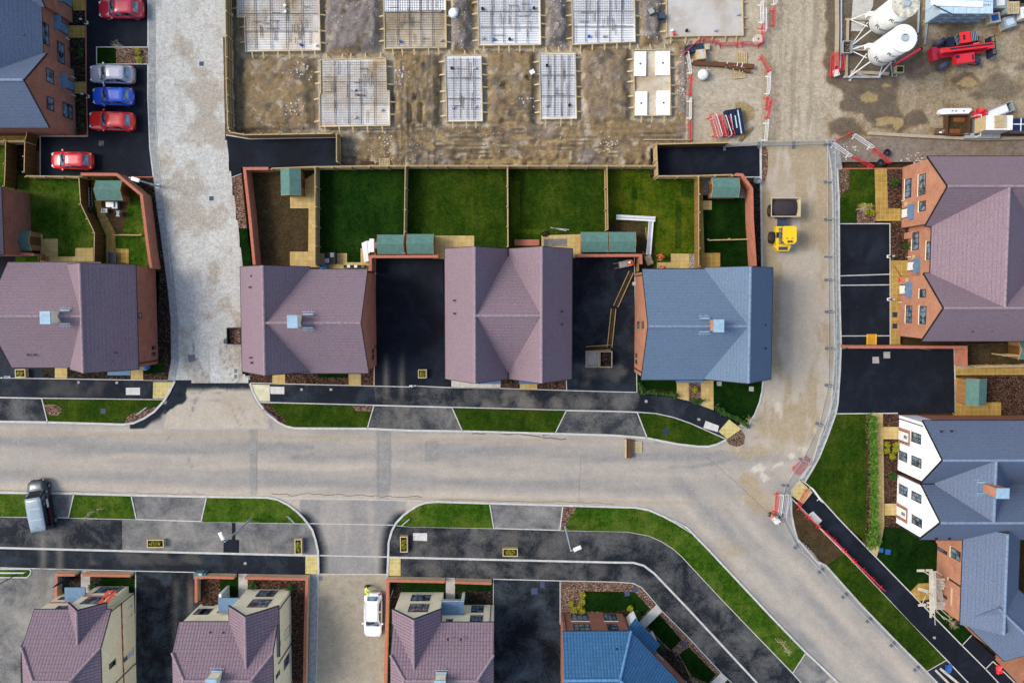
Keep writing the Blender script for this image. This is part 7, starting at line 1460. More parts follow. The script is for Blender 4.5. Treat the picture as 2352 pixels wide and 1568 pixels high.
for i, (x0, y0, x1, y1, lab) in enumerate(((192, 495, 302, 728, 'upper left'), (398, 490, 528, 720, 'upper right'), (200, 877, 312, 1102, 'lower left'), (408, 870, 530, 1100, 'lower right'))):
    a, b = G('a3', x0, y0, .35), G('a3', x1, y1, .35); t = thing('insulation_block', "white insulation block, %s of the four on the narrow pad" % lab, 'insulation', V((a.x+b.x)/2, (a.y+b.y)/2, .1), 'white insulation blocks'); c = t.location
    MB().box((c.x, c.y, .235), (b.x-a.x, a.y-b.y, .26)).build('block', MAT['eps'], t); MB().tube((c.x, c.y, .3), (c.x, c.y, .42), .1, 12).build('pipe_riser', MAT['grey'], t)
# rubble
mb = MB(); 
for k in range(620):
    if k < 380: q = R.choice(MOUNDS[:4]+[MOUNDS[8], (575, 250, 715, 330), (845, 300, 960, 370), (1050, 290, 1300, 370)]); u, v = R.uniform(q[0], q[2]), R.uniform(q[1], q[3])
    else:
        c = R.choice([(925, 175), (890, 325), (680, 250), (690, 170), (1215, 240), (1400, 330), (1940, 345), (2110, 365), (1570, 200)]); u, v = R.gauss(c[0], 14), R.gauss(c[1], 11)
    p = G('u', u, v); z = site_h(p.x, p.y, u, v) if 530 < u < 2300 and v < 372 else 0
    if z < -.3: continue
    s = R.uniform(.04, .12)*(1.4 if k > 380 else 1); mb.box((p.x, p.y, z+s*.2), (s, s*R.uniform(.6, 1.2), s*.7), rot=Matrix.Rotation(R.uniform(0, 3), 3, 'Z')@Matrix.Rotation(R.uniform(-.5, .5), 3, 'X'))
o = mb.build('rubble', plain('pale_rubble', '#cfc8bc', .9, 0, .75, .2, .3)); tag(o, "pale broken stones strewn over the site spoil", 'rubble', kind='stuff')
# ---- chapter 8 barriers
def barrier_proto(col):
    t = thing('site_barrier', '', 'barrier', V(0, 0, 0)); L, H = 2.0, 1.0; m = MB(); r = .028
    pts = [V(-L/2+.12, 0, .1), V(-L/2, 0, .22), V(-L/2, 0, H-.12), V(-L/2+.12, 0, H), V(L/2-.12, 0, H), V(L/2, 0, H-.12), V(L/2, 0, .22), V(L/2-.12, 0, .1)]
    m.path(pts+[pts[0]], r, 8); m.tube((-L/2, 0, .55), (L/2, 0, .55), .02, 6)
    for i in range(1, 14): x = -L/2+L*i/14; m.tube((x, 0, .12), (x, 0, H-.02), .016, 5)
    m.build('frame', MAT[col], t)
    for s in (-1, 1): MB().box((s*(L/2-.22), 0, .03), (.08, .55, .06)).build('foot', MAT[col], t)
    return t
PR = {'R': barrier_proto('red'), 'W': barrier_proto('white')}; USED = {'R': 0, 'W': 0}
def barrier(c, r, x0, y0, x1, y1, label, lean=0.0, z=0.0, flat=False):
    t = PR[c] if not USED[c] else copy_tree(PR[c]); USED[c] = 1
    a, b = G(r, x0, y0, z), G(r, x1, y1, z); d = b-a; t.location = (a+b)/2; t.scale = (min(1.25, max(.6, d.length/2.0)), 1, 1); t.rotation_euler = (PI/2*.97 if flat else lean, 0, math.atan2(d.y, d.x))
    t['label'] = label; t['group'] = 'plastic site barriers'
    if flat: t.location.z = z+.05
B = [('W', 'a3', 1392, 30, 1402, 240, 'left white barrier of the overlapping pair at the top of the site entrance'), ('W', 'a3', 1426, 105, 1428, 322, 'right white barrier of the overlapping pair at the top of the site entrance'),
 ('R', 'a3', 1404, 255, 1400, 430, 'red barrier running down to the cream reel'), ('W', 'a3', 1495, -120, 1528, 62, 'white barrier cut by the top edge beside the site road'), ('R', 'a3', 1512, 85, 1508, 272, 'red barrier standing alone on the site road side near the top'),
 ('R', 'a3', 1400, 440, 1205, 428, 'red barrier left of the cream reel below the concrete pad'), ('R', 'a3', 1195, 435, 990, 440, 'red barrier in the middle below the concrete pad'), ('R', 'a3', 985, 425, 835, 392, 'red barrier at the lower left corner of the concrete pad'),
 ('R', 'a3', 812, 395, 735, 455, 'upper red barrier slanting over the dark crate'), ('R', 'a3', 730, 460, 655, 530, 'lower red barrier slanting over the dark crate'), ('W', 'a3', 688, 518, 722, 722, 'white barrier at the tip of the brown beams'), ('R', 'a3', 728, 738, 712, 930, 'red barrier beside the white bag compound, upper'),
 ('W', 'a3', 716, 950, 714, 1155, 'white barrier between two red ones, left side of the stone yard'), ('R', 'a3', 718, 1172, 714, 1362, 'red barrier running down to the baulk above the upper right black bay'), ('R', 'a3', 1384, 550, 1472, 705, 'slanting red barrier right of the pallets'), ('W', 'a3', 1468, 712, 1454, 922, 'long white barrier below the slanting red one'),
 ('R', 'a3', 1455, 930, 1440, 1060, 'upper red barrier of the tangled pair beside the tan puddle'), ('R', 'a3', 1490, 965, 1450, 1150, 'lower red barrier of the tangled pair beside the tan puddle'), ('W', 'a3', 1448, 1160, 1432, 1365, 'white barrier reaching the mesh gate'),
 ('R', 'a4', 112, 530, 104, 745, 'left red barrier of the bunch below the silos'), ('R', 'a4', 145, 515, 150, 730, 'middle red barrier of the bunch below the silos'), ('R', 'a4', 195, 540, 205, 690, 'right red barrier of the bunch below the silos'),
 ('W', 'b4', 106, 205, 285, 330, 'lower white barrier near the fence corner above the terrace'), ('W', 'b4', 306, 122, 492, 248, 'upper white barrier above the terrace lawn'), ('R', 'b4', 138, 178, 308, 98, 'red barrier linking the fence corner to the upper white barrier'), ('R', 'b4', 500, 258, 655, 392, 'red barrier beside the black tub above the terrace'), ('R', 'b4', 295, 330, 488, 430, 'red barrier reaching the terrace lawn corner'),
 ('R', 'd3', 1545, 1095, 1528, 1305, 'red barrier leaning on the fence beside the red helmeted worker'), ('W', 'd3', 1590, 1110, 1565, 1300, 'first white barrier behind the leaning red one'), ('W', 'd3', 1640, 1105, 1610, 1320, 'second white barrier behind the leaning red one'), ('R', 'd3', 1745, 1222, 1832, 1065, 'red barrier across the tactile paving of the diagonal path'), ('W', 'd3', 1868, 1045, 1968, 1180, 'white barrier along the grass edge of the diagonal path')]
for q in B: barrier(*q)
barrier('R', 'd3', 1690, 870, 1830, 745, 'red barrier lying flat on the road by the fence', flat=True)
pp = P("d3 1752,1240 1850,1335 1955,1430 e4 60,125 130,190 235,300 330,400 425,490 510,575 592,655")
OR = ['first', 'second', 'third', 'fourth', 'fifth', 'sixth', 'seventh', 'eighth', 'ninth', 'tenth', 'eleventh', 'twelfth']
for i, (a, b) in enumerate(zip(pp, pp[1:])):
    t = copy_tree(PR['R']); d = b-a; t.location = (a+b)/2+V(0, 0, .05); t.scale = (d.length/2, 1, 1); t.rotation_euler = (0, 0, math.atan2(d.y, d.x)); t['label'] = "%s red barrier down the lower edge of the diagonal black path" % OR[i]; t['group'] = 'plastic site barriers'
for i in range(6):
    c = 'RWRRWR'[i]; x = 900+i*30; barrier(c, 'a3', x, 1110+i*5, x+60, 1325-i*2, "%s barrier from the left in the red and white stack behind the leaning fence" % OR[i], lean=-.25, z=.05+.02*i)
t = thing('fence_feet_stack', "stack of dark fence panels with pale bars right of the red and white stack", 'stack', G('a3', 1130, 1190)); c = t.location
for i in range(5): MB().box(c+V(-.62+.32*i, .05*i, .45), (.26, 2.4, .8), rz=.18).build('dark_panel', MAT['navy'], t)
for i, (dx, L) in enumerate(((-.3, 1.5), (.1, 1.2), (.45, 2.3))): MB().box(c+V(dx, .05, .9), (.1, L, .06), rz=.18).build('pale_bar', MAT['pack'], t)
# ---- mesh fence panels
def heras():
    t = thing('mesh_fence_panel', '', 'fence panel', V(0, 0, 0)); L, H = 3.45, 2.0; m = MB()
    m.path([V(-L/2, 0, .12), V(-L/2, 0, H), V(L/2, 0, H), V(L/2, 0, .12), V(-L/2, 0, .12)], .026, 6); m.build('frame', MAT['galv'], t)
    m = MB()
    for i in range(1, 30): x = -L/2+L*i/30; m.box((x, 0, H/2+.06), (.006, .006, H-.12))
    for i in range(1, 8): z = .12+(H-.12)*i/8; m.box((0, .008, z), (L, .006, .006))
    m.build('wire_mesh', MAT['steel'], t)
    MB().box((-L/2, 0, .07), (.24, .72, .14)).build('foot_block', MAT['grey'], t); MB().box((-L/2, .0, 1.5), (.1, .1, .08)).build('clamp', MAT['black'], t)
    return t
HP = heras(); hused = [0]
def run(s, fmt):
    pts = P(s); seg = 3.5; i = 0; rest = []; d0 = 0; L = [0]
    for a, b in zip(pts, pts[1:]): L.append(L[-1]+(b-a).length)
    n = max(1, round(L[-1]/seg)); 
    def at(l):
        for k in range(len(pts)-1):
            if l <= L[k+1]+1e-6: return pts[k]+(pts[k+1]-pts[k])*((l-L[k])/(L[k+1]-L[k]))
        return pts[-1]
    for i in range(n):
        a, b = at(L[-1]*i/n), at(L[-1]*(i+1)/n); t = HP if not hused[0] else copy_tree(HP); hused[0] = 1
        d = b-a; t.location = (a+b)/2; t.rotation_euler.z = math.atan2(d.y, d.x)+(0 if abs(d.y) < .5 or d.y < 0 else 0); t.scale.x = d.length/3.47; t['label'] = fmt % OR[i]; t['group'] = 'galvanised mesh fence panels'
run("b3 1050,232 1395,212 1960,212 b4 78,200", "%s mesh panel from the left across the site road entrance")
run("b4 76,205 76,700 85,1568 c4 84,300 90,900 85,1330", "%s mesh panel down the right side of the dusty side road")
run("c4 85,1335 d4 75,130 0,440 d3 1880,690 1800,790", "%s mesh panel round the bend by the big lawn and dark court")
run("d3 1795,795 1650,985 1615,1085 1580,1320", "%s mesh panel beside the tactile paving of the diagonal path")
run("d3 1590,1325 1690,1490 e3 1720,235 1960,475 e4 200,690 400,890 700,1190 1000,1500 1150,1660", "%s mesh panel down the lower right road edge from the barriers")
# ---- silos
def silo(r, x, y, zt, label, mat, dirty=False):
    c = G(r, x, y, zt); c.z = 0; t = thing('mortar_silo', label, 'silo', c); rr = 1.17; z0 = 3.5
    m = MB(); m.smooth = False; m.lathe(c, [(.28, 1.7), (rr, z0), (rr, zt-.16), (rr*.5, zt-.12)], 40)
    for i, f in enumerate(m.f): m.sm[i] = len(f) == 4
    b = m.build('tank', MAT['cream' if not dirty else mat], t); MB().lathe(c, [(rr+.03, zt-.13), (rr+.03, zt-.02), (rr*.9, zt), (.3, zt+.06)], 40).build('lid', MAT[mat] if mat == 'white' else plain('stained_lid', '#d8d2bc', .8, 0, .8, .3, .6), b); MB().lathe(c+V(0, 0, zt+.1), [(.32, 0), (.3, .14)], 16).build('hatch', MAT['galv'], b)
    m = MB(); [m.tube(c+V(.1*i-.15, .1, zt+.13), c+V(.1*i-.1, .25, zt+.3), .03, 5) for i in range(4)]; m.build('valve', MAT['grey'], b)
    for sx in (-1, 1):
        for sy in (-1, 1):
            MB().tube(c+V(1.45*sx, 1.3*sy, 0), c+V(1.0*sx, .85*sy, 3.6), .07, 8).build('leg', MAT[mat], t)
    for sy in (-1, 1): MB().box(c+V(-.2, 1.3*sy, .12), (3.6, .2, .2)).build('skid', MAT['oldwood' if sy > 0 else 'galv'], t)
    MB().box(c+V(-1.75, 0, .15), (.22, 2.8, .2)).build('cross_beam', MAT['oldwood'], t)
    for sx, sy in ((-1, 1), (-1, -1), (1, -1)): MB().tube(c+V(1.45*sx, 1.3*sy, .1), c+V(.9*sx, -.2*sy, 2.7), .045, 6).build('brace', MAT['white'], t)
    m = MB(); [m.tube(c+V(1.22, .18*s, 1.8), c+V(1.22, .18*s, zt), .03, 6) for s in (-1, 1)]; [m.tube(c+V(1.22, -.18, 1.9+.4*k), c+V(1.22, .18, 1.9+.4*k), .02, 5) for k in range(int((zt-2)/.4))]; m.build('ladder', MAT['white'], b)
    th = math.radians(222)
    def bend(s0, z1): return lambda p: V(c.x+(rr+.012)*math.cos(th+s0-p.y/rr), c.y+(rr+.012)*math.sin(th+s0-p.y/rr), z1+p.x)
    # writing runs up the tank
    def bend2(s0, z1): return lambda p: V(c.x+(rr+.012)*math.cos(th+s0+p.x/rr), c.y+(rr+.012)*math.sin(th+s0+p.x/rr), z1+p.y)
    o = text('lettering', 'Remix', .8, 'ink', b, None, bend2(1.0, zt-1.4)); 
    o2 = text('lettering', 'Remix', .8, 'ink', b, None, bend2(.7, 4.6)); o3 = text('lettering', '--', .3, 'ink', b, None, bend2(.2, 3.75))
    for q in (o, o2, o3): q.matrix_parent_inverse = Matrix.Translation(-c)
    MB().box(c+V(-1.2, .55, 3.7), (.5, .4, .7)).build('control_box', MAT['white'], b)
silo('a4', 830, 35, 8.2, "cream silo with a dirty top, cut by the top edge", 'cream'); silo('a4', 808, 365, 8.0, "clean white silo standing in front of the cream one", 'white')
a, b = G('a4', 735, 615, .4), G('a4', 970, 470, 1.0); t = thing('screw_conveyor', "red conveyor tube at the foot of the white silo", 'conveyor', V(a.x, a.y, 0)); MB().tube(a, b, .13, 10).build('tube', MAT['redp'], t); MB().box(b-V(0, 0, .3), (.5, .3, .5), rz=.5).build('motor', MAT['navy'], t); MB().box(a-V(0, 0, .15), (.3, .3, .4)).build('hopper', MAT['redp2'], t)
m = MB(); a, b = G('a4', 682, 575, .3), G('a4', 700, 730, .3); [m.tube(a+V(dx, 0, 0), b+V(dx, 0, 0), .035, 6) for dx in (0, .45)]; [m.tube(a+(b-a)*k/6, a+(b-a)*k/6+V(.45, 0, 0), .025, 5) for k in range(7)]; [m.tube(q+V(dx, 0, -.3), q+V(dx, 0, 0), .03, 5) for q in (a, b) for dx in (0, .45)]; tag(m.build('ladder', MAT['galv']), "short grey ladder lying below the white silo", 'ladder')
for s, w, lab in (("a4 295,695 660,712", .3, "long weathered log below the white silo"), ("a4 350,715 495,742", .14, "short pale log below the long one"), ("a4 205,-40 205,340 195,660", .1, "long grey rail along the left side of the silo yard"), ("a4 165,-40 168,300 160,640", .32, "long timber baulk along the left side of the silo yard"), ("a4 1030,215 1005,435", .05, "thin pale pole leaning on the blue wrapped block packs"), ("a4 940,320 950,30", .06, "thin pole between the cream silo and block packs"), ("b3 275,165 735,168", .1, "long pale batten on the mud above the upper right black bay"), ("b3 1190,175 1315,45", .22, "orange timber plank leaning beside the dark panel stack"), ("e4 1105,1435 1260,1590", .22, "left pale plank of two at the lower right corner"), ("e4 1150,1420 1340,1575", .25, "right pale plank of two at the lower right corner")):
    pts = P(s); m = MB(); m.ribbon(pts, w, .1 if pts[0].x > 0 and w > .2 and 'plank' in lab else -.05, .24); n_ = 'plank' if 'plank' in lab else 'log' if 'log' in lab else 'timber_baulk' if 'baulk' in lab else 'rail'
    tag(m.build(n_, MAT['galv' if 'rail' in lab or 'pole' in lab else 'timber' if 'orange' in lab else 'oldwood' if 'pale p' not in lab else 'board']), lab, n_.replace('_', ' '))
def pallet(c, label, rz=0, mat='ply', z=0.0, g='timber pallets', s=1.0):
    t = thing('pallet', label, 'pallet', V(0, 0, 0), g)
    for i in range(7): MB().box((-.5+i/6, 0, .13), (.1, 1.15, .025)).build('deck_board', MAT[mat], t)
    for y in (-.5, 0, .5): MB().box((0, y, .06), (1.1, .1, .1)).build('bearer', MAT[mat], t)
    t.location = (c.x, c.y, z); t.rotation_euler.z = rz; t.scale = (s, s, 1)
pallet(G('a3', 1210, 555), "upper pallet under the brown beams"); pallet(G('a3', 1195, 697), "lower pallet under the brown beams", .1); pallet(G('d3', 208, 668), "pallet beside the brown board on the road", 1.57, 'ply'); pallet(G('b1', 1720, 395), "pallet against the long garden fence by the mud", 0, s=.95); pallet(G('a4', 1730, 1165, 2.6), "pallet on top of the white block stack", .05, z=2.55); pallet(G('a4', 1850, 80, 1.5), "pallet on top of the grey wrapped pack at the top right", .05, z=1.5)
m = MB(); [m.bar(G('b1', 1495, 372+9*k, .1), G('b1', 1655, 376+9*k, .1), .12, .1) for k in range(3)]; tag(m.build('timber_pile', MAT['darkwood']), "dark timber lengths beside the pallet at the long garden fence", 'timber')
for i, (s, w, lab) in enumerate((("a3 748,605 1335,640", .42, "upper brown steel beam across the two pallets"), ("a3 940,600 1300,690", .3, "lower brown steel beam across the two pallets"))):
    a, b = P(s, .3); t = thing('steel_beam', lab, 'beam', a, 'brown steel beams'); d = (b-a).normalized()
    MB().bar(a+V(0, 0, .16+.03*i), b+V(0, 0, .16+.03*i), w, .04).build('flange', MAT['rust'], t); MB().bar(a+V(0, 0, .03*i), b+V(0, 0, .03*i), .05, .27).build('web', MAT['rust'], t); MB().bar(a+V(0, 0, -.15+.03*i), b+V(0, 0, -.15+.03*i), w*.9, .03).build('flange', MAT['rust'], t)
    for k in (.55, .72, .8): MB().bar(a+(b-a)*k+V(-.08, -.1-w*.4, .2), a+(b-a)*k+V(.05, w*.6, .2), .07, .02).build('strap', MAT['white'], t)
t = thing('bulk_bag', "full white bulk bag standing in the stone yard", 'bag', G('a3', 838, 728)); m = MB(); m.smooth = True; m.lathe(t.location, [(.38, 0), (.5, .2), (.52, .55), (.42, .78), (.2, .86)], 12); m.build('sack', MAT['white'], t); [MB().tube(t.location+V(.3*sx, .3*sy, .8), t.location+V(.15*sx, .2*sy, 1.0), .03, 5).build('lifting_loop', MAT['white'], t) for sx in (-1, 1) for sy in (-1, 1)]
t = thing('bulk_bag', "torn white and grey bag on the mound between two top pads", 'bag', G('a2', 425, 150)); c = t.location+V(0, 0, .55); m = MB(); m.smooth = True; m.lathe(c, [(.4, -.3), (.5, .1), (.42, .4), (.2, .45)], 11); m.build('sack', MAT['white'], t); m = MB(); m.lathe(c+V(.3, .2, .05), [(.2, 0), (.28, .25), (.1, .4)], 9); m.build('flap', MAT['clear'], t)
t = thing('gravel_marker', "small white tub on the brown ground right of a narrow mesh pad", 'tub', G('a2', 1172, 705)); MB().box(t.location+V(0, 0, .5), (.45, .4, .3), rz=.5).build('tub', MAT['white'], t); MB().box(t.location+V(0, 0, .66), (.3, .25, .03), rz=.5).build('lid', MAT['white'], t)
t = thing('plant_crate', "dark crate of materials under the slanting red barriers", 'crate', G('a3', 755, 480)); MB().box(t.location+V(0, 0, .35), (1.7, .7, .65), rz=.15).build('crate', MAT['dkblue'], t); [MB().box(t.location+V(-.6+.3*k, 0, .7), (.08, .7, .04), rz=.15).build('slat', MAT['bluegrey'], t) for k in range(5)]
for x, y, w, d_, h_, lab in ((866, 465, .7, .5, .5, "upper ply box beside the dark crate"), (810, 545, .9, .9, .9, "larger ply box beside the beam tip"), (745, 590, .3, .3, .3, "smallest ply block at the beam tip")):
    t = thing('ply_box', lab, 'box', G('a3', x, y)); MB().box(t.location+V(0, 0, h_/2), (w, d_, h_), rz=.1).build('box', MAT['ply'], t); MB().box(t.location+V(0, 0, h_+.012), (w*.5, d_*.96, .02), rz=.1).build('lid', MAT['board'], t)
t = thing('cable_reel', "round cream cable reel at the corner of the red barriers", 'reel', G('a3', 1365, 388)); MB().lathe(t.location, [(.45, 0), (.45, .06)], 20).build('flange', MAT['cream'], t); MB().lathe(t.location, [(.2, .06), (.2, .4)], 14).build('drum', MAT['cream'], t); MB().lathe(t.location, [(.45, .4), (.45, .46)], 20).build('flange', MAT['board'], t); MB().lathe(t.location, [(.08, .46), (.08, .48)], 10).build('hub', MAT['fascia'], t)
m = MB(); a, b = G('a3', 885, 535, .15), G('a3', 888, 668, .15); m.tube(a, b, .03); m.tube(b, G('a3', 865, 672, .15), .025); m.tube(b, G('a3', 920, 672, .15), .025); tag(m.build('pipe_stand', MAT['white']), "thin white pipe stand beside the white bulk bag", 'stand')
for x, y, lab in ((337, 135, "dark crate on the grey mound left of the concrete pad"), (440, 178, "dark blue tub on the grey mound left of the concrete pad")):
    t = thing('site_tub', lab, 'tub', G('a3', x, y)); MB().box(t.location+V(0, 0, .6), (.6, .6, .5), rz=.5 if x < 400 else 0).build('tub', MAT['grey' if x < 400 else 'dkblue'], t); MB().box(t.location+V(0, 0, .86), (.5, .5, .03), rz=.5 if x < 400 else 0).build('load', MAT['conc' if x < 400 else 'bluegrey'], t)
for x, y, lab in (('b4', (630, 292), "black tub tipped beside the red barrier above the terrace"), ('b4', (568, 388), "black tub below the red barrier above the terrace")):
    t = thing('rubber_tub', lab, 'tub', G(x, *y)); MB().lathe(t.location, [(.2, .02), (.34, .5), (.3, .5), (.18, .1)], 14).build('tub', MAT['black'], t); MB().lathe(t.location, [(.2, .2), (.22, .22)], 12).build('load', MAT['bluegrey'], t)
# ---- wrapped block packs
PK = thing('block_pack', '', 'block pack', V(0, 0, 0)); MB().box((0, 0, .48), (1.2, 1.1, .95)).build('wrap', MAT['pack'], PK)
MB().box((0, -.553, .16), (1.19, .008, .1)).build('band', MAT['packd'], PK)
for z_, x_ in ((.66, -.18), (.36, .2)): text('lettering', 'H+H', .34, 'ink', PK, MX(V(1, 0, 0), V(0, 0, 1), V(0, -1, 0), V(x_, -.556, z_)))
text('lettering', 'H+H', .36, 'ink', PK, MX(V(1, 0, 0), V(0, 1, 0), V(0, 0, 1), V(0, .2, .962)))
c0 = G('a4', 1008, 232); first = True
for lay in range(3):
    for row in range(3):
        for col in range(4):
            if not (row == 0 or lay == 2 or col == 0): continue
            q = PK if first else copy_tree(PK); first = False
            q.location = (c0.x+.62+col*1.24, c0.y+.58+row*1.14, lay*.965); q['group'] = 'wrapped block packs'
            q['label'] = "pale blue wrapped block pack, %s layer, %s row back, %s from the left" % (('bottom', 'middle', 'top')[lay], OR[row], OR[col])
tp = 2.9
m = MB(); a, b = G('a4', 1065, 45, 2.95), G('a4', 1570, 70, 2.95); m.box(((a.x+b.x)/2, a.y+.1, 2.93), (b.x-a.x, .55, .05), rz=-.03); tag(m.build('wrap_sheet', MAT['white']), "torn white sheet lying across the top of the block packs", 'sheet')
m = MB(); m.bar(G('a4', 1095, 50, 3.03), G('a4', 1320, 160, 2.97), .09, .05); tag(m.build('batten', MAT['bluegrey']), "dark batten lying across the block packs", 'batten')
def pack(r, x, y, w, d_, h_, label, mat, top=None, rz=0.0):
    t = thing('wrapped_pallet', label, 'pallet load', G(r, x, y), 'wrapped pallet loads'); c = t.location; MB().box(c+V(0, 0, .07), (w, d_, .12), rz=rz).build('pallet', MAT['ply'], t); MB().box(c+V(0, 0, .14+h_/2), (w*.95, d_*.95, h_), rz=rz).build('load', MAT[mat], t)
    if top: MB().box(c+V(0, 0, .16+h_), (w*.6, d_*.55, .06), rz=rz+.1).build('top_sheet', MAT[top], t)
pack('a4', 1660, 70, 1.3, 1.1, 1.1, "grey green wrapped load right of the block packs", 'clear', 'white'); pack('a4', 1770, 120, 1.3, 1.1, 1.3, "grey wrapped load under a pallet at the top right", 'clear'); pack('a4', 1900, 160, 1.2, 1.1, 1.2, "white striped load at the top right edge", 'white', 'pack', .2); pack('a4', 1770, 240, 1.15, 1.1, .8, "crumpled grey wrapped load behind the red handler", 'clear', 'pack', .3); pack('a4', 1640, 195, 1.1, 1.0, .6, "beige load with a blue top beside the block packs", 'board', 'tarpb', .15); pack('a4', 1880, -10, 1.6, 1.0, 1.0, "dark load at the very top right", 'navy', 'bluegrey')
# lower compound
a, b = G('a4', 1600, 1105, 2.5), G('a4', 1850, 1245, 2.5); t = thing('block_stack', "white block stack with a bare ply end and a pallet on top", 'stack', V((a.x+b.x)/2, (a.y+b.y)/2, 0)); MB().box(((a.x+b.x)/2, (a.y+b.y)/2, 1.25), (b.x-a.x, a.y-b.y, 2.5)).build('blocks', MAT['white'], t); MB().box((a.x-.03, (a.y+b.y)/2, 1.25), (.05, (a.y-b.y)*.98, 2.45)).build('ply_end', MAT['ply'], t); MB().box(((a.x+b.x)/2-.5, b.y-.2, .35), (b.x-a.x+.9, .5, .7)).build('lower_course', MAT['clear'], t)
a, b = G('a4', 1850, 1135, 2.2), G('a4', 2100, 1255, 2.2); t = thing('wrapped_pallet', "glossy navy wrapped pack with white tape crosses at the right edge", 'pallet load', V((a.x+b.x)/2, (a.y+b.y)/2, 0), 'wrapped pallet loads'); MB().box(((a.x+b.x)/2, (a.y+b.y)/2, 1.1), (b.x-a.x, a.y-b.y, 2.2)).build('load', m_paint('navy_wrap', '#141c48'), t); MB().box((a.x+.82, (a.y+b.y)/2, 2.21), (.09, a.y-b.y, .02)).build('tape', MAT['white'], t); MB().box(((a.x+b.x)/2, (a.y+b.y)/2+.05, 2.215), (b.x-a.x, .09, .02)).build('tape', MAT['white'], t)
t = thing('netting_heap', "crumpled red plastic netting heap by the white block stack", 'heap', G('a4', 1520, 1105)); m = MB(); m.leaves(t.location+V(0, 0, .5), (.6, .6, .4), 260, .2); m.build('netting', MAT['red'], t); MB().lathe(t.location, [(.62, 0), (.6, .4), (.3, .75)], 10).build('core', MAT['redp'], t)
t = thing('mortar_trough', "long grey plastic trough with a pale sheet inside at the right edge", 'trough', G('a4', 1690, 1075)); c = t.location; M_ = Matrix.Rotation(.38, 3, 'Z'); MB().ribbon([c+M_@V(x, y, 0) for x, y in ((-1.2, -.45), (1.4, -.45), (1.4, .45), (-1.2, .45))], .08, .05, .6, closed=True).build('rim', MAT['clear'], t); MB().box(c+M_@V(-.1, 0, .35), (2.0, .75, .3), rot=M_).build('sheet', MAT['white'], t); MB().box(c+M_@V(.1, 0, .08), (2.5, .85, .06), rot=M_).build('base', MAT['grey'], t)
t = thing('water_barrier', "long white plastic road barrier above the muddy skip", 'barrier', G('a4', 1275, 1080)); c = t.location; m = MB(); m.prism([c+V(x, y, 0) for x, y in ((-1.62, -.12), (-1.5, .2), (-1.2, .3), (1.5, .32), (1.6, .15), (1.3, -.2), (-1.4, -.28))], .05, .55); m.build('body', MAT['white'], t); [MB().tube(c+V(x, .05, .55), c+V(x, .05, .6), .07, 8).build('cap', MAT['grey'], t) for x in (-.3, .05, .8)]
a, b = G('a4', 1225, 1105, .6), G('a4', 1430, 1290, .6); t = thing('muddy_skip', "open muddy skip holding rusty water beside the white block stack", 'skip', V((a.x+b.x)/2, (a.y+b.y)/2, 0)); MB().ribbon([V(a.x, b.y), V(b.x, b.y), V(b.x, a.y), V(a.x, a.y)], .1, .02, .75, closed=True).build('side', MAT['darkwood'], t); MB().box(((a.x+b.x)/2, (a.y+b.y)/2, .2), (b.x-a.x, a.y-b.y, .3)).build('base', MAT['soil'], t); [MB().box(((a.x+b.x)/2+.2*sx, (a.y+b.y)/2+.55*sx, .37), (1.1, .42, .05)).build('rusty_water', plain('rusty_water', '#8a5216', .2), t) for sx in (-1, 1)]
t = thing('concrete_pipe', "half buried broken concrete pipe beside the muddy skip", 'pipe', G('a4', 1150, 1265)); c = t.location; m = MB(); m.tube(c+V(-.55, 0, .25), c+V(.55, 0, .25), .32, 16, cap=False); m.tube(c+V(-.54, 0, .25), c+V(.54, 0, .25), .27, 16); m.build('pipe', MAT['mulch_l'], t); MB().box(c+V(-.2, -.15, .6), (.25, .15, .06)).build('fragment', MAT['white'], t)
t = thing('white_hoop', "tall white tube hoop between the muddy skip and the block stack", 'hoop', G('a4', 1465, 1220)); c = t.location; MB().path([c+V(-.3, -1.1, .1), c+V(-.3, .9, .1), c+V(-.15, .95, 1.1), c+V(.1, .95, 1.3), c+V(.1, -1.05, 1.3), c+V(-.3, -1.1, .1)], .035, 8).build('hoop', MAT['white'], t); MB().box(c+V(0, -.1, .4), (.35, 1.6, .6)).build('crate', MAT['steel'], t)
a, b = G('a4', 232, 395, .8), G('a4', 315, 505, .8); t = thing('open_tub', "white open crate left of the silos", 'crate', V((a.x+b.x)/2, (a.y+b.y)/2, 0)); MB().ribbon([V(a.x, b.y), V(b.x, b.y), V(b.x, a.y), V(a.x, a.y)], .07, .02, .8, closed=True).build('side', MAT['clear'], t); MB().box(((a.x+b.x)/2, (a.y+b.y)/2, .2), (b.x-a.x-.05, a.y-b.y-.05, .3)).build('load', MAT['mulch_l'], t)
planter('a4', 735, 630, 812, 698, "wooden planter of green plants at the foot of the white silo", ('leafd', 'leafd'))
sheet('concrete_apron', "a4 325,-60 520,-60 515,60 400,300 305,300", .03, 'cpale')
m = MB(); m.box(G('a4', 163, 700, .5), (.5, .6, .3), rz=.3); tag(m.build('sand_bag', MAT['white']), "white sack at the foot of the red barrier bunch", 'sack'); m = MB(); [m.box(G('a4', 295+R.uniform(-15, 15), 755+R.uniform(-20, 20), .08), (.2, .16, .12), rz=k) for k in range(5)]; tag(m.build('block_offcuts', MAT['cpale']), "few pale block offcuts below the open crate", 'offcuts', kind='stuff')
m = MB(); a, b = G('d3', 110, 600, .5), G('d3', 178, 775, .5); m.box(((a.x+b.x)/2, (a.y+b.y)/2, .25), (b.x-a.x-.15, a.y-b.y, .5)); t = thing('board_crate', "brown topped crate on the road beside a pallet", 'crate', V((a.x+b.x)/2, (a.y+b.y)/2, 0)); m.build('crate', MAT['darkwood'], t); MB().box((a.x+.02, (a.y+b.y)/2, .3), (.08, a.y-b.y, .6)).build('side_rail', MAT['ply'], t)
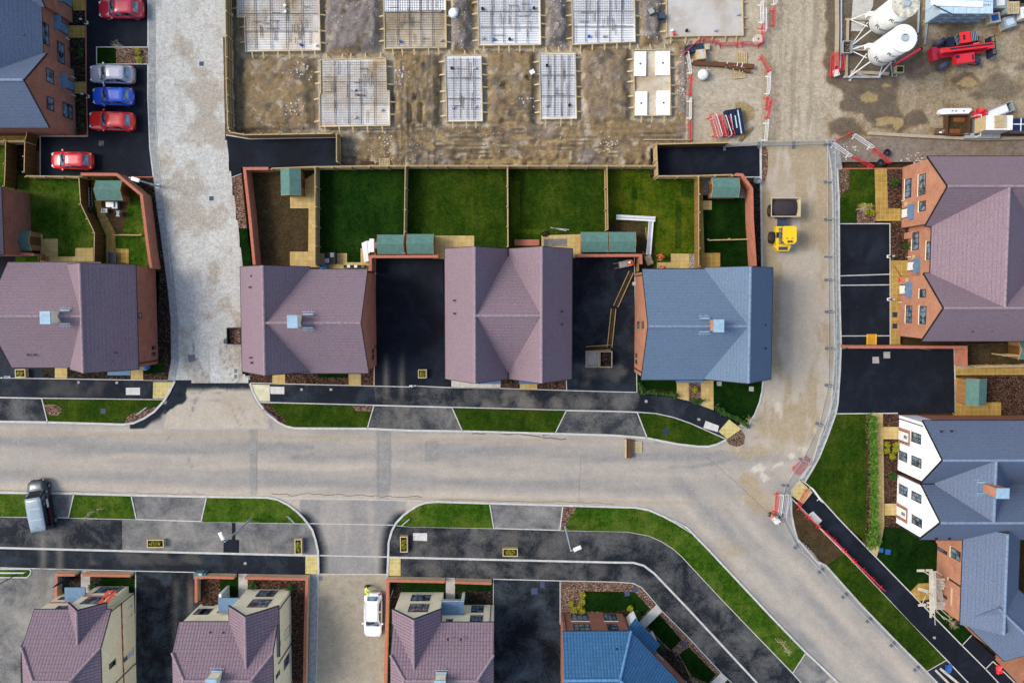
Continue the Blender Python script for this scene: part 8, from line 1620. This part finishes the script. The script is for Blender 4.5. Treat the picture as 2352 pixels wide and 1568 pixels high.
t = thing('site_sign', "white folded sign standing on the road by the fence corner", 'sign', G('d3', 1525, 1345)); c = t.location; MB().box(c+V(0, .15, .45), (.6, .05, .95), rot=Matrix.Rotation(.5, 3, 'Z')@Matrix.Rotation(-.35, 3, 'X')).build('panel', MAT['white'], t); MB().box(c+V(.1, -.15, .45), (.6, .05, .95), rot=Matrix.Rotation(.5, 3, 'Z')@Matrix.Rotation(.35, 3, 'X')).build('panel', MAT['white'], t); MB().tube(c+V(.2, -.5, .05), c+V(.5, -.7, .05), .04).build('stay', MAT['white'], t)
# ---- scaffold at the corner house
t = thing('scaffold_tower', "pale boarded scaffold tower in front of the corner brick house", 'scaffold', G('e4', 1100, 700)); zt = 2.2
def bd(n, r0, r1, z, w): a, b = G('e4', *r0, z), G('e4', *r1, z); MB().bar(a, b, w, .05).build(n, MAT['board'], t)
for k in range(3): bd('scaffold_board', (1062+22*k, 495), (1068+22*k, 940-40*k), 3.2, .22)
for k in range(4): bd('scaffold_board', (1105, 570+28*k), (1205-10*(k % 2), 575+28*k), 1.9, .23)
for k in range(4): bd('scaffold_board', (1030+30*(k % 2), 800+18*k), (1212, 795+20*k), 1.7, .2)
bd('scaffold_board', (935, 490), (1008, 490), 1.8, .25); bd('scaffold_board', (1020, 488), (1085, 488), 1.8, .25); bd('scaffold_board', (948, 822), (1020, 815), 1.8, .25); bd('scaffold_board', (945, 662), (1045, 690), 2.4, .3); bd('scaffold_board', (1140, 620), (1170, 790), 1.5, .5)
for x, y in ((1000, 500), (1010, 800), (1130, 540), (1140, 800), (1000, 660), (1140, 680)): a = G('e4', x, y); MB().tube(a, a+V(0, 0, 4.2), .035, 6).build('standard', MAT['galv'], t)
for a, b, z in (((990, 490), (1200, 610), 3.6), ((960, 670), (1130, 760), 3.5), ((1085, 490), (1110, 1010), 3.8), ((1060, 800), (1200, 960), 3.0), ((1120, 820), (1270, 960), 3.0), ((985, 810), (1020, 730), 2.5), ((1010, 830), (1070, 900), 2.2)): MB().tube(G('e4', *a, z), G('e4', *b, z), .032, 6).build('ledger', MAT['board'], t)
for r, x, y, mt, lab in (('e4', 1225, 1418, 'tarpb', "crumpled blue tarpaulin beside the pale planks, lower right"), ('e4', 1712, 1425, 'red', "crumpled red sheet against the orange brick wall, lower right")):
    t = thing('tarpaulin', lab, 'tarpaulin', G(r, x, y)); c = t.location; m = MB(); vs = []; n = 7
    for j in range(n):
        for i in range(n): vs.append((c.x+(i/(n-1)-.5)*(.6+.2*R.random()), c.y+(j/(n-1)-.5)*(.8+.3*R.random()), .12+.22*R.random()))
    m.add(vs, [(j*n+i, j*n+i+1, (j+1)*n+i+1, (j+1)*n+i) for j in range(n-1) for i in range(n-1)]); m.build('sheet', MAT[mt], t); MB().box(c+V(0, 0, .06), (.5, .6, .1)).build('bundle', MAT[mt], t)
# ---- banner and tape on the bannered house
def onS(x, y, X=-38.5): d = ray('e0', x, y); k = X/d.x; return Vector((X, d.y*k, HC+d.z*k))
o = bpy.data.objects.new('vinyl_banner', None); COL.objects.link(o); tag(o, "orange vinyl banner with white lettering hanging at the bay corner, lower left", 'banner'); yb_ = -29.76
c1 = V(-39.95, yb_, 4.05); o.location = c1; BASE[o] = c1
MB().box((-39.55, yb_-.0, 3.55), (1.15, .04, .0) if 0 else (1.2, .03, 1.3)).build('cloth', MAT['orange'], o) if 0 else None
m = MB(); p = [(-39.02, -29.82, 4.75), (-39.02, -29.82, 3.55), (-38.95, -28.3, 3.75), (-38.95, -28.3, 4.55)]; m.slab([(-39.75, yb_, 4.72), (-38.75, yb_, 4.72), (-38.7, -29.1, 3.0), (-39.65, -29.1, 3.0)], .02); cl = m.build('cloth', MAT['orange'], o)
ex = V(1, 0, 0); ey = V(0, -.66, 1.72).normalized(); ez = ex.cross(ey)
text('lettering', 'Broomfield', .26, 'white', cl, MX(ey, -ex, ez, V(-39.2, -29.43, 3.9)-c1))
def strip(name, label, pl, a, b, w, mat='orange'):
    pass
for (s0, s1, z0_, z1_, Y, nm) in ((-42.3, -39.02, 2.62, 2.85, -29.75, "orange tape across the bay front of the bannered house"), (-45.6, -42.4, 2.62, 2.85, -30.42, "orange tape across the left front of the bannered house")):
    m = MB(); m.box(((s0+s1)/2, Y, (z0_+z1_)/2), (s1-s0, .02, z1_-z0_)); tag(m.build('warning_tape', MAT['orange']), nm, 'tape')
m = MB(); m.box((-38.455, -35.6, 2.72), (.02, 10.2, .2)); o = m.build('warning_tape', MAT['brickred']); tag(o, "long orange red tape along the side wall of the bannered house", 'tape'); m = MB(); [m.box((-38.443, -31.2-1.1*k, 2.72), (.006, .6, .05)) for k in range(9)]; q = m.build('lettering', MAT['white']); q.parent = o
# ================================================================ light, camera
AZ, EL = math.radians(172), math.radians(47)   # towards the sun, measured from +X (photo right) anticlockwise
sd = Vector((math.cos(AZ)*math.cos(EL), math.sin(AZ)*math.cos(EL), math.sin(EL)))
w = bpy.data.worlds.new("World"); SC.world = w; w.use_nodes = True
nt = w.node_tree; bg = nt.nodes['Background']; sky = nt.nodes.new('ShaderNodeTexSky'); sky.sky_type = 'NISHITA'; sky.sun_disc = False
sky.sun_elevation = EL; sky.sun_rotation = math.atan2(sd.x, sd.y); sky.air_density = 1.0; sky.dust_density = 2.5; sky.ozone_density = 1.0
nt.links.new(sky.outputs[0], bg.inputs[0]); bg.inputs[1].default_value = .15
sl = bpy.data.lights.new('sun', 'SUN'); sl.energy = 1.25; sl.angle = math.radians(18); sl.color = (1, .95, .88)
so = bpy.data.objects.new('sun', sl); COL.objects.link(so); so.rotation_euler = sd.to_track_quat('Z', 'Y').to_euler(); so.location = (-60, -40, 90)
cam = bpy.data.cameras.new('camera'); co = bpy.data.objects.new('camera', cam); COL.objects.link(co)
cam.sensor_width = 36; cam.lens = 36*FL/2352; cam.clip_end = 1500; co.location = (0, 0, HC); co.rotation_euler = (-TILT, 0, 0)
SC.camera = co
vs_ = SC.view_settings; vs_.view_transform = 'Standard'; vs_.look = 'None'; vs_.gamma = 1; vs_.exposure = 0.95
try: vs_.use_curve_mapping = False
except Exception: pass
